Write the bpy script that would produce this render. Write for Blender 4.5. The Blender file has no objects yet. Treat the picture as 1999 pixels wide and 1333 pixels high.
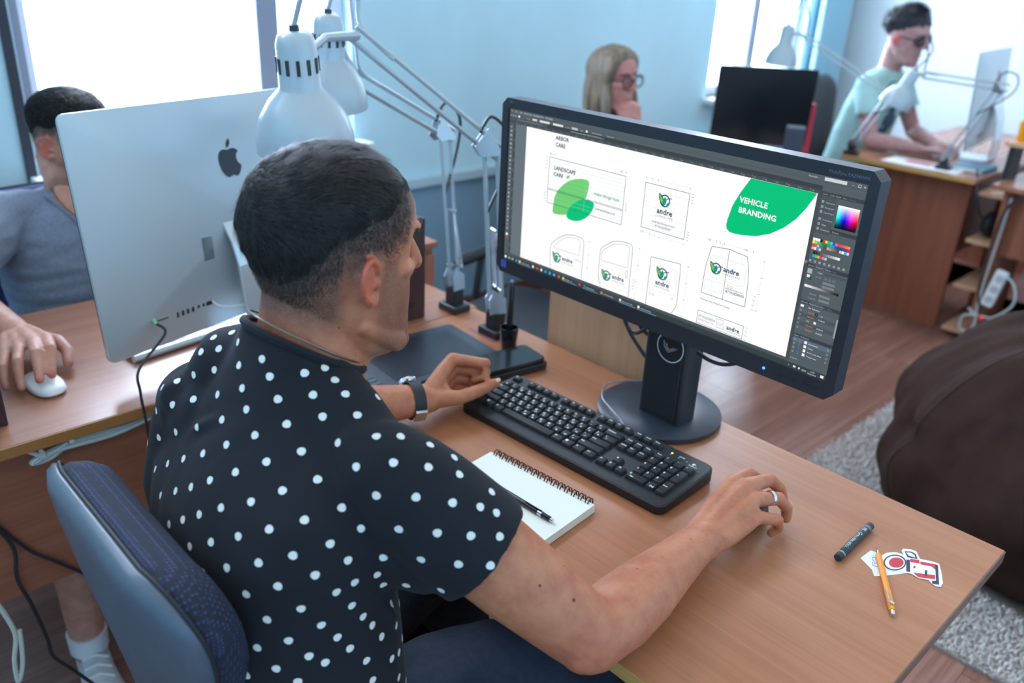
import bpy, bmesh, math, random
import numpy as np
from mathutils import Vector, Matrix, noise
from mathutils.bvhtree import BVHTree
random.seed(7)
SC = bpy.context.scene
COL = SC.collection
V = Vector
PI = math.pi

# ------------------------------------------------------------------ camera
F_PX, CX, CY = 1644.84, 999.5, 666.5
CAM = V((.2061, -1.2590, 1.5142))
RX = V((0.68799235, 0.72425028, 0.04613088))      # image right
RY = V((0.32657778, -0.25220898, -0.91089933))    # image down
RZ = V((-0.64808447, 0.64175709, -0.4100419))     # forward
cd = bpy.data.cameras.new('camera')
cam = bpy.data.objects.new('camera', cd)
COL.objects.link(cam)
cam.matrix_world = Matrix(((RX.x, -RY.x, -RZ.x, CAM.x), (RX.y, -RY.y, -RZ.y, CAM.y), (RX.z, -RY.z, -RZ.z, CAM.z), (0, 0, 0, 1)))
cd.sensor_width = 36
cd.lens = F_PX / 1999 * 36
cd.clip_start = .02
cd.dof.use_dof = True
cd.dof.focus_distance = 1.17
cd.dof.aperture_fstop = 3.2
SC.camera = cam

def at(px, py, x=None, y=None, z=None, t=None):
    d = RX * ((px - CX) / F_PX) + RY * ((py - CY) / F_PX) + RZ
    if x is not None: t = (x - CAM.x) / d.x
    elif y is not None: t = (y - CAM.y) / d.y
    elif z is not None: t = (z - CAM.z) / d.z
    return CAM + d * t

# ------------------------------------------------------------------ world, light, exposure
SC.view_settings.view_transform = 'Standard'
SC.view_settings.look = 'None'
SC.view_settings.gamma = 1
SC.view_settings.use_curve_mapping = False
SC.view_settings.exposure = 0.22
w = bpy.data.worlds.new('world'); SC.world = w
w.use_nodes = True
bg = w.node_tree.nodes['Background']
bg.inputs[0].default_value = (.83, .94, 1.0, 1)
bg.inputs[1].default_value = .88

def area(name, loc, target, sx, sy, power, color):
    l = bpy.data.lights.new(name, 'AREA'); l.shape = 'RECTANGLE'; l.size = sx; l.size_y = sy
    l.energy = power; l.color = color
    o = bpy.data.objects.new(name, l); COL.objects.link(o)
    o.location = loc
    o.rotation_euler = (V(target) - V(loc)).to_track_quat('-Z', 'Y').to_euler()
    return o
# daylight that enters through the two windows of the left wall
area('window_daylight', (-2.78, .035, 1.56), (-.6, .0, 1.0), 1.10, 1.36, 27, (.90, .96, 1))
area('window_daylight', (-2.78, 3.475, 1.56), (-.8, 3.2, 1.0), .98, 1.36, 38, (.90, .96, 1))

# ------------------------------------------------------------------ helpers
ORG = {}
def tag(o, label=None, cat=None, group=None, kind=None):
    if label: o['label'] = label
    if cat: o['category'] = cat
    if group: o['group'] = group
    if kind: o['kind'] = kind
    return o
def thing(name, label, cat, loc, group=None):
    o = bpy.data.objects.new(name, None); COL.objects.link(o)
    o.empty_display_size = .05
    o.location = loc; ORG[o.name] = V(loc)
    return tag(o, label, cat, group)

def lin(c):
    if isinstance(c, str):
        c = tuple(int(c[i:i+2], 16) for i in (0, 2, 4))
    return tuple(((v/255)/12.92 if v/255 <= .04045 else ((v/255+.055)/1.055)**2.4) for v in c) + (1,)

class NT:
    def __init__(s, name):
        s.m = bpy.data.materials.new(name); s.m.use_nodes = True
        s.t = s.m.node_tree; s.b = s.t.nodes['Principled BSDF']
    def n(s, typ, **k):
        o = s.t.nodes.new(typ)
        for a, v in k.items():
            if a in o.inputs.keys(): o.inputs[a].default_value = v
            else: setattr(o, a, v)
        return o
    def l(s, a, b): s.t.links.new(a, b)
MATS = {}
def M(name, col, rough=.5, metal=0., spec=.5, var=0., vscale=20., bump=0., bscale=200., stretch=(1, 1, 1), col2=None, sheen=0., coat=0.):
    """plain procedural material: base colour with noise variation and fine bump"""
    if name in MATS: return MATS[name]
    q = NT(name); b = q.b
    c = lin(col)
    b.inputs['Base Color'].default_value = c
    b.inputs['Roughness'].default_value = rough
    b.inputs['Metallic'].default_value = metal
    b.inputs['Specular IOR Level'].default_value = spec
    if sheen: b.inputs['Sheen Weight'].default_value = sheen
    if coat: b.inputs['Coat Weight'].default_value = coat
    if var or bump or col2:
        tc = q.n('ShaderNodeTexCoord'); mp = q.n('ShaderNodeMapping'); mp.inputs['Scale'].default_value = stretch
        q.l(tc.outputs['Object'], mp.inputs[0])
    if var or col2:
        nz = q.n('ShaderNodeTexNoise', Scale=vscale, Detail=5., Roughness=.6)
        q.l(mp.outputs[0], nz.inputs['Vector'])
        cr = q.n('ShaderNodeValToRGB')
        c2 = lin(col2) if col2 else tuple(max(0, v*(1-var)) for v in c[:3]) + (1,)
        c1 = c if col2 else tuple(min(1, v*(1+var)) for v in c[:3]) + (1,)
        cr.color_ramp.elements[0].color = c2; cr.color_ramp.elements[0].position = .32
        cr.color_ramp.elements[1].color = c1; cr.color_ramp.elements[1].position = .68
        q.l(nz.outputs[0], cr.inputs[0]); q.l(cr.outputs[0], b.inputs['Base Color'])
    if bump:
        nb = q.n('ShaderNodeTexNoise', Scale=bscale, Detail=3.)
        q.l(mp.outputs[0], nb.inputs['Vector'])
        bp = q.n('ShaderNodeBump', Strength=bump, Distance=.002)
        q.l(nb.outputs[0], bp.inputs['Height']); q.l(bp.outputs[0], b.inputs['Normal'])
    MATS[name] = q.m
    return q.m
def wood(name, c1, c2, c3, axis, rough=.38, scale=1.):
    """straight-grained laminate, grain along the given axis"""
    if name in MATS: return MATS[name]
    q = NT(name); b = q.b
    tc = q.n('ShaderNodeTexCoord')
    outs = []
    for k, (fine, cross) in enumerate(((1.2, 26.), (4., 190.), (.6, 5.))):
        mp = q.n('ShaderNodeMapping')
        s = [cross*scale]*3; s['xyz'.index(axis)] = fine*scale
        mp.inputs['Scale'].default_value = s
        q.l(tc.outputs['Object'], mp.inputs[0])
        nz = q.n('ShaderNodeTexNoise', Scale=1., Detail=6., Roughness=.6, Distortion=.25)
        q.l(mp.outputs[0], nz.inputs['Vector']); outs.append(nz.outputs[0])
    mx = q.n('ShaderNodeMix'); mx.inputs[0].default_value = .42
    q.l(outs[0], mx.inputs[2]); q.l(outs[1], mx.inputs[3])
    m2 = q.n('ShaderNodeMix'); m2.inputs[0].default_value = .25
    q.l(mx.outputs[0], m2.inputs[2]); q.l(outs[2], m2.inputs[3])
    cr = q.n('ShaderNodeValToRGB'); e = cr.color_ramp.elements
    e[0].position = .34; e[0].color = lin(c3); e[1].position = .66; e[1].color = lin(c1)
    k = e.new(.5); k.color = lin(c2)
    q.l(m2.outputs[0], cr.inputs[0]); q.l(cr.outputs[0], b.inputs['Base Color'])
    b.inputs['Roughness'].default_value = rough
    bp = q.n('ShaderNodeBump', Strength=.06, Distance=.001)
    q.l(outs[1], bp.inputs['Height']); q.l(bp.outputs[0], b.inputs['Normal'])
    MATS[name] = q.m
    return q.m
def emit(name, col, strength):
    if name in MATS: return MATS[name]
    q = NT(name)
    q.b.inputs['Base Color'].default_value = lin(col)
    q.b.inputs['Emission Color'].default_value = lin(col)
    q.b.inputs['Emission Strength'].default_value = strength
    MATS[name] = q.m
    return q.m

def frame_from(d, up=V((0, 0, 1))):
    d = d.normalized()
    if abs(d.dot(up)) > .98: up = V((1, 0, 0)) if abs(d.x) < .9 else V((0, 1, 0))
    x = up.cross(d).normalized(); y = d.cross(x)
    return x, y, d

class MB:
    def __init__(s, mtx=None):
        s.v = []; s.f = []; s.m = mtx; s.mi = []; s.cm = 0
    def add(s, vs, fs):
        o = len(s.v)
        s.v += [(s.m @ V(p)) if s.m is not None else V(p) for p in vs]
        s.f += [tuple(i+o for i in f) for f in fs]
        s.mi += [s.cm]*len(fs)
        return s
    def box(s, c, d, R=None, top=None):
        """centre, full size; top=(fx,fy) scales the +z face"""
        tx, ty = top or (1, 1)
        vs = []
        for z in (-.5, .5):
            kx, ky = (tx, ty) if z > 0 else (1, 1)
            for x, y in ((-.5, -.5), (.5, -.5), (.5, .5), (-.5, .5)):
                p = V((x*d[0]*kx, y*d[1]*ky, z*d[2]))
                vs.append((R @ p if R is not None else p) + V(c))
        return s.add(vs, [(3, 2, 1, 0), (4, 5, 6, 7), (0, 1, 5, 4), (1, 2, 6, 5), (2, 3, 7, 6), (3, 0, 4, 7)])
    def bb(s, a, b):
        a, b = V(a), V(b)
        return s.box((a+b)/2, (abs(b.x-a.x), abs(b.y-a.y), abs(b.z-a.z)))
    def rbox(s, a, b, r, axis='z', n=5):
        """box with the four edges parallel to the axis rounded"""
        i = 'xyz'.index(axis); j, k = [(1, 2), (2, 0), (0, 1)][i]
        a, b = V(a), V(b)
        poly = rrect(min(a[j], b[j]), min(a[k], b[k]), max(a[j], b[j]), max(a[k], b[k]), r, n)
        lo, hi = min(a[i], b[i]), max(a[i], b[i])
        rings = []
        for h in (lo, hi):
            ring = []
            for u, w_ in poly:
                p = [0, 0, 0]; p[i] = h; p[j] = u; p[k] = w_; ring.append(p)
            rings.append(ring)
        return s.loft(rings)
    def loft(s, rings, caps=True, closed=True):
        n = len(rings[0]); vs = [p for r in rings for p in r]; fs = []
        for i in range(len(rings)-1):
            for j in range(n if closed else n-1):
                a = i*n+j; b = i*n+(j+1) % n
                fs.append((a, b, b+n, a+n))
        if caps:
            fs.append(tuple(range(n-1, -1, -1)))
            fs.append(tuple((len(rings)-1)*n+j for j in range(n)))
        return s.add(vs, fs)
    def tube(s, pts, r, n=8, caps=True, up=V((0, 0, 1)), asp=1., rnd=False):
        pts = [V(p) for p in pts]
        k = len(pts)
        rr = list(r) if hasattr(r, '__len__') else [r]*k
        if rnd:   # round ends
            d0 = (pts[0]-pts[1]).normalized(); d1 = (pts[-1]-pts[-2]).normalized()
            A = []; ra = []; B = []; rb = []
            for a in (80, 55, 28):
                c_, s_ = math.cos(math.radians(a)), math.sin(math.radians(a))
                A.append(pts[0]+d0*rr[0]*s_); ra.append(rr[0]*c_)
            for a in (28, 55, 80):
                c_, s_ = math.cos(math.radians(a)), math.sin(math.radians(a))
                B.append(pts[-1]+d1*rr[-1]*s_); rb.append(rr[-1]*c_)
            pts = A+pts+B; rr = ra+rr+rb; k = len(pts)
        rings = []; x = None
        for i in range(k):
            d = (pts[min(i+1, k-1)]-pts[max(i-1, 0)])
            if d.length < 1e-9: d = V((0, 0, 1))
            d.normalize()
            if x is None: x, y, _ = frame_from(d, up)
            else:
                x = x-d*x.dot(d)
                x = x.normalized() if x.length > 1e-6 else frame_from(d, up)[0]
                y = d.cross(x)
            rings.append([pts[i]+x*(rr[i]*math.cos(2*PI*j/n))+y*(rr[i]*asp*math.sin(2*PI*j/n)) for j in range(n)])
        return s.loft(rings, caps)
    def lathe(s, prof, o=(0, 0, 0), d=(0, 0, 1), n=24, caps=False):
        o = V(o); x, y, z = frame_from(V(d))
        rings = [[o+x*(r*math.cos(2*PI*j/n))+y*(r*math.sin(2*PI*j/n))+z*h for j in range(n)] for r, h in prof]
        return s.loft(rings, caps)
    def disc(s, o, d, r, h, n=20):
        return s.lathe([(r, 0), (r, h)], o, d, n, True)
    def prism(s, poly, z0, z1, P=None):
        """polygon in uv extruded in w; P maps (u,v,w) to a point"""
        P = P or (lambda u, v_, w_: V((u, v_, w_)))
        n = len(poly)
        vs = [P(u, v_, z0) for u, v_ in poly]+[P(u, v_, z1) for u, v_ in poly]
        fs = [tuple(range(n-1, -1, -1)), tuple(range(n, 2*n))]+[(i, (i+1) % n, n+(i+1) % n, n+i) for i in range(n)]
        return s.add(vs, fs)
    def ell(s, c, r, R=None, n=14, m=9):
        rings = []
        for i in range(m+1):
            t = PI*(i+.001)/(m+.002)-PI/2
            ring = []
            for j in range(n):
                a = 2*PI*j/n
                p = V((r[0]*math.cos(t)*math.cos(a), r[1]*math.cos(t)*math.sin(a), r[2]*math.sin(t)))
                ring.append((R @ p if R is not None else p)+V(c))
            rings.append(ring)
        return s.loft(rings)
    def mesh(s, name, org):
        me = bpy.data.meshes.new(name)
        me.from_pydata([p-org for p in s.v], [], s.f)
        return me
    def build(s, name, mat, parent=None, smooth=False, bevel=0., seg=2, loc=None, sub=0, ang=40):
        org = ORG[parent.name] if parent is not None else V(loc) if loc is not None else V((0, 0, 0))
        me = s.mesh(name, org)
        mats = mat if isinstance(mat, (list, tuple)) else [mat]
        for x in mats: me.materials.append(x)
        if len(mats) > 1: me.polygons.foreach_set('material_index', s.mi)
        if smooth:
            me.polygons.foreach_set('use_smooth', [True]*len(me.polygons))
            if ang < 180: me.set_sharp_from_angle(angle=math.radians(ang))
        bm_fix(me)
        o = bpy.data.objects.new(name, me); COL.objects.link(o)
        if parent is not None: o.parent = parent
        else: o.location = org
        ORG[o.name] = org
        if bevel:
            bv = o.modifiers.new('bevel', 'BEVEL'); bv.width = bevel; bv.segments = seg; bv.limit_method = 'ANGLE'
            bv.harden_normals = False
        if sub:
            sb = o.modifiers.new('sub', 'SUBSURF'); sb.levels = sub; sb.render_levels = sub
        return o
def bm_fix(me):
    bm = bmesh.new(); bm.from_mesh(me)
    bmesh.ops.recalc_face_normals(bm, faces=bm.faces)
    bm.to_mesh(me); bm.free()

def rrect(x0, y0, x1, y1, r, n=5):
    pts = []
    for cx, cy, a0 in ((x1-r, y1-r, 0), (x0+r, y1-r, 90), (x0+r, y0+r, 180), (x1-r, y0+r, 270)):
        for i in range(n+1):
            a = math.radians(a0+90*i/n)
            pts.append((cx+r*math.cos(a), cy+r*math.sin(a)))
    return pts
def bez(pts, n=8):
    """Catmull-Rom through points"""
    pts = [V(p) for p in pts]; out = []
    for i in range(len(pts)-1):
        p0 = pts[max(i-1, 0)]; p1 = pts[i]; p2 = pts[i+1]; p3 = pts[min(i+2, len(pts)-1)]
        for k in range(n):
            t = k/n
            out.append(.5*((2*p1)+(p2-p0)*t+(2*p0-5*p1+4*p2-p3)*t*t+(3*p1-p0-3*p2+p3)*t**3))
    out.append(pts[-1])
    return out
_txt = {}
def text2d(s, size, offset=0., align='LEFT', space=1.):
    """flat lettering as (verts, faces) in the xy plane"""
    key = (s, offset, align, space)
    if key not in _txt:
        cu = bpy.data.curves.new('lettering', 'FONT'); cu.body = s; cu.size = 1; cu.resolution_u = 2
        cu.align_x = align; cu.offset = offset; cu.space_character = space
        ob = bpy.data.objects.new('lettering', cu)
        me = bpy.data.meshes.new_from_object(ob)
        _txt[key] = ([v.co.copy() for v in me.vertices], [tuple(p.vertices) for p in me.polygons])
        bpy.data.objects.remove(ob); bpy.data.curves.remove(cu); bpy.data.meshes.remove(me)
    vs, fs = _txt[key]
    return [v*size for v in vs], fs
def setmat(o, i, m): o.data.materials[i] = m
# ------------------------------------------------------------------ the room
def struct(o):
    o['kind'] = 'structure'; return o
WX, BY = -2.6, 4.45          # left wall plane, back wall plane
m_wall = M('wall_paint_blue', (200, 236, 249), .85, var=.03, vscale=3, bump=.05, bscale=400)
m_wall2 = M('wall_slate_blue', (138, 176, 200), .8, var=.04, vscale=4, bump=.05, bscale=300)
m_wallw = M('wall_paint_white', (222, 232, 238), .85, var=.02, vscale=3)
m_trim = M('trim_paint', (190, 218, 230), .55)
m_frame = M('window_frame_paint', (150, 158, 178), .45)
m_framew = M('window_frame_white', (224, 230, 238), .45)
m_sky = emit('overcast_sky', (218, 231, 255), 7.0)
m_floor = wood('floor_laminate', (168, 126, 112), (140, 100, 88), (110, 76, 66), 'y', rough=.26, scale=.7)
m_floor2 = wood('floor_laminate_dark', (150, 112, 100), (124, 88, 76), (96, 64, 56), 'y', rough=.34, scale=.8)

fl = MB(); fl.bb((-2.75, -2.6, -.05), (2.6, 4.6, -.004))
fl = struct(fl.build('floor', m_floor2, loc=(0, 0, 0)))
pw, plen = .192, 1.28
pl = MB(); pl.bb((-pw/2+.0008, -plen/2+.0008, -.006), (pw/2-.0008, plen/2-.0008, 0))
pm = None
ix = 0
x = WX+pw/2
while x < 2.3:
    y = -2.4+(ix*.43) % plen - plen/2
    while y-plen/2 < BY:
        if y+plen/2 > -1.9:
            if pm is None:
                first = pl.build('plank', m_floor, fl, bevel=.0012, seg=1); pm = first.data; o = first
            else:
                o = bpy.data.objects.new('plank', pm); COL.objects.link(o); o.parent = fl
            if y+plen/2 > BY: y = BY-plen/2
            o.location = (x, y, 0)
        y += plen
    x += pw; ix += 1

# left wall with two window openings: y ranges and sill
W1 = (-.53, .60); W2 = (2.97, 3.98); SILL, HEAD = .86, 2.25
wl = MB()
T = .22
ys = [-2.6, W1[0], W1[1], W2[0], W2[1], BY+T]
for i in range(5):
    if i in (1, 3):
        wl.bb((WX-T, ys[i], 0), (WX, ys[i+1], SILL)); wl.bb((WX-T, ys[i], HEAD), (WX, ys[i+1], 2.7))
    else: wl.bb((WX-T, ys[i], 0), (WX, ys[i+1], 2.7))
wl = struct(wl.build('wall_left', m_wall, loc=(WX, 0, 0)))
lo = MB(); lo.bb((WX, -2.6, .0), (WX+.006, BY, .63))
lo.build('lower_wall_panel', m_wall2, wl)  # thin panel below the trim, a darker and greyer blue than above
wb = MB(); wb.bb((WX, BY, 0), (2.6, BY+T, 2.7)); struct(wb.build('wall_back', m_wallw, loc=(0, BY, 0)))
wb = MB(); wb.bb((WX-T, -2.6-T, 0), (2.6+T, -2.6, 2.7)); struct(wb.build('wall_front', m_wall, loc=(0, -2.6, 0)))
wb = MB(); wb.bb((2.6, -2.6, 0), (2.6+T, BY+T, 2.7)); struct(wb.build('wall_right', m_wall, loc=(2.6, 0, 0)))
tr = MB(); tr.bb((WX+.006, -2.6, .632), (WX+.034, BY, .672)); tr.bb((WX+.006, -2.6, .672), (WX+.026, BY, .678))
struct(tr.build('trim_1', m_trim, loc=(WX, 0, .63), bevel=.003))
bs = MB(); bs.bb((WX+.006, -2.6, 0), (WX+.022, BY, .07)); struct(bs.build('baseboard_left', M('baseboard_brown', (112, 74, 60), .5), loc=(WX, 0, 0), bevel=.003))
bs = MB(); bs.bb((WX, BY-.016, 0), (2.6, BY, .07)); struct(bs.build('baseboard_back', MATS['baseboard_brown'], loc=(0, BY, 0), bevel=.003))

m_glass = NT('window_glass')
_tr = m_glass.n('ShaderNodeBsdfTransparent'); _gl = m_glass.n('ShaderNodeBsdfGlossy', Roughness=.02); _mx = m_glass.n('ShaderNodeMixShader')
_mx.inputs[0].default_value = .05
m_glass.l(_tr.outputs[0], _mx.inputs[1]); m_glass.l(_gl.outputs[0], _mx.inputs[2]); m_glass.l(_mx.outputs[0], m_glass.t.nodes['Material Output'].inputs[0])
m_glass = m_glass.m
def window(i, W, mulls, dark_left):
    y0, y1 = W
    o = MB(); s = .055
    xf0, xf1 = WX-.12, WX-.05
    o.bb((xf0, y0, SILL), (xf1, y0+s, HEAD)); o.bb((xf0, y1-s, SILL), (xf1, y1, HEAD))
    o.bb((xf0, y0+s, SILL), (xf1, y1-s, SILL+s)); o.bb((xf0, y0+s, HEAD-s), (xf1, y1-s, HEAD))
    root = struct(o.build('window_%d' % i, m_framew, loc=(WX, y0, SILL), bevel=.004))
    edges = [y0+s]
    for m_, wd in mulls:
        b = MB(); b.bb((xf0-.01, m_-wd/2, SILL+s), (xf1+.012, m_+wd/2, HEAD-s)); b.build('mullion', m_frame, root, bevel=.004)
        edges += [m_-wd/2, m_+wd/2]
    edges.append(y1-s)
    for k in range(0, len(edges), 2):
        p = MB(); p.bb((WX-.09, edges[k], SILL+s), (WX-.086, edges[k+1], HEAD-s)); p.build('pane', m_glass, root)
    b = MB(); b.bb((WX-.05, y0-.03, SILL-.03), (WX+.10, y1+.03, SILL)); b.build('window_sill', m_framew, root, bevel=.005)
    if dark_left:
        b = MB(); b.bb((WX, y0-.035, .09), (WX+.012, y0-.008, HEAD)); b.build('reveal_strip', M('dark_seal', (52, 58, 70), .6), root)
        b = MB(); b.bb((WX-.05, y0, SILL), (WX-.001, y0+.022, HEAD)); b.build('frame_edge', m_frame, root)
    return root
window(1, W1, [(.285, .085)], True)
window(2, W2, [(3.44, .08)], False)
# bright overcast sky outside the windows
sk = MB(); sk.bb((WX-1.32, -4, -1), (WX-1.3, 7, 5.5))
struct(sk.build('sky_backdrop', m_sky, loc=(WX-1.3, 0, 0)))
# pale curtain hanging in the corner between window and back wall
cu = MB(); rings = []
for z in (.03, .6, 1.2, 2.3):
    ring = []
    for k in range(49):
        u = k/48
        ring.append((WX+.07+.028*math.sin(u*2*PI*7)*(1-.15*z), 4.0+u*.40, z))
    for k in range(48, -1, -1):
        p = ring[k]; ring.append((p[0]-.004, p[1], p[2]))
    rings.append(ring)
cu.loft(rings)
tag(cu.build('curtain', M('curtain_cloth', (176, 218, 236), .8), loc=(WX+.07, 4.2, 0), smooth=True),
    'pale blue curtain hanging in the corner beside the far window', 'curtain')
# ------------------------------------------------------------------ desks
DZ = .75
m_desk = wood('desk_beech_laminate', (180, 124, 90), (169, 111, 77), (151, 94, 61), 'x', rough=.36)
m_desk_y = wood('desk_beech_laminate_y', (172, 122, 98), (160, 108, 84), (142, 90, 68), 'y', rough=.27)
m_desk_y.node_tree.nodes['Principled BSDF'].inputs['Specular IOR Level'].default_value = .9
m_edge = wood('edge_banding', (206, 170, 104), (196, 156, 92), (180, 138, 80), 'x', rough=.4)
m_edge_y = wood('edge_banding_y', (176, 126, 72), (164, 114, 64), (146, 98, 54), 'y', rough=.4)
m_panel = wood('desk_panel_laminate', (178, 114, 90), (160, 100, 78), (136, 82, 64), 'z', rough=.45)
m_panel_y = wood('desk_panel_laminate_y', (170, 108, 82), (152, 94, 70), (130, 78, 58), 'y', rough=.45)
m_lightwood = wood('pale_beech_laminate', (224, 186, 150), (212, 172, 136), (196, 154, 118), 'z', rough=.42)
m_black = M('black_plastic', (36, 41, 47), .42, bump=.05, bscale=900)
m_blackg = M('black_gloss', (26, 31, 37), .16)
m_blackm = M('black_matt', (33, 38, 44), .62)
m_white = M('white_plastic', (228, 236, 240), .35)
m_alu = M('brushed_aluminium', (196, 208, 216), .36, metal=.85)
m_chrome = M('chrome', (210, 218, 226), .14, metal=1)
m_greycable = M('grey_cable', (186, 200, 200), .5)
m_blkcable = M('black_cable', (40, 44, 50), .4)

nd = thing('desk', 'beech desk with the wide black monitor and black keyboard on it', 'desk', (-.6, -.305, 0))
b = MB(); b.bb((-1.199, -.61, .7285), (0, 0, DZ)); dtop = b.build('tabletop', m_desk, nd, bevel=.0012, seg=1)
b = MB(); b.bb((-1.199, -.6115, .7295), (-.002, -.6102, DZ-.0012)); b.build('edge_band', m_edge, dtop)
b = MB(); b.bb((.0002, -.609, .7295), (.0015, -.001, DZ-.0012)); b.build('edge_band', wood('edge_banding_dark', (128, 92, 76), (112, 80, 66), (96, 66, 54), 'y'), dtop)
for xx in (-1.17, -.15):
    b = MB(); b.bb((xx, -.56, 0), (xx+.022, -.04, .7285)); b.build('side_panel', m_panel, nd)
b = MB(); b.bb((-1.148, -.075, .36), (-.15, -.057, .7285)); b.build('modesty_panel', m_panel, nd)

ld = thing('desk', 'beech desk carrying the silver all-in-one computer, seen at the left edge', 'desk', (-1.49, -.85, 0))
b = MB(); b.bb((-1.777, -1.75, .7285), (-1.2045, .012, DZ)); lt = b.build('tabletop', m_desk_y, ld, bevel=.0012, seg=1)
b = MB(); b.bb((-1.2042, -1.748, .7292), (-1.2022, .01, DZ-.001)); b.build('edge_band', m_edge_y, lt)
b = MB(); b.bb((-1.262, -1.72, .43), (-1.244, -.02, .7285)); b.build('modesty_panel', m_panel_y, ld)
for yy in (-1.72, -.02):
    b = MB(); b.bb((-1.75, yy-.011, 0), (-1.264, yy+.011, .7285)); b.build('side_panel', m_panel, ld)

# pale board standing behind the desk
cb = thing('screen_board', 'pale beech upright board standing right behind the desk under the wide monitor', 'board', (-.82, .035, 0))
b = MB(); b.bb((-.975, .022, .012), (-.672, .044, .952)); b.build('board', m_lightwood, cb, bevel=.002)
for x_ in (-.94, -.73):
    b = MB(); b.bb((x_, .005, 0), (x_+.03, .20, .014)); b.build('foot', m_panel, cb, bevel=.002)

# ------------------------------------------------------------------ wide monitor
MX, MY, MZ = -.5813, -.1808, 1.1331
mon = thing('monitor', 'wide black monitor showing a design layout, on a round foot', 'monitor', (-.595, -.085, DZ))
hw, hh = .3365, .142
bz = MB()
bl, bt, bb_ = .0155, .018, .0265
O = [(MX-hw-bl, MZ-hh-bb_), (MX+hw+bl, MZ-hh-bb_), (MX+hw+bl, MZ+hh+bt), (MX-hw-bl, MZ+hh+bt)]
I = [(MX-hw, MZ-hh), (MX+hw, MZ-hh), (MX+hw, MZ+hh), (MX-hw, MZ+hh)]
yf, yb = MY-.004, MY+.026
cut = .012
O2 = []
for i, (x_, z_) in enumerate(O):     # slightly chamfered outer corners
    sx = 1 if i in (1, 2) else -1; sz = 1 if i > 1 else -1
    a = (x_-sx*cut, z_); c = (x_, z_-sz*cut)
    O2 += [a, c] if i in (1, 3) else [c, a]
I2 = [p for p in I for _ in (0, 1)]
rings = [[(x_, MY+.001, z_) for x_, z_ in I2], [(x_, yf, z_) for x_, z_ in I2], [(x_, yf, z_) for x_, z_ in O2], [(x_, yb, z_) for x_, z_ in O2]]
bz.loft(rings, caps=False)
bez_o = bz.build('bezel', M('monitor_bezel', (36, 43, 52), .4, bump=.04, bscale=1200), mon, bevel=.0015)
hs = MB()
rings = [[(MX+(x_-MX)*k, y_, MZ+(z_-MZ)*k) for x_, z_ in O2] for k, y_ in ((.998, yb-.001), (.97, yb+.008), (.86, yb+.022), (.62, yb+.036))]
hs.loft(rings)
hs.build('back_housing', m_black, mon, smooth=True, ang=30)
led = MB(); led.disc(at(1491, 718, y=yf-.0004), (0, -1, 0), .0022, .001, 10); led.build('power_light', emit('blue_led', (70, 110, 255), 3), bez_o)
lb = MB(); p = at(983, 512, y=yf); lb.bb((p.x-.006, yf-.001, p.z-.009), (p.x+.008, yf, p.z+.006)); lb.build('label', M('label_blue', (58, 96, 190), .4), bez_o)
def on_front(mb, s, px, py, size, y_, off=0., space=1.):
    p = at(px, py, y=y_)
    vs, fs = text2d(s, size, off, 'LEFT', space)
    mb.add([(p.x+v.x, y_, p.z+v.y) for v in vs], fs)
for s_, px, py, sz in (('MultiSync EA294WMi', 1618, 336, .0064), ('NEC', 994, 200, .006)):
    tx = MB(); on_front(tx, s_, px, py, sz, yf-.0003); tx.build('lettering', M('bezel_print', (96, 116, 140), .4), bez_o)
bt_ = MB()
for px, py in ((1526, 733), (1549, 742), (1572, 750), (1590, 757)):
    p = at(px, py, y=yf-.0003); bt_.bb((p.x-.004, yf-.0012, p.z-.0012), (p.x+.004, yf-.0002, p.z+.0012))
bt_.build('control_buttons', m_blackm, bez_o)
# stand
sx0, sx1, sy0, sy1 = -.612, -.521, -.112, -.056
st = MB(); st.rbox((sx0, sy0, .762), (sx1, sy1, .985), .008, 'z', 3); stc = st.build('stand_column', m_black, mon, smooth=True, ang=30)
st = MB(); st.bb((sx0+.008, sy0-.003, .775), (sx1-.008, sy0+.001, .985)); st.build('column_cover', m_blackm, stc, bevel=.002)
st = MB(); st.bb((-.64, -.118, .985), (-.52, MY+.06, 1.08)); st.build('tilt_bracket', m_black, mon, bevel=.004)
st = MB(); st.lathe([(0, 0), (.112, 0), (.116, .003), (.116, .010), (.110, .0145), (.06, .0165), (0, .0168)], (-.592, -.070, DZ+.0002), n=64)
st.build('round_foot', M('foot_plastic', (44, 52, 64), .38), mon, smooth=True, ang=35)
# round sticker with coloured chevrons on the column
sc_ = at(1309, 678, y=sy0-.0035)
rg = MB()
n = 40
for r0, r1 in ((.0265, .0285),):
    vs = [(sc_.x+r_*math.sin(2*PI*k/n), sc_.y-.0006, sc_.z+r_*math.cos(2*PI*k/n)) for k in range(n) for r_ in (r0, r1)]
    rg.add(vs, [(2*k, 2*k+1, (2*k+3) % (2*n), (2*k+2) % (2*n)) for k in range(n)])
rg.build('sticker_ring', M('sticker_white', (226, 236, 240), .4), stc)
chv = MB(); cols = []
for k, (rad, cc) in enumerate(((.0165, (70, 130, 220)), (.0125, (230, 120, 60)), (.0088, (235, 180, 60)), )):
    chv.cm = k
    pts = [(-rad*.9, rad*.55), (-rad*.78, -rad*.1), (-rad*.2, -rad*.62), (rad*.9, rad*.1)]
    for (a, c_), (d_, e_) in zip(pts[:-1], pts[1:]):
        dx, dz = d_-a, e_-c_; L = math.hypot(dx, dz); nx, nz_ = -dz/L*.0011, dx/L*.0011
        chv.add([(sc_.x+q[0], sc_.y-.0007, sc_.z+q[1]) for q in ((a+nx, c_+nz_), (a-nx, c_-nz_), (d_-nx, e_-nz_), (d_+nx, e_+nz_))], [(0, 1, 2, 3)])
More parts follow.
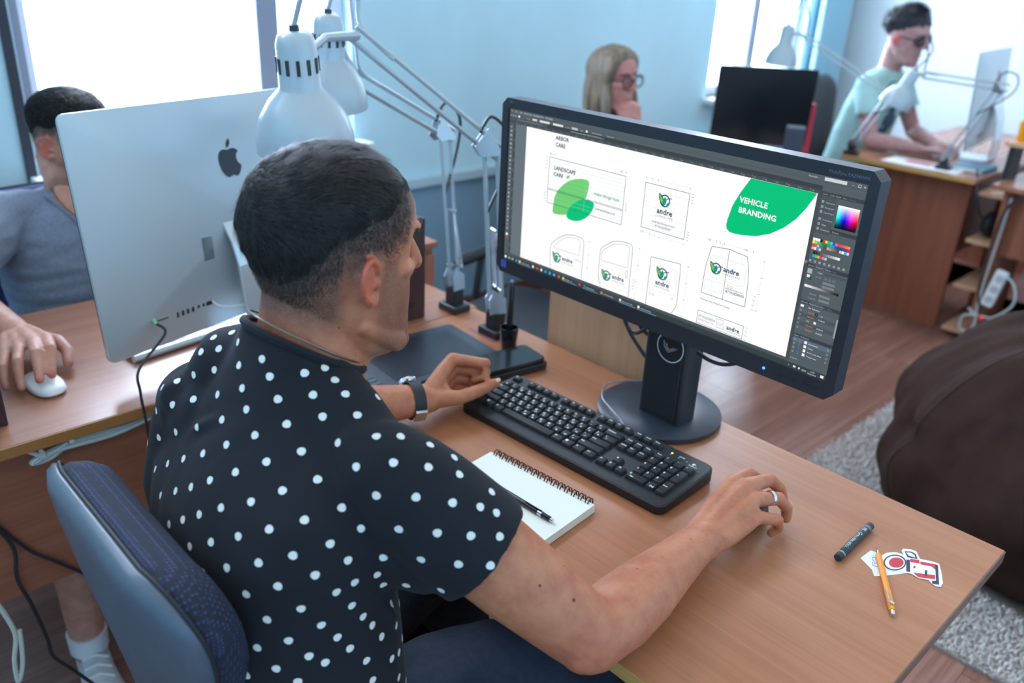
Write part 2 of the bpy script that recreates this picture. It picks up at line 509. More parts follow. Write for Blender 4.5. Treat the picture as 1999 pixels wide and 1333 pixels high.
chv.build('sticker_chevrons', [M('chev_blue', (74, 150, 226), .4), M('chev_orange', (206, 96, 60), .4), M('chev_yellow', (226, 170, 70), .4)], stc)

# ---- what the screen shows: flat shapes in millimetres from the top left corner of the panel
m_scr = NT('screen_light')
vc = m_scr.n('ShaderNodeVertexColor'); vc.layer_name = 'Col'
m_scr.l(vc.outputs[0], m_scr.b.inputs['Emission Color']); m_scr.b.inputs['Emission Strength'].default_value = .86
m_scr.b.inputs['Base Color'].default_value = (0, 0, 0, 1); m_scr.b.inputs['Roughness'].default_value = .35
m_scr.b.inputs['Specular IOR Level'].default_value = .2
m_scr = m_scr.m
class Screen:
    def __init__(s): s.v = []; s.f = []; s.c = []; s.layer = 0
    def P(s, u, v_): return (MX-hw+u/1000, MY+.0006-.00002*s.layer, MZ+hh-v_/1000)
    def poly(s, pts, col):
        o = len(s.v); s.v += [s.P(*p) for p in pts]; s.f.append(tuple(range(o, o+len(pts)))); s.c.append(lin(col))
    def rect(s, u0, v0, u1, v1, col): s.poly([(u0, v0), (u0, v1), (u1, v1), (u1, v0)], col)
    def line(s, pts, w_, col):
        for a, b_ in zip(pts[:-1], pts[1:]):
            dx, dy = b_[0]-a[0], b_[1]-a[1]; L = math.hypot(dx, dy) or 1; nx, ny = -dy/L*w_/2, dx/L*w_/2
            s.poly([(a[0]+nx, a[1]+ny), (b_[0]+nx, b_[1]+ny), (b_[0]-nx, b_[1]-ny), (a[0]-nx, a[1]-ny)], col)
    def frame(s, u0, v0, u1, v1, w_, col): s.line([(u0, v0), (u1, v0), (u1, v1), (u0, v1), (u0, v0)], w_, col)
    def text(s, t, u, v_, size, col, off=0., align='LEFT', space=1.):
        vs, fs = text2d(t, size, off, align, space)
        o = len(s.v); s.v += [s.P(u+p.x, v_-p.y) for p in vs]
        for f in fs: s.f.append(tuple(i+o for i in f)); s.c.append(lin(col))
    def ring(s, cu_, cv, r, w_, col, a0=0, a1=360, n=20):
        s.line([(cu_+r*math.cos(math.radians(a0+(a1-a0)*k/n)), cv+r*math.sin(math.radians(a0+(a1-a0)*k/n))) for k in range(n+1)], w_, col)
    def build(s, parent):
        org = ORG[parent.name]
        me = bpy.data.meshes.new('screen_image'); me.from_pydata([V(p)-org for p in s.v], [], s.f)
        ca = me.color_attributes.new('Col', 'FLOAT_COLOR', 'CORNER')
        data = []
        for f, c in zip(s.f, s.c): data += list(c)*len(f)
        ca.data.foreach_set('color', data)
        me.materials.append(m_scr)
        o = bpy.data.objects.new('screen_image', me); COL.objects.link(o); o.parent = parent; ORG[o.name] = org
        return o
scp = MB(); scp.bb((MX-hw, MY+.0007, MZ-hh), (MX+hw, MY+.004, MZ+hh)); scp = scp.build('screen', m_blackg, mon)
S = Screen()
UI, UI2, DK, DK2, LG, NV = (84, 95, 101), (76, 86, 92), (58, 66, 72), (50, 57, 63), (150, 160, 166), (38, 66, 92)
S.rect(0, 0, 673, 284, UI); S.layer = 1
S.rect(0, 14.5, 611, 20.4, DK); S.rect(0, 20.4, 611, 26, (70, 79, 85)); S.rect(11, 20, 17, 271, (66, 75, 81))
S.rect(0, 9.2, 673, 9.5, DK); S.rect(44.8, 26, 605.8, 270, (255, 255, 255)); S.rect(17, 26, 44.8, 270, (104, 116, 122)); S.rect(44.4, 26, 44.9, 270, (20, 24, 28))
S.rect(605.8, 20.4, 611.2, 274, (70, 78, 84)); S.rect(607, 120, 610, 124, (140, 148, 152))
S.rect(0, 270, 611, 275, UI2); S.rect(0, 275, 673, 284, (66, 76, 80)); S.layer = 2
random.seed(3)
u = 4
for k in range(11): w_ = random.uniform(5, 9); S.text(['Ai', 'File', 'Edit', 'Object', 'Type', 'Select', 'Effect', 'View', 'Window', 'Help', ''][k], u, 6, 4.2, (232, 160, 80) if k == 0 else (200, 206, 210)); u += w_+4
u = 2
S.text('No Selection', 2, 13.2, 3.2, (200, 206, 210))
for u0, u1, c in ((22, 26, (245, 245, 245)), (58, 69, (205, 210, 214)), (76, 100, (225, 228, 230)), (108, 132, (225, 228, 230)), (152, 166, (190, 198, 202)), (184, 188, (240, 240, 240))): S.rect(u0, 10.3, u1, 13.9, c)
for t_, u0, c in (('Stroke', 44, (232, 140, 70)), ('Opacity', 138, (232, 140, 70)), ('Style', 172, (200, 206, 210)), ('Document Setup', 198, (200, 206, 210)), ('Preferences', 230, (200, 206, 210))): S.text(t_, u0, 13.4, 3.1, c)
S.rect(0, 14.5, 95, 20.4, UI2); S.text('arbor-landscape-vehicle.ai* @ 50% (RGB/Preview)', 20, 18.8, 3.0, (170, 176, 180)); S.text('andre-landscape-branding.ai* @ 66% (CMYK/Preview)  x', 150, 18.8, 3.2, (205, 210, 214))
for k in range(33): S.text(str(k*10), 20+k*18, 24.6, 2.6, (170, 176, 180)); S.rect(18+k*18, 21, 18.3+k*18, 26, (150, 158, 162))
for k in range(13): S.text(str(k*10), 12.4, 40+k*18, 2.4, (160, 166, 170)); S.rect(11, 36+k*18, 17, 36.3+k*18, (150, 158, 162))
for k in range(26): S.rect(3.6+(k % 2)*.4, 31+k*7.6, 7.4, 34.4+k*7.6, (188, 196, 200) if k % 3 else (150, 160, 166)); S.rect(4.6, 32+k*7.6, 6.2, 33.4+k*7.6, UI)
S.rect(3, 232, 8, 237, (250, 250, 250)); S.rect(5.5, 240, 8.5, 243, (220, 70, 70))
# top right controls
S.rect(611.5, 2.6, 643, 7.2, (206, 212, 215)); S.text('Essentials', 588, 6, 3.4, (200, 206, 210))
for k, t_ in enumerate(('–', '□', '×')): S.text(t_, 650+k*8, 7, 5.5, (225, 230, 232))
# artwork
G1, G2 = (112, 208, 116), (2, 196, 124)
leaf1 = [(120.8, 165), (120.6, 156), (122.8, 138), (129, 124), (142.8, 110), (156, 100.5), (170.8, 95), (184, 92), (196.8, 91.8), (200, 94), (201, 98), (200, 108), (197.8, 119), (192, 131), (183.8, 142), (170, 154), (155.8, 161.5), (140, 165.6), (126, 167)]
leaf2 = [(154.6, 165.5), (155.4, 159), (158.5, 151), (164, 143), (172.8, 135.5), (182, 129.5), (192.8, 126), (203, 124.8), (212, 126), (215.8, 129), (215, 136), (212, 143), (207, 150), (200, 157), (190, 163.6), (180, 167.5), (170, 169), (160, 168.6)]
S.poly(leaf1, G1); S.layer = 3; S.poly(leaf2, G2)
S.poly([(147.8, 99), (148.4, 95.4), (151.4, 92.6), (155.8, 91.8), (155.4, 95.4), (152.4, 98.4)], G1)
green = [(502.8, 26.2), (489.8, 49), (479.8, 71), (474.8, 94), (474.2, 102), (476, 107.6), (480.8, 111), (490, 111.6), (502.8, 110.6), (525.8, 106.4), (546.8, 97.5), (565.8, 84), (581.8, 67.5), (593.8, 49), (603.8, 29), (604.8, 26.2)]
S.poly(green, G2)
LN = (66, 92, 112); LT = (196, 206, 214)
S.text('ARBOR', 116.8, 36.6, 9.4, NV, .028); S.text('CARE', 117.2, 48.4, 9.4, NV, .028)
S.layer = 4
S.text('LANDSCAPE', 117.5, 88.6, 9.2, NV, .028); S.text('CARE', 117.5, 99.6, 9.2, NV, .028)
S.text('VEHICLE', 490, 63.4, 11.6, (255, 255, 255), .03, space=1.06); S.text('BRANDING', 490.5, 78.6, 11.6, (255, 255, 255), .03, space=1.06)
S.text('make things hum', 213, 113.5, 8.2, (20, 180, 115), .015); S.text('andrelandscape.com', 220, 137.4, 5.2, NV, .012)
def dims(u0, v0, u1, v1, side):
    if side in 'tb':
        S.line([(u0, v0), (u1, v0)], .35, LT)
        for q in (u0, u0+(u1-u0)*.14, u0+(u1-u0)*.28, u1): S.line([(q, v0-2), (q, v0+2)], .5, LN)
    else:
        S.line([(u0, v0), (u0, v1)], .35, LT)
        for q in (v0, v0+(v1-v0)*.33, v0+(v1-v0)*.66, v1): S.line([(u0-2, q), (u0+2, q)], .5, LN)
S.frame(105.4, 69, 278, 150, .8, LN); S.line([(105.4, 124.4), (278, 124.4)], .7, LN); S.line([(105.4, 126.4), (278, 126.4)], .7, LN)
for q in (76, 82, 88, 95, 103, 111, 118, 137, 144): S.line([(106, q), (277, q)], .25, LT)
for q in (117, 128, 193, 262): S.line([(q, 70), (q, 149)], .25, LT)
dims(106, 63, 118, 63, 't'); dims(266, 63, 278, 63, 't'); dims(99, 70, 99, 90, 'l'); dims(99, 133, 99, 149, 'l'); dims(284, 112, 284, 124, 'r')
S.frame(318.8, 70, 403.8, 143, .8, LN)
for q in (80, 92, 106, 120, 133): S.line([(319, q), (403, q)], .25, LT)
for q in (343, 378): S.line([(q, 64), (q, 142)], .25, LT)
dims(319, 62, 404, 62, 't'); dims(319, 150, 338, 150, 'b'); dims(338, 151, 404, 151, 'b'); dims(410, 70, 410, 84, 'r'); dims(410, 130, 410, 143, 'r')
def logo(cu_, cv, r):
    """round emblem with leaves"""
    k = r/10
    S.layer = 4
    S.ring(cu_+.6*k, cv, 8.2*k, 2.0*k, (30, 78, 110), -150, 95)
    S.ring(cu_+.6*k, cv, 8.2*k, 2.0*k, (30, 78, 110), 95, 160)
    S.poly([(cu_-10.5*k, cv-9*k), (cu_-5*k, cv-6*k), (cu_-2*k, cv), (cu_-2*k, cv+7*k), (cu_-7*k, cv+3*k), (cu_-10*k, cv-3*k)], (112, 200, 90))
    S.layer = 5
    S.line([(cu_-10.5*k, cv-9*k), (cu_-5*k, cv-6*k), (cu_-2*k, cv), (cu_-2*k, cv+7*k), (cu_-7*k, cv+3*k), (cu_-10*k, cv-3*k), (cu_-10.5*k, cv-9*k)], 1.3*k, (24, 84, 100))
    S.poly([(cu_+0*k, cv-6*k), (cu_+3.4*k, cv-2*k), (cu_+2.6*k, cv+4*k), (cu_-.5*k, cv+8*k), (cu_-3*k, cv+3*k), (cu_-2.6*k, cv-2*k)], (30, 150, 150))
    S.poly([(cu_+4*k, cv+3*k), (cu_+9*k, cv+0*k), (cu_+8*k, cv+5*k), (cu_+3.4*k, cv+8*k)], (30, 160, 120))
    S.line([(cu_+3*k, cv-3*k), (cu_+8*k, cv-5*k), (cu_+12*k, cv-5.4*k)], 1.3*k, (30, 78, 110))
def brand(u, v_, size, al='LEFT'):
    S.layer = 4
    S.text('andre', u, v_, size, (30, 68, 98), .028, al, 1.05)
    S.text('LANDSCAPE', u, v_+size*.46, size*.36, (60, 96, 120), 0., al, 1.45)
logo(359, 91.5, 11); brand(361.4, 113.2, 12.4, 'CENTER')
S.text('andrelandscape.com', 361.4, 130, 5.4, NV, 0, 'CENTER'); S.text('877ANDRE05', 361.4, 136.6, 5.4, NV, 0, 'CENTER')
# rear of a van
S.line([(448.8, 217), (449, 195), (450.5, 168), (455.8, 140.4), (486, 137), (517.8, 140.2), (523, 158), (526, 180), (526.8, 217), (448.8, 217)], .8, LN)
S.line([(486.5, 137), (487.5, 217)], .7, LN)
S.line([(457, 186), (455, 176), (456, 160), (460, 154), (515, 154), (519, 160), (520, 184), (515, 188), (460, 188), (457, 186)], .4, LT)
S.frame(453, 193, 484, 209, .4, LT)
S.ring(494, 194, 2, .4, LN); S.ring(500, 194, 2, .4, LN)
for q in (465, 510): S.line([(q, 141), (q, 216)], .25, LT)
logo(468, 172.5, 10); brand(481.5, 173.2, 11.2)
S.text('andrelandscape.com', 489, 198.6, 3.9, NV); S.text('877ANDRE05', 490.5, 204, 5.6, NV, .01)
S.text('The back side of the Ford Transit', 448.8, 228.2, 3.9, (60, 66, 72), .01)
dims(448, 131, 462, 131, 't'); dims(462, 131, 512, 131, 't'); dims(512, 131, 526, 131, 't'); dims(546, 140, 546, 217, 'r'); dims(540, 196, 540, 217, 'r')
S.frame(447.8, 247, 530.8, 268.5, .7, LN)
for q in (252, 258, 263): S.line([(448, q), (530, q)], .25, LT)
S.text('877ANDRE05', 450, 257.4, 5.4, (90, 106, 120)); S.text('andrelandscape.com', 450, 262, 3.6, (90, 106, 120))
S.frame(483, 250, 496, 256, .4, LN); S.frame(484, 259, 498, 264, .4, LN); brand(502.4, 261.2, 9.4)
dims(536, 248, 536, 268, 'r')
# doors of the van
S.line([(124.8, 269), (122, 250), (121.8, 227), (125, 221), (138, 209), (156.8, 198), (176, 194), (191.8, 194.2), (198.5, 197), (200.8, 203), (201, 268)], .8, LN)
S.line([(130, 226), (146, 210), (160, 201.5), (186.8, 198), (192, 203), (191.8, 227), (130, 229), (130, 226)], .5, LN)
S.frame(183, 236, 197, 238.6, .4, LN)
logo(138.5, 245.6, 10); brand(151.6, 246.6, 10.6); dims(213, 196, 213, 268, 'r')
S.line([(245.8, 268.6), (240, 254), (238.6, 240), (238.8, 203), (244, 197), (264.8, 182), (284, 177.4), (300.8, 177.2), (306, 180), (307.4, 190), (308.6, 268.6)], .8, LN)
S.line([(243, 222), (243.4, 204), (266, 187), (284, 182), (297, 181.6), (301, 186), (301, 219), (243, 222)], .5, LN)
S.line([(298, 226), (301.4, 224), (302, 236), (299, 238), (298, 226)], .5, LN)
logo(256.5, 245.6, 10); brand(269.8, 246.4, 10.6); dims(321, 180, 321, 268, 'r'); dims(316, 236, 316, 252, 'r')
S.line([(345.8, 269), (345.8, 187), (403.8, 183.4), (405.6, 200), (406.8, 253), (404, 259), (398.8, 269)], .8, LN)
S.line([(349, 240), (348, 204), (351, 200), (395, 196), (399.5, 200), (400.5, 235), (397, 239), (352, 242), (349, 240)], .4, LT)
S.ring(352, 249, 2, .4, LN); S.ring(358, 249, 2, .4, LN); S.ring(397, 244, 1.2, .4, LN)
logo(371.6, 209.6, 11); brand(373.8, 229.4, 11.2, 'CENTER'); dims(419, 184, 419, 268, 'r')
for q in (255, 262): S.line([(122, q), (201, q)], .25, LT); S.line([(240, q), (308, q)], .25, LT)
# panels on the right of the screen
S.layer = 2
S.rect(611.2, 21.5, 673, 27, DK); S.text('Color   Color Guide   Color Themes', 613, 25.6, 3.1, (190, 196, 200))
S.rect(611.6, 28, 633, 78, UI2); S.frame(611.6, 28, 633, 78, .3, DK)
for k, t_ in enumerate(('Character', 'Paragraph', 'OpenType', 'Transform', 'Align', 'Pathfinder')):
    vv = 36.5+k*6.9+(3 if k > 2 else 0)
    S.text(t_, 619.5, vv, 3.3, (200, 206, 210)); S.rect(613.8, vv-3.2, 617, vv, (190, 196, 200)); S.rect(614.6, vv-2.4, 616.2, vv-.8, UI2)
n = 14
for i in range(n):
    for j in range(n):
        h = i/(n-1); t_ = j/(n-1)
        import colorsys
        c = colorsys.hsv_to_rgb(.47+.53*h, min(1, t_*1.6), 1 if t_ < .55 else 1-(t_-.55)*1.9)
        S.rect(637.8+30*i/n, 35+31*j/n, 637.8+30*(i+1)/n+.02, 35+31*(j+1)/n+.02, tuple(255*q for q in c))
S.rect(633.4, 69.6, 673, 75, DK); S.text('Symbols', 636, 73.6, 3.2, (190, 196, 200))
sw = [['fff', 'fff', 'fff', '222', 'e34', 'fe3', '4b5', '4ce', '45b', 'c7b', 'e44', 'e54', 'e63', 'e83', 'f94'],
      ['ef4', 'ad4', '6c4', '0b6', '094', '085', '1a8', '2ab', '29d', '06b', '349', '348', '639', '838', 'b38'],
      ['e38', 'e49', 'cba', '876', '665', '555', 'ca8', 'b97', 'a75', '864', '643', 'ccc', 'fff', '3bf', 'fcd'],
      ['fa5', 'fff', '58c', 'bdb']]
for r_, row in enumerate(sw):
    for k, c in enumerate(row):
        S.rect(612+k*3.6, 86+r_*4.2, 615.3+k*3.6, 89.8+r_*4.2, tuple(int(q*2, 16) for q in c))
for k in range(11): g = 30+k*22; S.rect(615.6+k*3.6, 104.6, 618.9+k*3.6, 108.2, (g, g, g))
for k, c in enumerate(('3ae', '5c6', 'fa4', 'e45', 'f7b', 'bcd')): S.rect(615.6+k*3.6, 109.4, 618.9+k*3.6, 113, tuple(int(q*2, 16) for q in c))
for k in range(8): S.rect(612.5+k*7, 117, 615.5+k*7, 120, (170, 178, 182)); S.rect(613.3+k*7, 117.8, 614.7+k*7, 119.2, UI)
S.rect(611.2, 122.6, 673, 128, DK); S.rect(622, 122.6, 642, 128, UI); S.text('Stroke   Gradient   Transparency', 612.5, 126.6, 3.1, (205, 210, 214))
S.rect(613, 130, 620, 137, (170, 178, 182)); S.rect(613.6, 139, 618, 143, (240, 240, 240)); S.rect(616.4, 141.4, 620.4, 145.4, (40, 44, 48)); S.rect(617.4, 142.4, 619.4, 144.4, UI)
S.text('Type:', 628, 133.6, 3.4, (205, 210, 214)); S.rect(637, 130.6, 671, 134.4, UI2); S.text('Stroke:', 626, 140, 3.2, (150, 158, 162))
for k in range(3): S.rect(639+k*6, 137, 643+k*6, 140.6, (104, 114, 120))
S.rect(638, 143, 656, 146.8, (120, 130, 135)); S.rect(638, 148.6, 656, 152.2, (120, 130, 135))
for k in range(24):
    g = 250-k*9.4; S.rect(612.8+k*2.12, 153.6, 612.8+(k+1)*2.12+.03, 157.2, (g, g, g))
S.text('Opacity:', 622, 166, 3.2, (160, 168, 172)); S.rect(637, 162.6, 653, 166.4, (120, 130, 135)); S.text('Location:', 621, 172.4, 3.2, (160, 168, 172)); S.rect(637, 169, 653, 172.8, (120, 130, 135))
S.rect(611.2, 176.6, 673, 182, DK); S.rect(626, 176.6, 646, 182, UI); S.text('Libraries  Appearance  Graphic Styles', 612, 180.6, 3.1, (205, 210, 214))
S.rect(613, 184, 618, 187.4, (245, 245, 245)); S.text('No Selection', 625, 187.2, 3.4, (230, 234, 236))
for k, (a_, b_) in enumerate((('Stroke:', '1 pt'), ('Opacity:', 'Default'), ('Fill:', ''), ('Opacity:', 'Default'), ('Opacity:', 'Default'))):
    vv = 193.6+k*6.6
    S.rect(611.4, vv-4.4, 668, vv+1.7, UI2 if k % 2 else (88, 98, 104))
    S.layer = 3
    S.text(a_, 626, vv, 3.3, (230, 128, 60) if 'l:' not in a_ else (210, 215, 218)); S.text(b_, 643, vv, 3.3, (220, 225, 228))
    S.ring(614.6, vv-1.2, 1.3, .4, (170, 178, 182), n=8); S.layer = 2
S.layer = 3; S.ring(638.6, 192.6, 1.9, 1., (20, 22, 26), n=8); S.rect(637, 203.6, 640.6, 207.2, (245, 245, 245)); S.layer = 2
S.rect(668.6, 190, 671.6, 218, (150, 160, 165))
S.rect(611.2, 228.6, 673, 233.8, DK); S.text('Layers  Artboards', 612, 232.6, 3.2, (205, 210, 214))
for k, t_ in enumerate(('dimensions', 'Cubes', 'doors_and_dims', 'Transit vans')):
    vv = 239.5+k*6.4
    S.rect(611.4, vv-4.6, 672, vv+1.6, (88, 112, 134) if k == 0 else UI)
    S.layer = 3
    S.rect(622, vv-4, 623, vv+1, ((230, 70, 80), (40, 180, 90), (90, 90, 220), (60, 140, 220))[k]); S.rect(629.6, vv-3.6, 633.6, vv+.6, (246, 246, 246)); S.text(t_, 636, vv, 3.3, (226, 230, 233))
    S.ring(614.6, vv-1.4, 1.4, .4, (180, 188, 192), n=8); S.ring(666, vv-1.4, 1.3, .35, (180, 188, 192), n=8); S.layer = 2
S.text('4 Layers', 613, 268, 3.2, (200, 206, 210))
# taskbar
S.rect(0, 275.4, 673, 284, (56, 66, 70)); S.layer = 3
for k, (u0, c) in enumerate(((3, 'fff'), (13, '9aa'), (22, '9aa'), (33, '29d'), (42, 'fd5'), (78, 'eee'), (89, 'd44'), (100, 'eee'), (111, '2ad'), (122, '2be'), (133, '4bf'), (145, 'e55'), (156, 'fc3'), (196, 'd37'), (208, '18a'), (248, 'd82'), (290, 'ddd'), (330, 'eee'))):
    S.rect(u0, 277.4, u0+4.6, 282, tuple(int(q*2, 16) for q in c))
S.layer = 2; S.rect(246, 275.8, 286, 283.6, (92, 102, 106)); S.layer = 3
S.rect(248, 277.4, 252.6, 282, (214, 130, 40))
for u0, t_ in ((48, 'vehicle_branding'), (162, 'Logotype - an...'), (214, 'arbor-lands.psd'), (255, 'vehicle_branding'), (297, 'Idea - Case study'), (337, 'vehicle_branding')): S.text(t_, u0, 281.2, 3.2, (215, 220, 223))
for u0, w_ in ((40, 34), (155, 36), (206, 36), (290, 36), (330, 40)): S.rect(u0, 283.2, u0+w_, 283.8, (130, 190, 220))
S.text('^', 612, 281.6, 4.4, (225, 230, 232)); S.rect(620, 278, 624, 281, (225, 230, 232)); S.rect(628, 278, 631, 281, (205, 210, 214)); S.text('ENG', 634, 281.4, 3.4, (225, 230, 232))
S.text('11:29', 650, 279.2, 3.3, (225, 230, 232), 0, 'CENTER'); S.text('08.06.2016', 650, 283, 3.0, (225, 230, 232), 0, 'CENTER'); S.rect(663, 277.6, 668, 281.6, (235, 238, 240))
S.build(scp)
# ------------------------------------------------------------------ black keyboard
def keyboard():
    kx, ky, ka = -.6126, -.2690, .0443
    kb = thing('keyboard', 'black full-size desktop keyboard in front of the wide monitor', 'keyboard', (kx, ky, DZ))
    tilt = math.radians(3.2)
    K = Matrix.Translation((kx, ky, DZ)) @ Matrix.Rotation(ka, 4, 'Z')
    KT = K @ Matrix.Translation((0, -.0775, .010)) @ Matrix.Rotation(tilt, 4, 'X')    # top surface frame: x along, y from the front
    m_kb = M('keyboard_plastic', (28, 33, 38), .5, bump=.06, bscale=1500)
    m_key = M('keycap_plastic', (22, 26, 30), .55, bump=.05, bscale=1500)
    # body: rounded outline, tilted top
    out = rrect(-.225, 0, .225, .155, .016, 5)
    b = MB()
    def ring(h, ins):
        return [KT @ V((u*(1-ins/.225), .0775+(v_-.0775)*(1-ins/.0775), h)) for u, v_ in out]
    base = [K @ V((u*.985, (v_-.0775)*.97, 0)) for u, v_ in out]
    base2 = [K @ V((u, v_-.0775, .004)) for u, v_ in out]
    b.loft([base, base2, ring(.0055, 0), ring(.008, .0025)])
    body = b.build('body', m_kb, kb, smooth=True, ang=35)
    wl_ = MB(KT)                                                                        # sunken key fields
    P = .019
    x0 = -.2155
    rows = []   # (x units, y index, w, legend list)
    yF = .1355
    yr = [.1085-.019*i for i in range(5)]
    main = [
        [('`', 'ё', 1), ('1', '!', 1), ('2', '@', 1), ('3', '№', 1), ('4', '$', 1), ('5', '%', 1), ('6', '^', 1), ('7', '&', 1), ('8', '*', 1), ('9', '(', 1), ('0', ')', 1), ('-', '_', 1), ('=', '+', 1), ('Backspace', '', 2)],
        [('Tab', '', 1.5), ('Q', 'Й', 1), ('W', 'Ц', 1), ('E', 'У', 1), ('R', 'К', 1), ('T', 'Е', 1), ('Y', 'Н', 1), ('U', 'Г', 1), ('I', 'Ш', 1), ('O', 'Щ', 1), ('P', 'З', 1), ('[', 'Х', 1), (']', 'Ъ', 1), ('\\', '/', 1.5)],
        [('Caps', '', 1.75), ('A', 'Ф', 1), ('S', 'Ы', 1), ('D', 'В', 1), ('F', 'А', 1), ('G', 'П', 1), ('H', 'Р', 1), ('J', 'О', 1), ('K', 'Л', 1), ('L', 'Д', 1), (';', 'Ж', 1), ("'", 'Э', 1), ('Enter', '', 2.25)],
        [('Shift', '', 2.25), ('Z', 'Я', 1), ('X', 'Ч', 1), ('C', 'С', 1), ('V', 'М', 1), ('B', 'И', 1), ('N', 'Т', 1), ('M', 'Ь', 1), (',', 'Б', 1), ('.', 'Ю', 1), ('/', '?', 1), ('Shift', '', 2.75)],
        [('Ctrl', '', 1.25), ('■', '', 1.25), ('Alt', '', 1.25), ('', '', 6.25), ('Alt', '', 1.25), ('■', '', 1.25), ('≡', '', 1.25), ('Ctrl', '', 1.25)]]
    keys = []
    for r_, row in enumerate(main):
        x_ = 0
        for a_, c_, w_ in row:
            keys.append((x0+(x_+w_/2)*P, yr[r_], w_, 1, a_, c_)); x_ += w_
    fk = [0, 2, 3, 4, 5, 6.5, 7.5, 8.5, 9.5, 11, 12, 13, 14]
    for k, q in enumerate(fk): keys.append((x0+(q+.5)*P, yF, 1, .82, 'Esc' if k == 0 else 'F%d' % k, ''))
    nx = x0+15.22*P
    for k, t_ in enumerate(('PrtSc', 'Scroll', 'Pause')): keys.append((nx+(k+.5)*P, yF, 1, .82, t_, ''))
    for k, t_ in enumerate(('Insert', 'Home', 'PgUp')): keys.append((nx+(k+.5)*P, yr[0], 1, 1, t_, ''))
    for k, t_ in enumerate(('Delete', 'End', 'PgDn')): keys.append((nx+(k+.5)*P, yr[1], 1, 1, t_, ''))
    keys.append((nx+1.5*P, yr[3], 1, 1, '↑', ''))
    for k, t_ in enumerate('←↓→'): keys.append((nx+(k+.5)*P, yr[4], 1, 1, t_, ''))
    qx = x0+18.45*P
    for r_, row in enumerate((('Num', '/', '*', '-'), ('7', '8', '9'), ('4', '5', '6'), ('1', '2', '3'))):
        for k, t_ in enumerate(row): keys.append((qx+(k+.5)*P, yr[r_], 1, 1, t_, ''))
    keys.append((qx+P, yr[4], 2, 1, '0', 'Ins')); keys.append((qx+2.5*P, yr[4], 1, 1, '.', 'Del'))
    keys.append((qx+3.5*P, (yr[1]+yr[2])/2, 1, 2, '+', '')); keys.append((qx+3.5*P, (yr[3]+yr[4])/2, 1, 2, 'Enter', ''))
    wl_.bb((x0-.003, yr[4]-.0115, .0070), (x0+15*P+.003, yr[0]+.0115, .0082)); wl_.bb((nx-.003, yr[1]-.0115, .0070), (nx+3*P+.003, yr[0]+.0115, .0082))
    wl_.bb((qx-.003, yr[4]-.0115, .0070), (qx+4*P+.003, yr[0]+.0115, .0082))
    wl_.build('key_field', m_blackm, kb)
    cache = {}
    org = ORG[kb.name]
    for (cx, cy, w_, h_, a_, c_) in keys:
        key = (w_, h_)
        if key not in cache:
            ku = MB(KT.to_3x3().to_4x4())
            W_, H_ = w_*P-.0014, h_*P-.0014
            def rr(z, ins, dy=0): return [(u, v_+dy, z) for u, v_ in rrect(-W_/2+ins, -H_/2+ins, W_/2-ins, H_/2-ins, .0016, 2)]
            ku.loft([rr(.0078, 0), rr(.0105, .0006), rr(.0142, .0021, .0006), rr(.0148, .0032, .0006)])
            cache[key] = ku.mesh('key', V((0, 0, 0)))
            cache[key].materials.append(m_key); bm_fix(cache[key])
            cache[key].polygons.foreach_set('use_smooth', [True]*len(cache[key].polygons)); cache[key].set_sharp_from_angle(angle=math.radians(25))
        o = bpy.data.objects.new('key', cache[key]); COL.objects.link(o); o.parent = kb
        o.location = (KT @ V((cx, cy, 0)))-org
        sz = .0062 if len(a_) == 1 else .0040
        xl = cx-w_*P/2+.0042; z_ = .01495
        leg = MB(KT)
        vs, fs = text2d(a_, sz, .04)
        if a_: leg.add([(xl+v.x, cy+(.0005 if len(a_) == 1 else .0012)+v.y, z_) for v in vs], fs)
        if c_:
            vs, fs = text2d(c_, .0052, .04); leg.add([(xl+.0045+v.x, cy-.0058+v.y, z_) for v in vs], fs)
        if leg.v:
            ORG[o.name] = KT @ V((cx, cy, 0)); leg.build('key_lettering', M('key_print', (224, 234, 240), .5), o)
    pr_ = MB(KT)
    vs, fs = text2d('K120', .0050, .02); pr_.add([(qx+.030+v.x, .1360+v.y, .0083) for v in vs], fs)
    vs, fs = text2d('Logitech', .0044, .02); pr_.add([(qx+.0545+v.x, .1265+v.y, .0083) for v in vs], fs)
    # round brand mark: a three-quarter disc with a ray
    pr_.add([(qx+.061+.0030*math.cos(a), .1335+.0030*math.sin(a), .0083) for a in [math.radians(40+k*14) for k in range(19)]]+[(qx+.061, .1335, .0083)], [tuple(range(20))])
    pr_.add([(qx+.0620, .1330, .0083), (qx+.0655, .1330, .0083), (qx+.0655, .1340, .0083), (qx+.0620, .1340, .0083)], [(0, 1, 2, 3)])
    pr_.build('lettering', MATS['key_print'], body)
    ld_ = MB(KT)
    for k in range(3): ld_.disc((qx+.016+k*.016, .1325-.0*k, .0080), (0, 0, 1), .0012, .0006, 8)
    ld_.build('indicator_lens', M('led_lens', (170, 190, 200), .3), body)
    l2 = MB(KT); l2.disc((qx+.016, .1370, .0080), (0, 0, 1), .0017, .0007, 8); l2.build('indicator_light', emit('green_led', (190, 255, 60), 1.6), body)
keyboard()

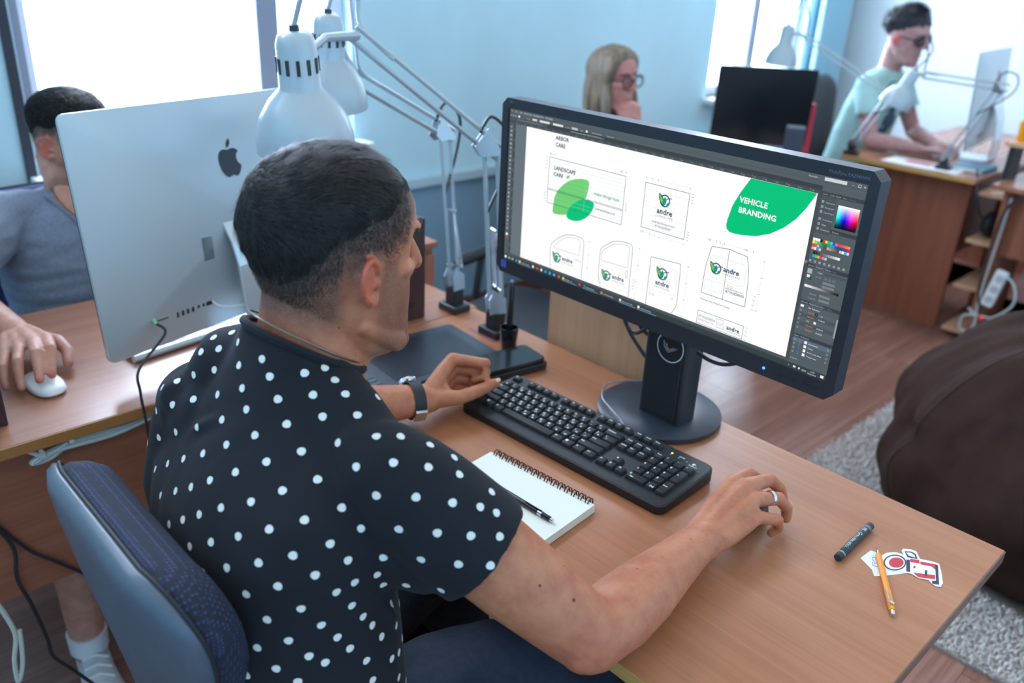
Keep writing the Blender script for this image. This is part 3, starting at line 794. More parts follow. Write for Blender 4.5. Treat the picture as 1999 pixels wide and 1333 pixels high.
# ------------------------------------------------------------------ spiral notebook and black pencil
def notebook():
    a = .085
    tr_ = V((-.4600, -.4030, 0)); ux = V((math.cos(a), math.sin(a), 0)); uy = V((-math.sin(a), math.cos(a), 0))
    c = tr_-ux*.1075-uy*.074
    Q = Matrix(((ux.x, uy.x, 0, c.x), (ux.y, uy.y, 0, c.y), (0, 0, 1, DZ), (0, 0, 0, 1)))
    nb = thing('notebook', 'open spiral notebook with blank cream pages on the desk', 'notebook', (c.x, c.y, DZ))
    W_, H_ = .1075, .074
    m_paper = M('paper_cream', (232, 236, 226), .8)
    b = MB(Q); b.bb((-W_, -H_, .0004), (W_+.001, H_, .0026)); b.build('back_cover', M('cardboard', (198, 202, 196), .8), nb, bevel=.0006, seg=1)
    for k in range(3):
        b = MB(Q @ Matrix.Rotation(.004*k, 4, 'Z')); z = .0028+k*.0038
        b.bb((-W_, -H_+.001*k, z), (W_, H_-.001, z+.0036)); b.build('page_block', m_paper, nb)
    n = 15
    mr = M('wire_black', (58, 62, 66), .3, metal=.7)
    first = None
    ztop = .0142
    for k in range(n):
        x_ = -W_+.012+k*(2*W_-.024)/(n-1)
        loc = Q @ V((x_, H_, 0))
        if first is None:
            b = MB()
            for dx in (-.0020, .0020):
                pts = [(dx*(1+.5*math.sin(t)), .0005-.0072*math.cos(t)*1.0, .0100+.0105*math.sin(t)) for t in [math.radians(-20+q*16) for q in range(19)]]
                R_ = Q.to_3x3()
                b.tube([loc+R_ @ V(p) for p in pts], .00095, 6)
            first = b.build('ring', mr, nb, smooth=True); l0 = loc
        else:
            o = first.copy(); COL.objects.link(o); o.parent = nb; o.location = loc-l0
    return ztop
zt = notebook()
def pencil(name, label, cat, tip, end, z0, parts):
    """parts: list of (name, mat, [(s, r)...], sides) along the axis from the tip, metres"""
    tip, end = V(tip), V(end); d = (end-tip).normalized()
    mid = (tip+end)/2
    t = thing(name, label, cat, (mid.x, mid.y, z0))
    first = None
    for nm, m_, prof, sides in parts:
        b = MB(); x_, y_, z_ = frame_from(d)
        rings = [[tip+d*s_+x_*(r_*math.cos(2*PI*j/sides+PI/sides))+y_*(r_*math.sin(2*PI*j/sides+PI/sides)) for j in range(sides)] for s_, r_ in prof]
        b.loft(rings)
        b.build(nm, m_, t, smooth=sides > 8, ang=45)
    return t, d
zp = DZ+zt+.0048
pt, d_ = pencil('mechanical_pencil', 'black mechanical pencil lying on the notebook page', 'pencil', (-.619, -.492, zp), (-.469, -.487, zp), zp-.0048, [
    ('tip', m_chrome, [(0, .0004), (.004, .0006), (.006, .0014), (.016, .0036)], 12),
    ('barrel', M('pencil_black', (30, 34, 38), .3), [(.016, .0042), (.020, .0046), (.118, .0046), (.121, .0044)], 12),
    ('clip_ring', m_alu, [(.121, .0046), (.129, .0047)], 12),
    ('cap', MATS['pencil_black'], [(.129, .0042), (.143, .0040), (.145, .0034)], 12),
    ('button', m_chrome, [(.145, .0030), (.150, .0028)], 12)])
b = MB(); c0 = V((-.619, -.492, zp))+d_*.095; b.tube([c0+V((0, -.0012, .0052)), c0+d_*.034+V((0, -.0012, .0062))], .0011, 6); b.build('clip', MATS['pencil_black'], pt)
# graphite stick
za = DZ+.0064
gt, d_ = pencil('graphite_stick', 'thick black graphite stick on the desk beside the orange pencil', 'graphite stick', (-.155, -.222, za), (-.159, -.108, za), DZ, [
    ('stick', M('graphite_paper', (44, 50, 58), .55), [(0, .0052), (.001, .0060), (.113, .0060), (.114, .0052)], 12)])
b = MB()
for s_ in (.010, .012, .098, .101):
    x_, y_, z_ = frame_from(d_); o_ = V((-.155, -.222, za))+d_*s_
    b.lathe([(.00612, 0), (.00612, .0008)], o_, d_, 14)
b.build('printed_band', M('graphite_print', (190, 204, 208), .6), gt)
b = MB(); vs, fs = text2d('981 Graphite stick', .0092, .01)
o_ = V((-.1585, -.128, za))
def roll(u, v_):      # lettering wrapped round the stick, reading along it
    ang = (v_-.003)/.0062
    return o_-d_*u+V((math.sin(ang)*.0062, 0, math.cos(ang)*.0062))
b.add([roll(v.x, v.y) for v in vs], fs); b.build('lettering', MATS['graphite_print'], gt)
# orange pencil
zo = DZ+.0045
ot, d_ = pencil('clutch_pencil', 'orange clutch pencil with a metal tip lying over the paper sticker', 'pencil', (-.128, -.153, zo-.001), (-.050, -.274, zo), DZ, [
    ('lead', M('lead_dark', (50, 46, 50), .5), [(0, .0009), (.004, .0012)], 8),
    ('tip', m_chrome, [(.004, .0016), (.013, .0030)], 12),
    ('barrel', M('pencil_orange', (240, 146, 20), .35), [(.013, .0040), (.016, .0044), (.126, .0044), (.128, .0040)], 6),
    ('collar', MATS['pencil_orange'], [(.128, .0040), (.132, .0043), (.136, .0040)], 12),
    ('button', m_chrome, [(.136, .0032), (.144, .0030), (.1445, .0020)], 12)])
b = MB(); c0 = V((-.128, -.153, zo))+d_*.098; sd = V((-d_.y, d_.x, 0))*-.0030
b.tube([c0+sd+V((0, 0, .0036)), c0+d_*.028+sd+V((0, 0, .0046))], .0010, 6); b.box(c0+d_*.028+V((0, 0, .0042)), (.006, .004, .0018)); b.build('clip', m_alu, ot)
# sticker and torn paper: thin flat pieces lying on the desk
def flat(pts, z0, th, z1=None):
    b = MB(); b.prism([(at(1600+x_/3.574, 960+y_/3.574, z=DZ).x, at(1600+x_/3.574, 960+y_/3.574, z=DZ).y) for x_, y_ in pts], z0, z0+th)
    return b
pc = at(1700, 1090, z=DZ)
flat([(285, 463), (355, 410), (420, 430), (470, 500), (610, 568), (470, 585), (380, 590), (365, 545)], DZ+.0002, .0003).build('paper_scrap', M('paper_white', (226, 230, 232), .75), loc=(pc.x, pc.y, DZ))
ps = COL.objects[-1]; tag(ps, 'torn white paper scrap under the orange pencil', 'paper')
dd = MB()
for pts in ([(365, 460), (385, 455), (402, 490), (385, 500), (365, 460)], [(368, 488), (372, 512), (400, 522), (408, 515)]):
    for (a, c_), (e, g) in zip(pts[:-1], pts[1:]):
        dx, dy = e-a, g-c_; L = math.hypot(dx, dy); nx, ny = -dy/L*1.5, dx/L*1.5
        dd.add([at(1600+q[0]/3.574, 960+q[1]/3.574, z=DZ+.0006) for q in ((a+nx, c_+ny), (e+nx, g+ny), (e-nx, g-ny), (a-nx, c_-ny))], [(0, 1, 2, 3)])
dd.build('ink_doodle', M('ink_navy', (44, 44, 66), .6), ps)
stk = flat([(436, 445), (470, 428), (530, 424), (575, 438), (586, 446), (570, 412), (582, 400), (640, 405), (676, 420), (698, 470), (790, 490), (832, 505), (848, 560), (860, 640), (845, 666), (812, 664), (778, 640), (760, 618), (690, 605), (640, 575), (560, 560), (500, 556), (455, 535), (436, 500)], DZ+.0007, .0003).build('sticker', M('sticker_white2', (236, 238, 242), .35), loc=(at(1780, 1110, z=DZ).x, at(1780, 1110, z=DZ).y, DZ))
tag(stk, 'die-cut white sticker printed with red and navy shapes near the desk corner', 'sticker')
def prt(name, pts, m_, z_):
    b = MB(); b.add([at(1600+x_/3.574, 960+y_/3.574, z=z_) for x_, y_ in pts], [tuple(range(len(pts)))]); b.build(name, m_, stk)
m_nv = M('print_navy', (48, 40, 72), .4); m_rd = M('print_red', (198, 44, 62), .4); m_ww = M('print_white', (236, 238, 242), .4)
ov = lambda cx, cy, a, b_, n=22: [(cx+a*math.cos(2*PI*k/n), cy+b_*math.sin(2*PI*k/n)) for k in range(n)]
z_ = DZ+.0011
prt('printed_oval', ov(525, 493, 80, 56), m_nv, z_); prt('printed_oval', ov(525, 493, 70, 47), m_ww, z_+.0001); prt('printed_oval', ov(535, 493, 52, 36), m_rd, z_+.0002)
prt('printed_block', [(605, 470), (630, 475), (632, 560), (604, 555)], m_nv, z_); prt('printed_block', [(592, 414), (640, 416), (670, 432), (684, 468), (640, 462), (612, 455)], m_nv, z_); prt('printed_block', [(602, 422), (636, 424), (660, 438), (668, 458), (624, 446)], m_ww, z_+.0001)
prt('printed_block', [(632, 466), (694, 474), (700, 500), (632, 490)], m_rd, z_); prt('printed_block', [(700, 484), (822, 508), (830, 560), (780, 520), (705, 506)], m_rd, z_)
prt('printed_block', [(806, 508), (826, 512), (834, 648), (786, 640), (784, 620), (812, 620)], m_nv, z_+.0001); prt('printed_block', [(650, 562), (806, 580), (806, 610), (690, 596)], m_rd, z_); prt('printed_block', [(735, 545), (752, 548), (750, 585), (733, 582)], m_nv, z_+.0001)
prt('printed_dot', ov(662, 525, 9, 9, 10), m_rd, z_)

# ------------------------------------------------------------------ graphics tablet, stylus in cup, black drive
def tablet():
    c = V((-1.056, -.298, DZ)); a = math.radians(-5.4)
    Q = Matrix.Translation(c) @ Matrix.Rotation(a, 4, 'Z')
    t = thing('graphics_tablet', 'dark graphics tablet lying on the desk beyond the left hand', 'tablet', c)
    W_, H_ = .105, .168
    b = MB(Q); out = rrect(-W_, -H_, W_, H_, .012, 4)
    b.loft([[(u*.985, v_*.985, 0) for u, v_ in out], [(u, v_, .003) for u, v_ in out], [(u, v_, .008) for u, v_ in out], [(u*.985, v_*.99, .0105) for u, v_ in out]])
    b.build('body', M('tablet_plastic', (48, 58, 74), .38, bump=.04, bscale=900), t, smooth=True, ang=35)
    b = MB(Q); b.bb((-W_+.022, -H_+.085, .0106), (W_-.022, H_-.03, .0112)); b.build('drawing_area', M('tablet_surface', (34, 40, 50), .3), t)
    b = MB(Q); b.lathe([(.009, .0105), (.009, .0118), (.016, .0118), (.0175, .0106)], (0, -H_+.042, 0), n=28); b.disc((0, -H_+.042, .0104), (0, 0, 1), .0085, .001)
    b.build('touch_ring', M('tablet_ring', (66, 84, 108), .3), t, smooth=True)
    for k, dx in enumerate((-.07, -.055, -.04, .03, .045, .06)):
        b = MB(Q); b.bb((dx, -H_+.030, .0105), (dx+.012, -H_+.056, .0118)); b.build('button', M('tablet_button', (56, 68, 86), .4), t, bevel=.0008, seg=1)
tablet()
bk = MB(); p0 = at(915, 647, z=DZ); p1 = at(965, 668, z=DZ)
bk.prism([(p0.x-.012, p0.y+.012), (p0.x-.004, p0.y+.022), (p1.x+.004, p1.y+.012), (p1.x-.004, p1.y-.002)], DZ+.0002, DZ+.0012)
bk = bk.build('bookmark', M('bookmark_pink', (196, 60, 110), .4, col2=(60, 130, 110), vscale=90), loc=(p1.x, p1.y, DZ))
tag(bk, 'small colourful card strip beside the graphics tablet', 'card')
cp = V((-.981, -.094, DZ))
t = thing('pen_cup', 'small black tapered pen cup on the desk beneath the monitor corner', 'pen cup', cp)
b = MB(); b.lathe([(0, 0), (.0155, 0), (.0165, .002), (.0205, .048), (.0205, .050), (.0185, .050), (.0150, .006), (0, .006)], cp, n=28); b.build('cup', m_blackg, t, smooth=True)
sy_ = cp+V((0, 0, .0065)); tp = cp+V((-.004, .006, .150))
t = thing('stylus', 'black stylus standing upright in the pen cup', 'stylus', sy_)
b = MB(); b.tube([sy_, sy_+(tp-sy_)*.1, sy_+(tp-sy_)*.3, sy_+(tp-sy_)*.93, sy_+(tp-sy_)*.95, tp], [.002, .0045, .0072, .0062, .005, .0044], 14); b.build('barrel', m_blackg, t, smooth=True)
b = MB(); b.tube([tp-(tp-sy_)*.05, tp+V((0, 0, .004))], [.0050, .0038], 12); b.build('end_cap', M('stylus_cap', (120, 140, 160), .2), t, smooth=True)
t = thing('external_drive', 'glossy black box lying behind the keyboard corner', 'drive', (-.905, -.168, DZ))
QD = Matrix.Translation((-.908, -.172, DZ)) @ Matrix.Rotation(math.radians(-9), 4, 'Z')
b = MB(QD); b.rbox((-.042, -.080, .002), (.042, .080, .016), .010, 'z'); b.build('lower_shell', m_black, t, bevel=.0015, smooth=True)
b = MB(QD); b.rbox((-.039, -.078, .0165), (.039, .076, .0265), .012, 'z'); b.build('upper_shell', m_blackg, t, bevel=.002, smooth=True)
b = MB(QD); b.bb((-.036, -.07, 0), (.036, .07, .003)); b.build('foot_pad', m_blackm, t)

# ------------------------------------------------------------------ spring-arm lamps
m_lamp = M('lamp_grey_paint', (176, 192, 202), .34, metal=.25)
m_lampd = M('lamp_dark', (50, 56, 62), .4)
def lamp(label, base, j0, elbow, head, sock, dire, floor_z, clamp=True, simple=False, group='spring-arm desk lamps', sc=1., cord=True):
    base, j0, elbow, head, sock, dire = V(base), V(j0), V(elbow), V(head), V(sock), V(dire).normalized()
    t = thing('desk_lamp', label, 'lamp', (base.x, base.y, floor_z), group)
    b = MB(); b.box(base+V((0, 0, .009)), (.062, .05, .018)); b.build('clamp_foot', m_black, t, bevel=.003)
    b = MB(); b.box(base+V((0, 0, .036)), (.034, .030, .040)); b.build('clamp_block', m_black, t, bevel=.003)
    b = MB(); b.tube([base+V((0, 0, .05)), j0], .006, 8); b.build('swivel_pin', m_chrome, t)
    arm = (elbow-j0); up = V((0, 0, 1))
    a2 = (head-elbow)
    side = arm.cross(a2)                      # hinge axis
    side = side.normalized() if side.length > 1e-4 else V((1, 0, 0))
    n1 = side.cross(arm).normalized()*.014; n2 = side.cross(a2).normalized()*.013
    # lower bracket plates
    b = MB()
    for s_ in (-1, 1):
        o_ = side*(.013*s_)
        q = [j0-n1*1.3-arm.normalized()*.012, j0+n1*1.3-arm.normalized()*.012, j0+n1*1.4+arm.normalized()*.022, j0+n1*.5+arm.normalized()*.040, j0-n1*1.4+arm.normalized()*.022]
        b.prism([(k, 0) for k in range(5)], 0, 1, lambda u, v_, w_, q=q, o_=o_, s_=s_: q[int(u)]+o_+side*(w_*.002*s_))
    b.build('bracket', m_alu, t)
    for s_ in (-1, 1):
        b = MB(); b.tube([j0+n1*s_, elbow+n1*s_], .0052, 4, up=side); b.build('lower_arm', m_lamp, t)
        b = MB(); b.tube([elbow+n2*s_-a2.normalized()*.03, head+n2*s_], .0052, 4, up=side); b.build('upper_arm', m_lamp, t)
    b = MB()
    for s_ in (-1, 1):
        o_ = side*(.011*s_); e_ = arm.normalized(); f_ = a2.normalized()
        q = [elbow-n1*1.8-e_*.02, elbow+n1*1.8-e_*.02, elbow+n2*1.8+f_*.03, elbow-n2*1.8+f_*.03]
        q = [q[0], q[1], q[2] if (q[2]-q[1]).length < (q[3]-q[1]).length else q[3], q[3] if (q[2]-q[1]).length < (q[3]-q[1]).length else q[2]]
        b.prism([(k, 0) for k in range(4)], 0, 1, lambda u, v_, w_, q=q, o_=o_, s_=s_: q[int(u)]+o_+side*(w_*.002*s_))
    b.build('elbow_plate', m_alu, t)
    if not simple:
        for s_ in (-1, 1):
            p0 = j0+arm.normalized()*.045+side*(.020*s_)-n1*.4; p1 = j0+arm*.50+side*(.013*s_)
            d_ = (p1-p0); L = d_.length; d_.normalize(); x_, y_, z_ = frame_from(d_)
            turns = 34; pts = [p0+d_*(L*k/(turns*6))+x_*(.0036*math.cos(k*PI/3))+y_*(.0036*math.sin(k*PI/3)) for k in range(turns*6+1)]
            b = MB(); b.tube(pts, .0008, 4); b.tube([p0-d_*.004, p0+d_*.004], .0022, 6); b.build('spring', m_chrome, t)
            b = MB(); b.tube([p1+side*.006, p1-side*.018*s_-side*.006], .0026, 6); b.tube([p0+side*.008*s_, p0-side*.014*s_], .0026, 6); b.build('spring_pin', m_chrome, t)
    # head: hinge, socket cylinder, bell shade
    k_ = sc
    b = MB()
    hg = sock-dire*(.045*k_)
    b.tube([head-a2.normalized()*.01, head+(hg-head)*.5+V((0, 0, .012)), hg+(head-hg).normalized()*.030*k_], [.010, .008, .006], 8)
    b.build('head_hinge', m_lamp, t, smooth=True)
    b = MB(); b.lathe([(0, .088*k_), (.020*k_, .087*k_), (.028*k_, .080*k_), (.032*k_, .068*k_), (.034*k_, .0), (.036*k_, -.004*k_), (.054*k_, -.022*k_), (.072*k_, -.050*k_), (.081*k_, -.082*k_), (.0825*k_, -.105*k_), (.0805*k_, -.105*k_), (.078*k_, -.080*k_), (.068*k_, -.050*k_), (.050*k_, -.024*k_), (0, -.016*k_)][::-1], sock, -dire, 40)
    sh = b.build('lamp_shade', m_lamp, t, smooth=True, ang=60)
    if not simple:
        x_, y_, z_ = frame_from(-dire)
        for q in range(12):
            a = 2*PI*q/12; o_ = sock-dire*(.036*k_)+x_*(.0332*k_*math.cos(a))+y_*(.0332*k_*math.sin(a))
            R_ = Matrix((x_*math.cos(a)+y_*math.sin(a), -x_*math.sin(a)+y_*math.cos(a), z_)).transposed()
            b = MB(); b.box(o_, (.003, .0055*k_, .024*k_), R_); b.build('vent_slot', m_lampd, sh)
    b = MB(); b.disc(sock-dire*(.086*k_), -dire, .008*k_, .010*k_, 12); b.build('cord_grip', m_lampd, t)
    if cord:
        e_ = sock-dire*(.094*k_); m_ = elbow+(head-elbow)*.72
        b = MB(); b.tube(bez([e_, e_-dire*.07+V((.02, .02, .01))*k_, (e_+head)/2+V((.0, .02, .16))*k_, head+V((0, .01, .075))*k_, head+V((0, .02, .01)), m_+V((0, 0, .012))], 8), .0042*k_, 8)
        b.build('cord', m_lamp if not simple else m_lampd, t, smooth=True)
        b = MB(); q = elbow+a2.normalized()*.03
        b.tube(bez([q+V((0, 0, .008)), elbow+V((0, 0, .06)), elbow-a2.normalized()*.05+V((0, 0, .05)), elbow-a2.normalized()*.045-V((0, 0, .02)), j0+arm*.6+n1], 6), .0036, 6); b.build('elbow_cord', m_lampd, t, smooth=True)
    return t
elA = at(958, 285, y=-.062); elB = at(868, 255, y=-.045)
skA = at(586, 168, t=1.5); topA = at(577, 84, t=1.46)
lamp('grey spring-arm lamp with its bell shade in front of the silver computer', (-1.055, -.066, DZ), (-1.055, -.066, .815), elA, at(688, 62, t=1.60), skA, (skA-topA)*1., DZ, sc=1.09)
skB = at(642, 110, t=1.62)
lamp('grey spring-arm lamp standing further back, head hidden behind the nearer lamp shade', (-1.222, -.045, DZ), (-1.222, -.045, .815), elB, at(688, 148, t=1.66), skB, V((-.10, .04, -1)), DZ, sc=.9)
# ------------------------------------------------------------------ silver all-in-one computer on the left desk
m_silver = M('anodised_aluminium', (190, 204, 210), .40, metal=.55, bump=.03, bscale=2500)
m_silver2 = M('anodised_aluminium_edge', (214, 226, 232), .30, metal=.6)
def apple_outline():
    pts = [(0, .30), (.12, .335), (.24, .34), (.36, .29), (.43, .22), (.34, .14), (.29, .02), (.31, -.12), (.40, -.23), (.45, -.26), (.38, -.42), (.27, -.56), (.18, -.60), (.08, -.57), (0, -.545), (-.08, -.57), (-.18, -.60), (-.28, -.55), (-.38, -.41), (-.44, -.25), (-.465, -.06), (-.44, .12), (-.36, .26), (-.24, .335), (-.12, .335)]
    leaf = [(-.01, .37), (0, .50), (.07, .61), (.17, .67), (.18, .55), (.12, .44), (.04, .385)]
    return pts, leaf
def all_in_one(name, label, base, face, W_, z0, z1, tilt, detail=True, logo_h=.058, group=None, hwid=.085, foot=.075):
    """base point on the desk under the foot; face = unit vector the BACK looks to"""
    base = V(base); fx = V(face).normalized(); sy = V((0, 0, 1)).cross(fx)      # sy: to the right when looking at the back is -? (handled by symmetry)
    t = thing(name, label, 'computer', base, group)
    up = (V((0, 0, 1))*math.cos(tilt)-fx*math.sin(tilt)); nb = (fx*math.cos(tilt)+V((0, 0, 1))*math.sin(tilt))
    H_ = z1-z0; c = V((base.x, base.y, base.z+(z0+z1)/2))
    P = lambda u, v_, w_: c+sy*u+up*v_+nb*w_
    out = rrect(-W_/2, -H_/2, W_/2, H_/2, .013, 5)
    b = MB()
    rings = [[P(u, v_, -.004) for u, v_ in out], [P(u, v_, .0) for u, v_ in out], [P(u, v_, .002) for u, v_ in out]]
    for k, w_ in ((.97, .0035), (.90, .0085), (.78, .0165), (.62, .0245), (.42, .030), (.2, .033), (.04, .0338)):
        n_ = 2.3+30*k**10; ring = []
        for u, v_ in out:
            cu_, sv_ = u/(W_/2), v_/(H_/2); q_ = (abs(cu_)**n_+abs(sv_)**n_)**(1/n_)
            ring.append(P(u/q_*k, v_/q_*k, w_))
        rings.append(ring)
    b.loft(rings); b.build('housing', m_silver, t, smooth=True, ang=50)
    htree = BVHTree.FromPolygons(b.v, b.f)
    b = MB(); b.loft([[P(u, v_, -.0062) for u, v_ in out], [P(u, v_, -.004) for u, v_ in out]]); b.build('front_glass', m_blackg, t)
    # L-shaped stand
    b = MB()
    prof = [(.030, -.02), (.055, -.07), (.060, -.12), (.056, -H_/2-.005)]
    bot = base
    lines = []
    pts = [P(0, -.015, .031), P(0, -.05, .050), P(0, -.10, .062), P(0, -H_/2+.02, .066), base+fx*.082+V((0, 0, .035)), base+fx*.080+V((0, 0, .008)), base+fx*.06+V((0, 0, .0035)), base-fx*foot+V((0, 0, .003))]
    rings = []
    for k, p in enumerate(pts):
        d = (pts[min(k+1, len(pts)-1)]-pts[max(k-1, 0)]).normalized(); nn = d.cross(sy).normalized()
        th = .0036
        rings.append([p-sy*hwid+nn*th, p+sy*hwid+nn*th, p+sy*hwid-nn*th, p-sy*hwid-nn*th])
    b.loft(rings); b.build('stand', m_silver2, t, bevel=.0015)
    if detail:
        pts, leaf = apple_outline()
        b = MB(); k = logo_h; cv = H_*.235; wz = .0305
        ins = lambda u: wz
        def surf(u, v_):
            h_ = htree.ray_cast(P(u, v_, .3), -nb)
            return (h_[0]-P(u, v_, 0)).dot(nb) if h_[0] is not None else .002
        for poly in (pts, leaf):
            cu_ = sum(p[0] for p in poly)/len(poly); cw = sum(p[1] for p in poly)/len(poly)
            n = len(poly)
            vs = [P(u*k, cv+v_*k, surf(u*k, cv+v_*k)+.0009) for u, v_ in poly]
            vs += [P((cu_+(u-cu_)*.5)*k, cv+(cw+(v_-cw)*.5)*k, surf((cu_+(u-cu_)*.5)*k, cv+(cw+(v_-cw)*.5)*k)+.0009) for u, v_ in poly]
            vs.append(P(cu_*k, cv+cw*k, surf(cu_*k, cv+cw*k)+.0009))
            b.add(vs, [(i, (i+1) % n, n+(i+1) % n, n+i) for i in range(n)]+[(n+i, n+(i+1) % n, 2*n) for i in range(n)])
        b.build('logo', M('logo_black', (40, 46, 54), .25), t)
        vp = -H_/2+.055
        for u, wd, hg in ((-.205, .026, .0022), (-.170, .004, .014), (-.158, .005, .013), (-.146, .005, .013), (-.134, .005, .013), (-.120, .005, .006), (-.108, .005, .006), (-.094, .014, .009)):
            q = surf(u, vp); b = MB(); b.box(P(u*1., vp, q), (.0015, wd, hg), Matrix((nb, sy, up)).transposed()); b.build('port', m_blackm, t)
        b = MB()
        for k in range(13): b.box(P(-.088, -.035-k*.0036, surf(-.088, -.035-k*.0036)), (.0016, .024, .0016), Matrix((nb, sy, up)).transposed())
        b.build('vent', m_blackm, t)
    return t, P
im, PI_ = all_in_one('all_in_one_computer', 'silver all-in-one computer seen from behind with a black logo', (-1.409, -.499, DZ), (.97, .243, 0), .640, .046, .498, math.radians(5), hwid=.046, foot=-.022)
# its audio cable, from the jack over the desk edge
b = MB(); j = PI_(-.222, -.1635, .006)
plug = MB(); plug.tube([j, j+V((.022, 0, -.006))], [.0042, .0034], 8)
tc_ = thing('audio_cable', 'thin black cable plugged into the back of the silver computer, hanging over the desk edge', 'cable', (j.x, j.y, DZ))
plug.build('plug', M('plug_mint', (150, 200, 172), .45), tc_, smooth=True)
b.tube(bez([j+V((.021, 0, -.006)), j+V((.040, .006, -.022)), at(272, 720, x=-1.21)*1., at(274, 765, x=-1.196), at(283, 812, x=-1.19), at(290, 850, x=-1.19), at(300, 930, x=-1.20)], 8), .0026, 8)
b.build('lead', m_blkcable, tc_, smooth=True)
# thin white lead on the other port
b = MB(); j2 = PI_(-.088, -.1635, .008); b.tube(bez([j2, j2+V((.018, .02, -.018)), j2+V((.02, .09, -.02)), PI_(.03, -.145, .05)], 8), .0022, 6)
b = b.build('white_lead', m_white, loc=(j2.x, j2.y, DZ), smooth=True); tag(b, 'thin white cable looping across the back of the silver computer', 'cable')

# slim white keyboard
def slim_keyboard(name, label, c, rz, L, D_):
    c = V(c); Q = Matrix.Translation(c) @ Matrix.Rotation(rz, 4, 'Z')     # x: length, +y: raised rear
    t = thing(name, label, 'keyboard', c)
    b = MB(Q); b.loft([[(-L/2, -D_/2, .002), (L/2, -D_/2, .002), (L/2, D_/2-.004, .0105), (-L/2, D_/2-.004, .0105)], [(-L/2, -D_/2, .0045), (L/2, -D_/2, .0045), (L/2, D_/2-.004, .0145), (-L/2, D_/2-.004, .0145)]])
    b.build('plate', m_silver2, t, bevel=.001, seg=1)
    b = MB(Q); b.tube([(-L/2, D_/2-.006, .0082), (L/2, D_/2-.006, .0082)], .0080, 14); b.build('rear_bar', m_silver2, t, smooth=True)
    P_ = L/14.7; sl = .010/(D_-.004)
    me = {}
    for r_ in range(6):
        yy = D_/2-.020-r_*.0185; h_ = .010 if r_ == 0 else .0158; x_ = -L/2+.006
        widths = ([1]*14) if r_ == 0 else [1]*13+[1.4] if r_ == 1 else [1.4]+[1]*13 if r_ == 2 else [1.7]+[1]*11+[1.7] if r_ == 3 else [2.2]+[1]*10+[2.2] if r_ == 4 else [1, 1, 1, 1.2, 5, 1.2, 1, 1, 1, 1]
        for w_ in widths:
            key = (w_, h_)
            if key not in me:
                k = MB(Q.to_3x3().to_4x4()); k.box((0, 0, .0008), (w_*P_-.003, h_-.003, .0024)); me[key] = k.mesh('key', V((0, 0, 0))); me[key].materials.append(m_white); bm_fix(me[key])
            o = bpy.data.objects.new('key', me[key]); COL.objects.link(o); o.parent = t
            o.location = (Q @ V((x_+w_*P_/2, yy, .0045+(yy+D_/2)*sl)))-c
            x_ += w_*P_
slim_keyboard('slim_keyboard', 'slim white and aluminium keyboard behind the silver computer', (-1.4600, -.609, DZ), math.radians(-82.8), .27, .118)
# white mouse
def mouse(name, label, c, d, L, W_, H_, m_, m2):
    c = V(c); d = V(d).normalized(); s = V((-d.y, d.x, 0))
    t = thing(name, label, 'mouse', c)
    b = MB(); rings = []
    for k, (kk, h) in enumerate(((.90, .0015), (.97, .004), (1., .30*H_), (.95, .62*H_), (.80, .86*H_), (.5, .97*H_), (.1, H_))):
        ring = []
        for j in range(28):
            a = 2*PI*j/28; ca, sa = math.cos(a), math.sin(a); ex = 2/2.6
            ring.append(c+d*(L/2*kk*math.copysign(abs(ca)**ex, ca))+s*(W_/2*kk*math.copysign(abs(sa)**ex, sa))+V((0, 0, h)))
        rings.append(ring)
    b.loft(rings); b.build('shell', m_, t, smooth=True, ang=60)
    b = MB(); rings = [[c+d*(L/2*.88*math.cos(2*PI*j/28))+s*(W_/2*.88*math.sin(2*PI*j/28))+V((0, 0, h)) for j in range(28)] for h in (0, .003)]
    b.loft(rings); b.build('sole', m2, t)
    return t
mouse('mouse', "white touch mouse under the hand of the man in grey", (-1.388, -.902, DZ), (1, .06, 0), .112, .060, .020, m_white, m_alu)
mm = mouse('mouse', 'black mouse under the right hand with the ring', (-.298, -.243, DZ), (.05, 1, 0), .098, .050, .030, m_black, m_blackm)

# speakers
def speaker(label, a, b_, m_):
    a, b_ = V(a), V(b_); c = V(((a.x+b_.x)/2, (a.y+b_.y)/2, DZ))
    t = thing('speaker', label, 'speaker', c, 'desktop speakers')
    q = MB(); q.bb(a, b_); q.build('cabinet', m_, t, bevel=.003)
    q = MB(); q.bb((a.x-.004, a.y+.006, a.z+.008), (a.x, b_.y-.006, b_.z-.008)); q.build('grille', m_blackm, t, bevel=.002)
    q = MB(); q.disc((b_.x-.001, (a.y+b_.y)/2, a.z+.04), (1, 0, 0), .008, .003, 12); q.build('rear_socket', m_blackm, t)
m_maroon = M('dark_cherry_veneer', (66, 44, 48), .42, var=.12, vscale=30, stretch=(6, 6, 1))
speaker('dark cherry speaker box on the left desk, behind the face of the man in dots', (-1.415, -.212, DZ), (-1.228, -.128, .988), m_maroon)
speaker('dark cherry speaker box cut by the left picture edge', (-1.47, -1.165, DZ), (-1.278, -.992, .95), m_maroon)
# wooden box behind
t = thing('drawer_box', 'small beech drawer box beyond the dark speaker', 'box', (-1.64, .07, 0))
b = MB(); b.bb((-1.76, .016, 0), (-1.514, .122, .80)); b.build('carcass', m_desk_y, t, bevel=.002)
b = MB(); b.bb((-1.765, .015, .80), (-1.497, .127, .818)); b.build('top_board', m_desk_y, t, bevel=.002)
for k in range(3):
    b = MB(); b.bb((-1.514, .022, .05+k*.25), (-1.500, .118, .28+k*.25)); d_ = b.build('drawer_front', m_panel, t, bevel=.002)
    b = MB(); b.disc((-1.500, .070, .165+k*.25), (1, 0, 0), .012, .018, 12); b.build('knob', m_chrome, d_, smooth=True)

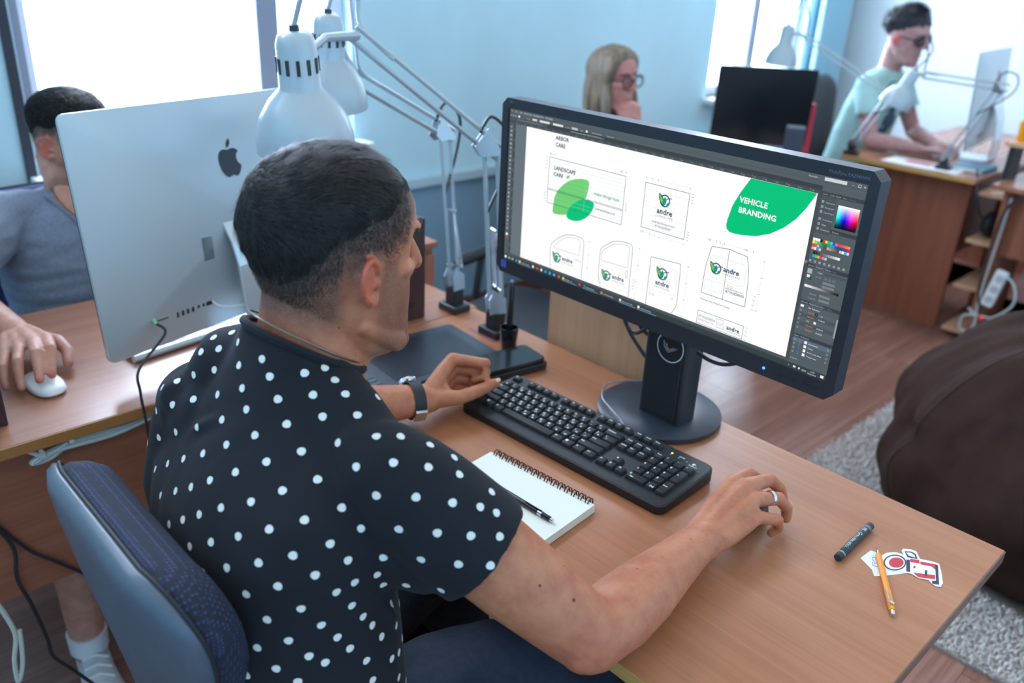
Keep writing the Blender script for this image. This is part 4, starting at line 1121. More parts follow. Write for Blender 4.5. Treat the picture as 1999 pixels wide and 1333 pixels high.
# pale cables bundled under the left desk edge
t = thing('cable_bundle', 'pale grey cables tied in a bundle under the left desk edge', 'cable', (-1.22, -.93, .66))
def pc_(*pts, x=-1.222): return [at(a, c, x=x) for a, c in pts]
for k, pts in enumerate((pc_((300, 808), (240, 838), (140, 862), (80, 890), (62, 905), (100, 893), (150, 858), (260, 826), (300, 806)), pc_((296, 812), (220, 846), (120, 874), (72, 893), (64, 902), (90, 888), (130, 862)), pc_((40, 872), (60, 880), (84, 888), (74, 870), (78, 862)))):
    b = MB(); b.tube(bez([p+V((.004*k, 0, 0)) for p in pts], 6), .0042, 7); b.build('lead', m_greycable, t, smooth=True)
b = MB(); p = at(137, 852, x=-1.218); b.box(p, (.012, .008, .02)); b.build('cable_tie', m_white, t)
# dark cables hanging on the panel and on the floor
for lab, pts in (('black cable drooping in front of the brown desk panel', [(-30, 1000), (0, 1030), (60, 1075), (120, 1100), (180, 1130), (230, 1190)]),
                 ('black cable running down from the brown panel to the sneaker', [(-30, 1010), (0, 1036), (28, 1075), (34, 1130), (62, 1180), (92, 1245), (104, 1280), (140, 1305), (190, 1340)])):
    b = MB(); P_ = [at(a, c, x=-1.236+(.004 if 'run' in lab else 0)) for a, c in pts]
    b.tube(bez(P_, 8), .0034, 7); b = b.build('black_cable', m_blkcable, loc=P_[0], smooth=True); tag(b, lab, 'cable')
b = MB(); P_ = [at(a, c, x=-1.20) for a, c in ((-20, 1160), (10, 1200), (30, 1240), (28, 1290), (36, 1330), (44, 1300), (42, 1260), (38, 1230))]
b.tube(bez(P_, 8), .0042, 7); b = b.build('white_cable', M('white_cable', (206, 214, 206), .4), loc=P_[0], smooth=True); tag(b, 'white cable hanging in a loop at the lower left corner', 'cable')

# cables behind the wide monitor
t = thing('monitor_cables', 'black cables hanging between the monitor and its stand', 'cable', (-.63, -.10, DZ))
for pts in (((1218, 600), (1226, 640), (1256, 690), (1282, 720)), ((1240, 612), (1252, 640), (1272, 660), (1290, 690)), ((1262, 640), (1240, 650), (1222, 632), (1219, 610))):
    b = MB(); b.tube(bez([at(a, c, y=-.10+.006*k) for k, (a, c) in enumerate(pts)], 8), .0036, 7); b.build('lead', m_blkcable, t, smooth=True)
b = MB(); b.tube(bez([at(a, c, y=-.108) for a, c in ((1362, 688), (1385, 703), (1412, 711), (1440, 708), (1462, 700))], 8), .0036, 7); b = b.build('signal_cable', m_blkcable, loc=(-.45, -.108, .93), smooth=True); tag(b, 'black cable sagging below the monitor beside its stand', 'cable')
b = MB()
P_ = [at(1262, 744, z=.775), at(1215, 744, z=.772), at(1182, 752, z=.774), at(1176, 775, z=.776), at(1190, 795, z=.775), at(1210, 818, z=.774), at(1222, 838, z=.77)]
b.tube(bez(P_, 8), .0017, 7); b = b.build('keyboard_cable', M('grey_lead', (120, 132, 142), .3, metal=.3), loc=P_[0], smooth=True); tag(b, 'thin grey cable curling over the round monitor foot', 'cable')
# ------------------------------------------------------------------ office chairs
m_navy = NT('navy_weave'); q = m_navy
tc = q.n('ShaderNodeTexCoord'); wv = q.n('ShaderNodeTexVoronoi', Scale=210.); wv.inputs['Randomness'].default_value = .15
q.l(tc.outputs['Object'], wv.inputs['Vector']); cr = q.n('ShaderNodeValToRGB'); e = cr.color_ramp.elements
e[0].position = .12; e[0].color = lin((62, 78, 122)); e[1].position = .42; e[1].color = lin((28, 34, 52))
q.l(wv.outputs['Distance'], cr.inputs[0]); q.l(cr.outputs[0], q.b.inputs['Base Color']); q.b.inputs['Roughness'].default_value = .85
bp = q.n('ShaderNodeBump', Strength=.5, Distance=.001, invert=True); q.l(wv.outputs['Distance'], bp.inputs['Height']); q.l(bp.outputs[0], q.b.inputs['Normal'])
m_navy = m_navy.m
m_shell = M('chair_shell_plastic', (80, 95, 110), .33, var=.08, vscale=60, bump=.12, bscale=700)
def cushion(mb, P, W_, H_, r, rings, n=7):
    out = rrect(-W_/2, -H_/2, W_/2, H_/2, r, n)
    mb.loft([[P(u*k, v_*k2, w_) for u, v_ in out] for k, k2, w_ in rings])
def office_chair(label, c, face, seat_z, back_z0, back_z1, bw, off, lean, m_pad, m_sh, group='office chairs', floor=0., bulge=.042, pad=.031, taper=.15):
    c = V(c); f = V(face).normalized(); s = V((f.y, -f.x, 0))
    t = thing('office_chair', label, 'chair', (c.x, c.y, floor), group)
    H_ = back_z1-back_z0; zc = (back_z0+back_z1)/2
    cur = .55
    tp = lambda u, v_: u*(1-taper*min(1., max(0., .5-v_/H_)))
    P = lambda u, v_, w_: V((c.x, c.y, 0))+s*tp(u, v_)+f*(-off+w_-v_*lean+cur*u*u)+V((0, 0, zc+v_))
    b = MB(); cushion(b, P, bw, H_, .10, [(.03, .03, pad), (.5, .5, pad), (.80, .80, pad*.95), (.91, .92, pad*.75), (.965, .97, pad*.45), (.99, .99, pad*.12), (.985, .985, -.003), (.95, .95, -.006)])
    pad = b.build('backrest_pad', m_pad, t, smooth=True, ang=70)
    b = MB(); cushion(b, P, bw, H_, .10, [(.95, .95, -.004), (1.0, 1.0, -.005), (1.010, 1.008, -.011), (.985, .985, -.020), (.90, .92, -.026), (.72, .78, -.026-bulge*.55), (.45, .5, -.026-bulge*.9), (.05, .05, -.026-bulge)])
    b.build('backrest_shell', m_sh, t, smooth=True, ang=70)
    b = MB(); o_ = rrect(-bw/2*1.004, -H_/2*1.004, bw/2*1.004, H_/2*1.004, .10, 7)
    b.tube([P(u, v_, -.0045) for u, v_ in o_+o_[:1]], .0022, 6); b.build('piping', m_blackm, t, smooth=True)
    S_ = lambda u, v_, w_: V((c.x, c.y, seat_z+w_))+s*u+f*v_
    b = MB(); cushion(b, S_, .48, .46, .09, [(.9, .9, -.08), (.98, .98, -.07), (1, 1, -.04), (.98, .98, -.012), (.85, .85, 0), (.4, .4, .002), (.03, .03, .002)]); b.build('seat', m_pad, t, smooth=True, ang=70)
    b = MB(); sp = [S_(0, -.10, -.085), S_(0, -.20, -.08), P(0, -H_/2-.02, -.06), P(0, -H_/2+.08, -.062)]
    b.tube(bez(sp, 6), .022, 8, up=s, asp=.5); b.build('back_support', m_blackm, t, smooth=True)
    zb = floor+.075
    b = MB(); b.tube([V((c.x, c.y, zb)), V((c.x, c.y, seat_z-.08))], .027, 14); b.tube([V((c.x, c.y, zb)), V((c.x, c.y, zb+.12))], .036, 14); b.build('gas_column', m_blackm, t, smooth=True)
    for k in range(5):
        a = 2*PI*k/5+.4; d = V((math.cos(a), math.sin(a), 0)); e_ = V((c.x, c.y, 0))+d*.29
        b = MB(); b.tube([V((c.x, c.y, zb+.03)), V((e_.x, e_.y, zb))], [.028, .017], 8); lg = b.build('leg', m_blackm, t, smooth=True)
        b = MB(); b.disc(V((e_.x, e_.y, floor+.026))-V((-d.y, d.x, 0))*.02, V((-d.y, d.x, 0)), .026, .04, 14); b.build('caster', m_blackm, lg, smooth=True, ang=40)
    for s_ in (-1, 1):
        q0 = S_(.25*s_, -.02, -.06); 
        b = MB(); b.tube(bez([q0-s*(.08*s_), q0, q0+V((0, 0, .10)), q0+V((0, 0, .20))-f*.02], 5), .014, 8); b.tube([q0+V((0, 0, .205))-f*.12, q0+V((0, 0, .205))+f*.10], .022, 10, rnd=True); b.build('armrest', m_blackm, t, smooth=True)
    return t
# the chair of the man in front: its armrests sit lower than his elbows
CHX, CHY = -.606, -.78
office_chair('dark blue office chair with a grey shell behind the man in dots', (CHX, CHY, 0), (0, 1, 0), .47, .57, .964, .415, .242, .165, m_navy, m_shell, bulge=.004, pad=.056, taper=.62)
office_chair('dark blue mesh office chair behind the man in grey', (-2.10, -.62, 0), (1, .15, 0), .44, .55, .90, .44, .22, .12, M('blue_mesh', (40, 52, 104), .8, bump=.3, bscale=500), m_blackm)
office_chair('black office chair half hidden by the lamps and the wide monitor', (-1.60, .62, 0), (.2, -1, 0), .45, .50, .62, .40, .22, .1, m_blackm, m_blackg)

# ------------------------------------------------------------------ shaggy rug
rg = thing('rug', 'shaggy pale grey rug on the wooden floor', 'rug', (.05, 1.35, 0))
RX0, RX1, RY0, RY1 = -.83, .95, .665, 2.0
b = MB(); b.bb((RX0, RY0, .0005), (RX1, RY1, .010)); b.build('backing', M('rug_backing', (150, 142, 136), .95), rg)
rnd = np.random.default_rng(5)
sp = .0095
gx, gy = np.meshgrid(np.arange(RX0+.004, RX1-.004, sp), np.arange(RY0+.004, RY1-.004, sp))
px_ = gx.ravel()+rnd.uniform(-.004, .004, gx.size); py_ = gy.ravel()+rnd.uniform(-.004, .004, gx.size)
keep = ((px_+.1)**2+(py_-1.42)**2) > .47**2
px_, py_ = px_[keep], py_[keep]
N = px_.size
h = rnd.uniform(.016, .030, N); an = rnd.uniform(0, 2*PI, N); le = rnd.uniform(.004, .014, N); r0 = rnd.uniform(.003, .0046, N)
verts = np.zeros((N, 7, 3))
for j in range(3):
    a = an+j*2*PI/3
    verts[:, j] = np.stack([px_+r0*np.cos(a), py_+r0*np.sin(a), np.full(N, .008)], 1)
    verts[:, 3+j] = np.stack([px_+le*.5*np.cos(an)+r0*1.1*np.cos(a+.5), py_+le*.5*np.sin(an)+r0*1.1*np.sin(a+.5), h*.65], 1)
verts[:, 6] = np.stack([px_+le*np.cos(an), py_+le*np.sin(an), h], 1)
tri = np.array([[0, 1, 4], [0, 4, 3], [1, 2, 5], [1, 5, 4], [2, 0, 3], [2, 3, 5], [3, 4, 6], [4, 5, 6], [5, 3, 6]])
faces = (tri[None]+(np.arange(N)*7)[:, None, None]).reshape(-1, 3)
me = bpy.data.meshes.new('pile'); me.from_pydata((verts.reshape(-1, 3)-np.array(ORG[rg.name])).tolist(), [], faces.tolist())
me.polygons.foreach_set('use_smooth', [True]*len(me.polygons))
me.materials.append(M('rug_pile', (238, 232, 228), .95, col2=(178, 170, 166), vscale=60))
o = bpy.data.objects.new('pile', me); COL.objects.link(o); o.parent = rg; o['kind'] = 'stuff'

# ------------------------------------------------------------------ bean bag
bb = thing('bean_bag', 'large dark brown bean bag resting on the rug', 'bean bag', (-.10, 1.42, .022))
def bag():
    c = V((-.10, 1.42, 0)); n, m = 120, 64
    prof = [(0.30, .022), (.42, .025), (.50, .06), (.555, .14), (.575, .23), (.565, .32), (.525, .41), (.455, .50), (.36, .585), (.25, .645), (.14, .685), (.06, .71), (.02, .73)]
    pts = bez([(r_, z_, 0) for r_, z_ in prof], 5)
    rings = []
    for p in pts:
        ring = []
        for j in range(n):
            a = 2*PI*j/n; d = V((math.cos(a), math.sin(a), 0))
            k = p.y/.73
            w_ = noise.noise(V((d.x*2.1, d.y*2.1, k*2.4+3)))*.07+noise.noise(V((d.x*5, d.y*5, k*4)))*.030-.05*max(0, 1-abs(noise.noise(V((d.x*2.6+4, d.y*2.6, k*2.2))))*7)
            # folds gathered towards the top and long creases down the sides
            fold = (.5-abs(noise.noise(V((d.x*2.3+7, d.y*2.3+1, k*1.7)))*2.6)**.7)*.10*max(0, k-.15)+(.4-abs(noise.noise(V((d.x*4.2-3, d.y*4.2+5, k*2.6)))*2.4)**.7)*.05*max(0, k-.2)
            fold += -.07*math.exp(-((math.sin((a-2.55)/2)*9+(k-.6)*2.2)**2))*k - .065*math.exp(-((math.sin((a-3.5)/2)*9-(k-.5)*2.6)**2))
            fold += .05*math.exp(-((math.sin((a-2.9)/2)*9+(k-.5)*3)**2))
            low = min(1, p.y/.12)
            r_ = p.x*(1+(w_+fold)*low)
            ring.append(c+d*r_+V((0, 0, p.y+(noise.noise(V((d.x*3, d.y*3, 9)))*.045*k if k > .2 else 0))))
        rings.append(ring)
    b = MB(); b.loft(rings); b.build('cover', M('brown_velour', (47, 30, 24), .9, var=.25, vscale=9, bump=.15, bscale=700, spec=.2), bb, smooth=True, ang=180)
    for a in (2.75, 4.0, 5.4, .6):
        j = int(a/(2*PI)*n) % n
        s_ = MB(); s_.tube([r_[j]+V((math.cos(a), math.sin(a), .3))*.001 for r_ in rings[4:]], .0026, 5); s_.build('seam', M('seam_brown', (50, 38, 36), .9), bb, smooth=True)
bag()

# ------------------------------------------------------------------ far desk group on the right
m_desk_far = m_desk_y
t = thing('desk', 'far desk with a brown end panel where the man in pale green sits', 'desk', (-1.3, 3.4, 0))
b = MB(); b.bb((-1.62, 2.70, .7285), (-1.0, 4.2, .75)); tp_ = b.build('tabletop', m_desk_far, t, bevel=.0015, seg=1)
b = MB(); b.bb((-1.618, 2.698, .7295), (-1.002, 2.6998, .749)); b.build('edge_band', m_edge, tp_)
b = MB(); b.bb((-1.56, 2.852, 0), (-1.055, 2.874, .7285)); b.build('end_panel', m_panel, t)
b = MB(); b.bb((-1.56, 4.1, 0), (-1.055, 4.122, .7285)); b.build('end_panel', m_panel, t)
b = MB(); b.bb((-1.10, 2.875, .35), (-1.08, 4.1, .7285)); b.build('modesty_panel', m_panel, t)
t = thing('desk', 'far desk with open shelves cut by the right picture edge', 'desk', (-.6, 3.3, 0))
b = MB(); b.bb((-.93, 2.69, .7285), (-.32, 4.2, .75)); b.build('tabletop', m_desk_far, t, bevel=.0015, seg=1)
b = MB(); b.bb((-.893, 2.76, 0), (-.873, 3.20, .7285)); b.build('side_panel', m_panel, t)
b = MB(); b.bb((-.873, 2.83, .42), (-.36, 2.85, .7285)); b.build('modesty_panel', m_panel, t)
b = MB(); b.bb((-.38, 2.76, 0), (-.36, 4.1, .7285)); b.build('side_panel', m_panel, t)
b = MB(); b.bb((-1.03, 3.18, 0), (-.873, 3.20, .70)); b.build('back_panel', m_panel, t)
for z_ in (.69, .475, .262, .05):
    b = MB(); b.bb((-1.0, 2.78, z_-.018), (-.893, 3.16, z_)); b.build('shelf', m_lightwood, t, bevel=.001, seg=1)
bgb = MB(); bgb.ell((-.945, 2.90, .535), (.042, .09, .058)); tag(bgb.build('pouch', m_blackm, loc=(-.945, 2.90, .477), smooth=True), 'black pouch lying on the open shelf of the far desk', 'pouch')
t = thing('power_strip', 'white power strip with tangled leads beside the far open shelves', 'power strip', (-.80, 2.72, .25))
R_ = Matrix.Rotation(math.radians(10), 3, 'Y')
b = MB(); b.box((-.815, 2.73, .30), (.05, .035, .17), R_); b.build('strip_body', m_white, t, bevel=.005)
for k in range(3):
    b = MB(); b.disc((-.812+.010*(k-1), 2.713, .25+.05*k), (0, -1, 0), .018, .002, 14); b.build('socket', M('socket_grey', (180, 188, 190), .5), t)
b = MB(); b.box((-.83, 2.715, .16), (.012, .012, .012)); b.build('switch', emit('red_neon', (255, 30, 30), 1.0), t, bevel=.003)
for pts in (((-.80, 2.72, .38), (-.74, 2.71, .34), (-.72, 2.70, .26), (-.78, 2.70, .18), (-.83, 2.71, .17)), ((-.85, 2.72, .70), (-.855, 2.72, .5), (-.86, 2.715, .3), (-.855, 2.71, .17)), ((-.84, 2.71, .17), (-.90, 2.70, .15), (-.90, 2.70, .09), (-.86, 2.70, .09), (-.85, 2.71, .15), (-.89, 2.71, .19))):
    b = MB(); b.tube(bez(pts, 7), .005, 7); b.build('lead', m_greycable, t, smooth=True)
b = MB(); b.tube(bez([(-.70, 2.75, .80), (-.80, 2.70, .72), (-.86, 2.70, .62), (-.87, 2.71, .3), (-.84, 2.71, .2)], 7), .006, 7); tag(b.build('black_cable', m_blkcable, loc=(-.86, 2.7, 0), smooth=True), 'black cable running down the side of the far open shelves', 'cable')
b = MB(); b.tube(bez([(-1.03, 2.78, .78), (-.99, 2.72, .70), (-.965, 2.73, .62), (-.95, 2.80, .56)], 7), .006, 7); tag(b.build('black_cable', m_blkcable, loc=(-.97, 2.72, .6), smooth=True), 'black cable hanging between the two far desks', 'cable')
im3, _ = all_in_one('all_in_one_computer', 'silver all-in-one computer on the far right desk', (-1.20, 3.225, .75), (1, .12, 0), .64, .075, .50, math.radians(5))
# riser board with a yellow cup
t = thing('riser_shelf', 'small wooden riser shelf carrying the yellow cup', 'shelf', (-.72, 2.88, .75))
b = MB(); b.bb((-.955, 2.80, .895), (-.45, 2.98, .913)); b.build('board', m_lightwood, t, bevel=.002)
for x_ in (-.93, -.49):
    b = MB(); b.bb((x_-.01, 2.82, .75), (x_+.01, 2.96, .895)); b.build('support', m_blackm, t)
t = thing('cup', 'yellow cup on the riser shelf at the right picture edge', 'cup', (-.895, 2.86, .913))
b = MB(); b.lathe([(0, 0), (.036, 0), (.038, .003), (.042, .085), (.040, .086), (.036, .006), (0, .006)], (-.895, 2.86, .913), n=26); b.build('body', M('cup_yellow', (240, 160, 16), .35), t, smooth=True)
b = MB(); b.tube(bez([(-.855, 2.86, .985), (-.832, 2.86, .975), (-.830, 2.86, .945), (-.857, 2.86, .930)], 6), .005, 8); b.build('handle', MATS['cup_yellow'], t, smooth=True)
b = MB(); b.bb((-1.44, 2.735, .7502), (-1.10, 2.90, .7516)); tag(b.build('paper_sheet', M('paper_white2', (236, 240, 244), .7), loc=(-1.3, 2.8, .75)), 'white paper sheets on the far desk edge', 'paper')
b = MB(); b.bb((-1.36, 2.80, .7518), (-1.24, 2.87, .7528)); tag(b.build('card', M('card_red', (206, 110, 122), .6), loc=(-1.3, 2.83, .7518)), 'red card lying on the white papers', 'card')
t = thing('book', 'blue-grey book stack beneath the far silver computer', 'book', (-1.09, 2.93, .75))
b = MB(); b.bb((-1.17, 2.84, .7505), (-1.02, 3.02, .770)); b.build('cover', M('book_blue', (92, 130, 156), .5), t, bevel=.002)
b = MB(); b.bb((-1.165, 2.835, .754), (-1.03, 3.0, .766)); b.build('pages', M('paper_white3', (226, 230, 232), .8), t)
lamp('far spring-arm lamp clamped to the desk corner, shade over the dark screen', (-1.59, 2.74, .75), (-1.59, 2.74, .80), at(1738, 187, t=3.75), at(1572, 72, t=3.95), at(1532, 84, t=4.0), V((-.05, 0, -1)), .75, simple=True, sc=.95)
lamp('far spring-arm lamp reaching from the far computer towards the man in pale green', (-1.18, 2.80, .75), (-1.18, 2.80, .80), at(1955, 170, t=3.55), at(1802, 146, t=3.65), at(1768, 168, t=3.7), V((-.35, -.1, -1)), .75, simple=True, sc=.85)
office_chair('black office chair behind the man in pale green', (-2.02, 3.30, 0), (1, 0, 0), .46, .55, 1.02, .46, .10, .1, m_blackm, m_blackm)

# ------------------------------------------------------------------ the woman's desk
t = thing('desk', 'far desk at the blue wall where the woman sits', 'desk', (-2.0, 2.3, 0))
b = MB(); b.bb((-2.56, 1.88, .7285), (-1.42, 2.52, .75)); b.build('tabletop', M('desk_red_edge', (196, 150, 140), .4), t, bevel=.002)
for x_ in (-2.52, -1.48):
    b = MB(); b.bb((x_, 1.92, 0), (x_+.02, 2.48, .7285)); b.build('side_panel', m_panel, t)
bw_, _ = all_in_one('desktop_monitor', 'dark-screened silver-edged computer in front of the woman', (-1.80, 2.22, .75), (-.68, .73, 0), .43, .06, .40, math.radians(4), detail=False)
t = thing('small_speaker', 'small black speaker standing beside the dark screen', 'speaker', (-1.50, 1.99, .75))
b = MB(); b.box((-1.50, 1.99, .855), (.075, .085, .21), Matrix.Rotation(.5, 3, 'Z')); b.build('cabinet', M('speaker_grey', (62, 70, 84), .5), t, bevel=.006)
b = MB(); b.disc((-1.48, 1.955, .80), (.45, -.9, 0), .028, .012, 18); b.build('cone', m_blackm, t, smooth=True)
t = thing('binder', 'red binder standing behind the small black speaker', 'binder', (-1.70, 2.44, .75))
b = MB(); b.box((-1.70, 2.44, .875), (.045, .13, .25), Matrix.Rotation(.75, 3, 'Z')); b.build('cover', M('binder_red', (186, 40, 62), .45), t, bevel=.004)
b = MB(); b.box((-1.70, 2.44, .873), (.035, .122, .240), Matrix.Rotation(.75, 3, 'Z')); b.build('pages', M('paper_white4', (226, 230, 232), .8), t)
# ------------------------------------------------------------------ people: shared builders
def skin_mat(name, base, red, dark, stub):
    """skin with mottling; attributes: stub (stubble / shaved hair), warm (redder places)"""
    q = NT(name); b = q.b
    tc = q.n('ShaderNodeTexCoord')
    n1 = q.n('ShaderNodeTexNoise', Scale=38., Detail=5., Roughness=.65); q.l(tc.outputs['Object'], n1.inputs['Vector'])
    cr = q.n('ShaderNodeValToRGB'); e = cr.color_ramp.elements
    e[0].position = .32; e[0].color = lin(red); e[1].position = .62; e[1].color = lin(base)
    q.l(n1.outputs[0], cr.inputs[0])
    aw = q.n('ShaderNodeAttribute'); aw.attribute_name = 'warm'
    mx = q.n('ShaderNodeMix'); mx.data_type = 'RGBA'; q.l(aw.outputs['Fac'], mx.inputs[0]); q.l(cr.outputs[0], mx.inputs[6]); mx.inputs[7].default_value = lin(dark)
    a2 = q.n('ShaderNodeAttribute'); a2.attribute_name = 'stub'
    n2 = q.n('ShaderNodeTexNoise', Scale=620., Detail=2.); q.l(tc.outputs['Object'], n2.inputs['Vector'])
    mr = q.n('ShaderNodeMapRange'); mr.inputs[1].default_value = .35; mr.inputs[2].default_value = .62; mr.inputs[3].default_value = .55; mr.inputs[4].default_value = 1.
    q.l(n2.outputs[0], mr.inputs[0])
    mm_ = q.n('ShaderNodeMath', operation='MULTIPLY'); q.l(a2.outputs['Fac'], mm_.inputs[0]); q.l(mr.outputs[0], mm_.inputs[1])
    m2 = q.n('ShaderNodeMix'); m2.data_type = 'RGBA'; q.l(mm_.outputs[0], m2.inputs[0]); q.l(mx.outputs[2], m2.inputs[6]); m2.inputs[7].default_value = lin(stub)
    q.l(m2.outputs[2], b.inputs['Base Color'])
    b.inputs['Roughness'].default_value = .52
    b.inputs['Subsurface Weight'].default_value = .12; b.inputs['Subsurface Radius'].default_value = (.012, .005, .003); b.inputs['Subsurface Scale'].default_value = .5
    n3 = q.n('ShaderNodeTexNoise', Scale=260., Detail=3.); q.l(tc.outputs['Object'], n3.inputs['Vector'])
    bp = q.n('ShaderNodeBump', Strength=.12, Distance=.001); q.l(n3.outputs[0], bp.inputs['Height']); q.l(bp.outputs[0], b.inputs['Normal'])
    return q.m
def limb(mb, pts, r, n=16, asp=1., up=V((0, 0, 1))):
    mb.tube(pts, r, n, True, up, asp, True)
def remesh(mb, voxel, it=4, fac=.5):
    me = mb.mesh('tmp', V((0, 0, 0))); bm_fix(me)
    o = bpy.data.objects.new('tmp', me); COL.objects.link(o)
    r = o.modifiers.new('r', 'REMESH'); r.mode = 'VOXEL'; r.voxel_size = voxel
    s = o.modifiers.new('s', 'SMOOTH'); s.factor = fac; s.iterations = it
    dg = bpy.context.evaluated_depsgraph_get()
    out = bpy.data.meshes.new_from_object(o.evaluated_get(dg))
    bpy.data.objects.remove(o); bpy.data.meshes.remove(me)
    return out
def verts_of(me):
    a = np.empty(len(me.vertices)*3); me.vertices.foreach_get('co', a); return a.reshape(-1, 3)
def norms_of(me):
    a = np.empty(len(me.vertices)*3); me.vertex_normals.foreach_get('vector', a); return a.reshape(-1, 3)
def place(me, name, mat, parent):
    org = ORG[parent.name]
    a = verts_of(me)-np.array(org); me.vertices.foreach_set('co', a.ravel()); me.name = name
    me.materials.clear(); me.materials.append(mat)
    me.polygons.foreach_set('use_smooth', [True]*len(me.polygons)); me.update()
    o = bpy.data.objects.new(name, me); COL.objects.link(o); o.parent = parent; ORG[o.name] = org
    return o
def attr(me, name, val):
    a = me.attributes.new(name, 'FLOAT', 'POINT'); a.data.foreach_set('value', np.asarray(val, dtype=np.float32))
SL = [(-.119, .070, .030, .018), (-.112, .083, .012, .032), (-.100, .089, -.008, .044), (-.083, .089, -.032, .053), (-.062, .086, -.056, .0605), (-.040, .086, -.076, .066), (-.015, .084, -.090, .0705),
      (.010, .081, -.099, .0735), (.030, .083, -.104, .0755), (.050, .089, -.105, .0775), (.070, .087, -.100, .0765), (.088, .079, -.090, .071), (.104, .063, -.073, .060), (.116, .040, -.050, .043), (.1235, .014, -.026, .020), (.125, -.004, -.014, .006)]
class Head:
    def __init__(s, c, r, f, u, k=1.):
        s.c = V(c); s.r = V(r); s.f = V(f); s.u = V(u); s.k = k
    def P(s, x, y, z): return s.c+(s.r*x+s.f*y+s.u*z)*s.k
    def D(s, v): return s.r*v[0]+s.f*v[1]+s.u*v[2]
    def local(s, a):
        d = (a-np.array(s.c))/s.k
        return np.stack([d @ np.array(s.r), d @ np.array(s.f), d @ np.array(s.u)], 1)
    def ring(s, z, yf, yb, hw_, off=0., n=40):
        yc = (yf+yb)/2*.55; out = []
        for j in range(n):
            a = 2*PI*j/n; ca, sa = math.cos(a), math.sin(a)
            e = 2/2.25
            x_ = hw_*math.copysign(abs(ca)**e, ca); y_ = math.copysign(abs(sa)**e, sa)
            y_ = yc+(yf-yc)*y_ if y_ > 0 else yc+(yc-yb)*y_
            out.append((x_, y_, z))
        return out
    def skull(s, mb):
        mb.loft([[s.P(*p) for p in s.ring(*q)] for q in SL])
    def features(s, mb, ears=(1, -1), female=False):
        P = s.P
        k = s.k
        mb.tube([P(0, .084, .036), P(0, .092, .022), P(0, .1025, .000), P(0, .1065, -.012)], [.006*k, .0075*k, .0095*k, .0105*k], 10, rnd=True)
        for e in (-1, 1):
            limb(mb, [P(.009*e, .094, -.014), P(.012*e, .090, -.014)], [.0075*k, .006*k], 8)
            limb(mb, [P(.012*e, .088, .043), P(.040*e, .079, .044)], [.0075*k, .006*k], 8)          # brow ridge
            limb(mb, [P(.030*e, .071, -.006), P(.052*e, .050, .000)], [.013*k, .012*k], 10)         # cheek bone
            limb(mb, [P(.055*e, .0, -.058), P(.040*e, .055, -.092)], [.012*k, .014*k], 10)           # jaw
        limb(mb, [P(-.020, .082, -.052), P(0, .0905, -.049), P(.020, .082, -.052)], [.004*k, .0055*k, .004*k], 8)
        limb(mb, [P(-.018, .081, -.062), P(0, .0895, -.0635), P(.018, .081, -.062)], [.004*k, .006*k, .004*k], 8)
        limb(mb, [P(-.012, .078, -.104), P(.012, .078, -.104)], [.014*k, .014*k], 8)
        for e in ears:
            ES = lambda x_, y_, z_: P((.0735+(x_-.0735)*.85)*e, -.006+(y_+.006)*.74, z_*.74)
            h = [(.072, .012, .010), (.077, .006, .026), (.084, -.008, .035), (.091, -.022, .030), (.0945, -.029, .014), (.093, -.028, -.004), (.088, -.021, -.019), (.081, -.009, -.030), (.075, .002, -.034), (.072, .007, -.028)]
            mb.tube(bez([ES(x_, y_, z_) for x_, y_, z_ in h], 4), [.0040*k]*25+[.0052*k]*12, 10, rnd=True)
            mb.tube(bez([ES(.080, -.008, .020), ES(.084, -.017, .010), ES(.082, -.016, -.008), ES(.077, -.006, -.020)], 4), .0030*k, 8, rnd=True)
            R_ = Matrix((s.r, s.f, s.u)).transposed()
            mb.ell(P(.0745*e, -.011, .0), (.0052*k, .0115*k, .022*k), R_ @ Matrix.Rotation(-.32*e, 3, 'Z'))
            mb.ell(P(.0735*e, .0055, -.004), (.0050*k, .004*k, .0065*k), R_)
    def eyes(s, parent, iris=(70, 60, 50)):
        b = MB(); b.tube(bez([s.P(-.021, .081, -.0575), s.P(-.010, .0900, -.0560), s.P(0, .0922, -.0565), s.P(.010, .0900, -.0560), s.P(.021, .081, -.0575)], 4), [.0015*s.k]+[.0028*s.k]*15+[.0015*s.k], 8, up=s.u, rnd=True)
        b.build('lips', M('lips', (160, 92, 84), .45), parent, smooth=True)
        for e in (-1, 1):
            b = MB(); b.ell(s.P(.031*e, .0618, .018), (.0128*s.k,)*3, None, 14, 9)
            o = b.build('eye', M('eye_white', (222, 224, 224), .25), parent, smooth=True)
            b = MB(); b.lathe([(0, .0132), (.0030, .0130), (.0056, .0119)], s.P(.031*e, .0618, .018), s.f, 14); b.build('iris', M('iris_%d' % iris[0], iris, .2), o, smooth=True)
            b = MB(); b.tube([s.P(.014*e, .094, .041), s.P(.030*e, .091, .047), s.P(.048*e, .075, .040)], [.003*s.k, .0034*s.k, .0018*s.k], 6, up=s.f, rnd=True)
            b.build('eyebrow', M('brow_dark', (44, 38, 36), .8), parent, smooth=True)
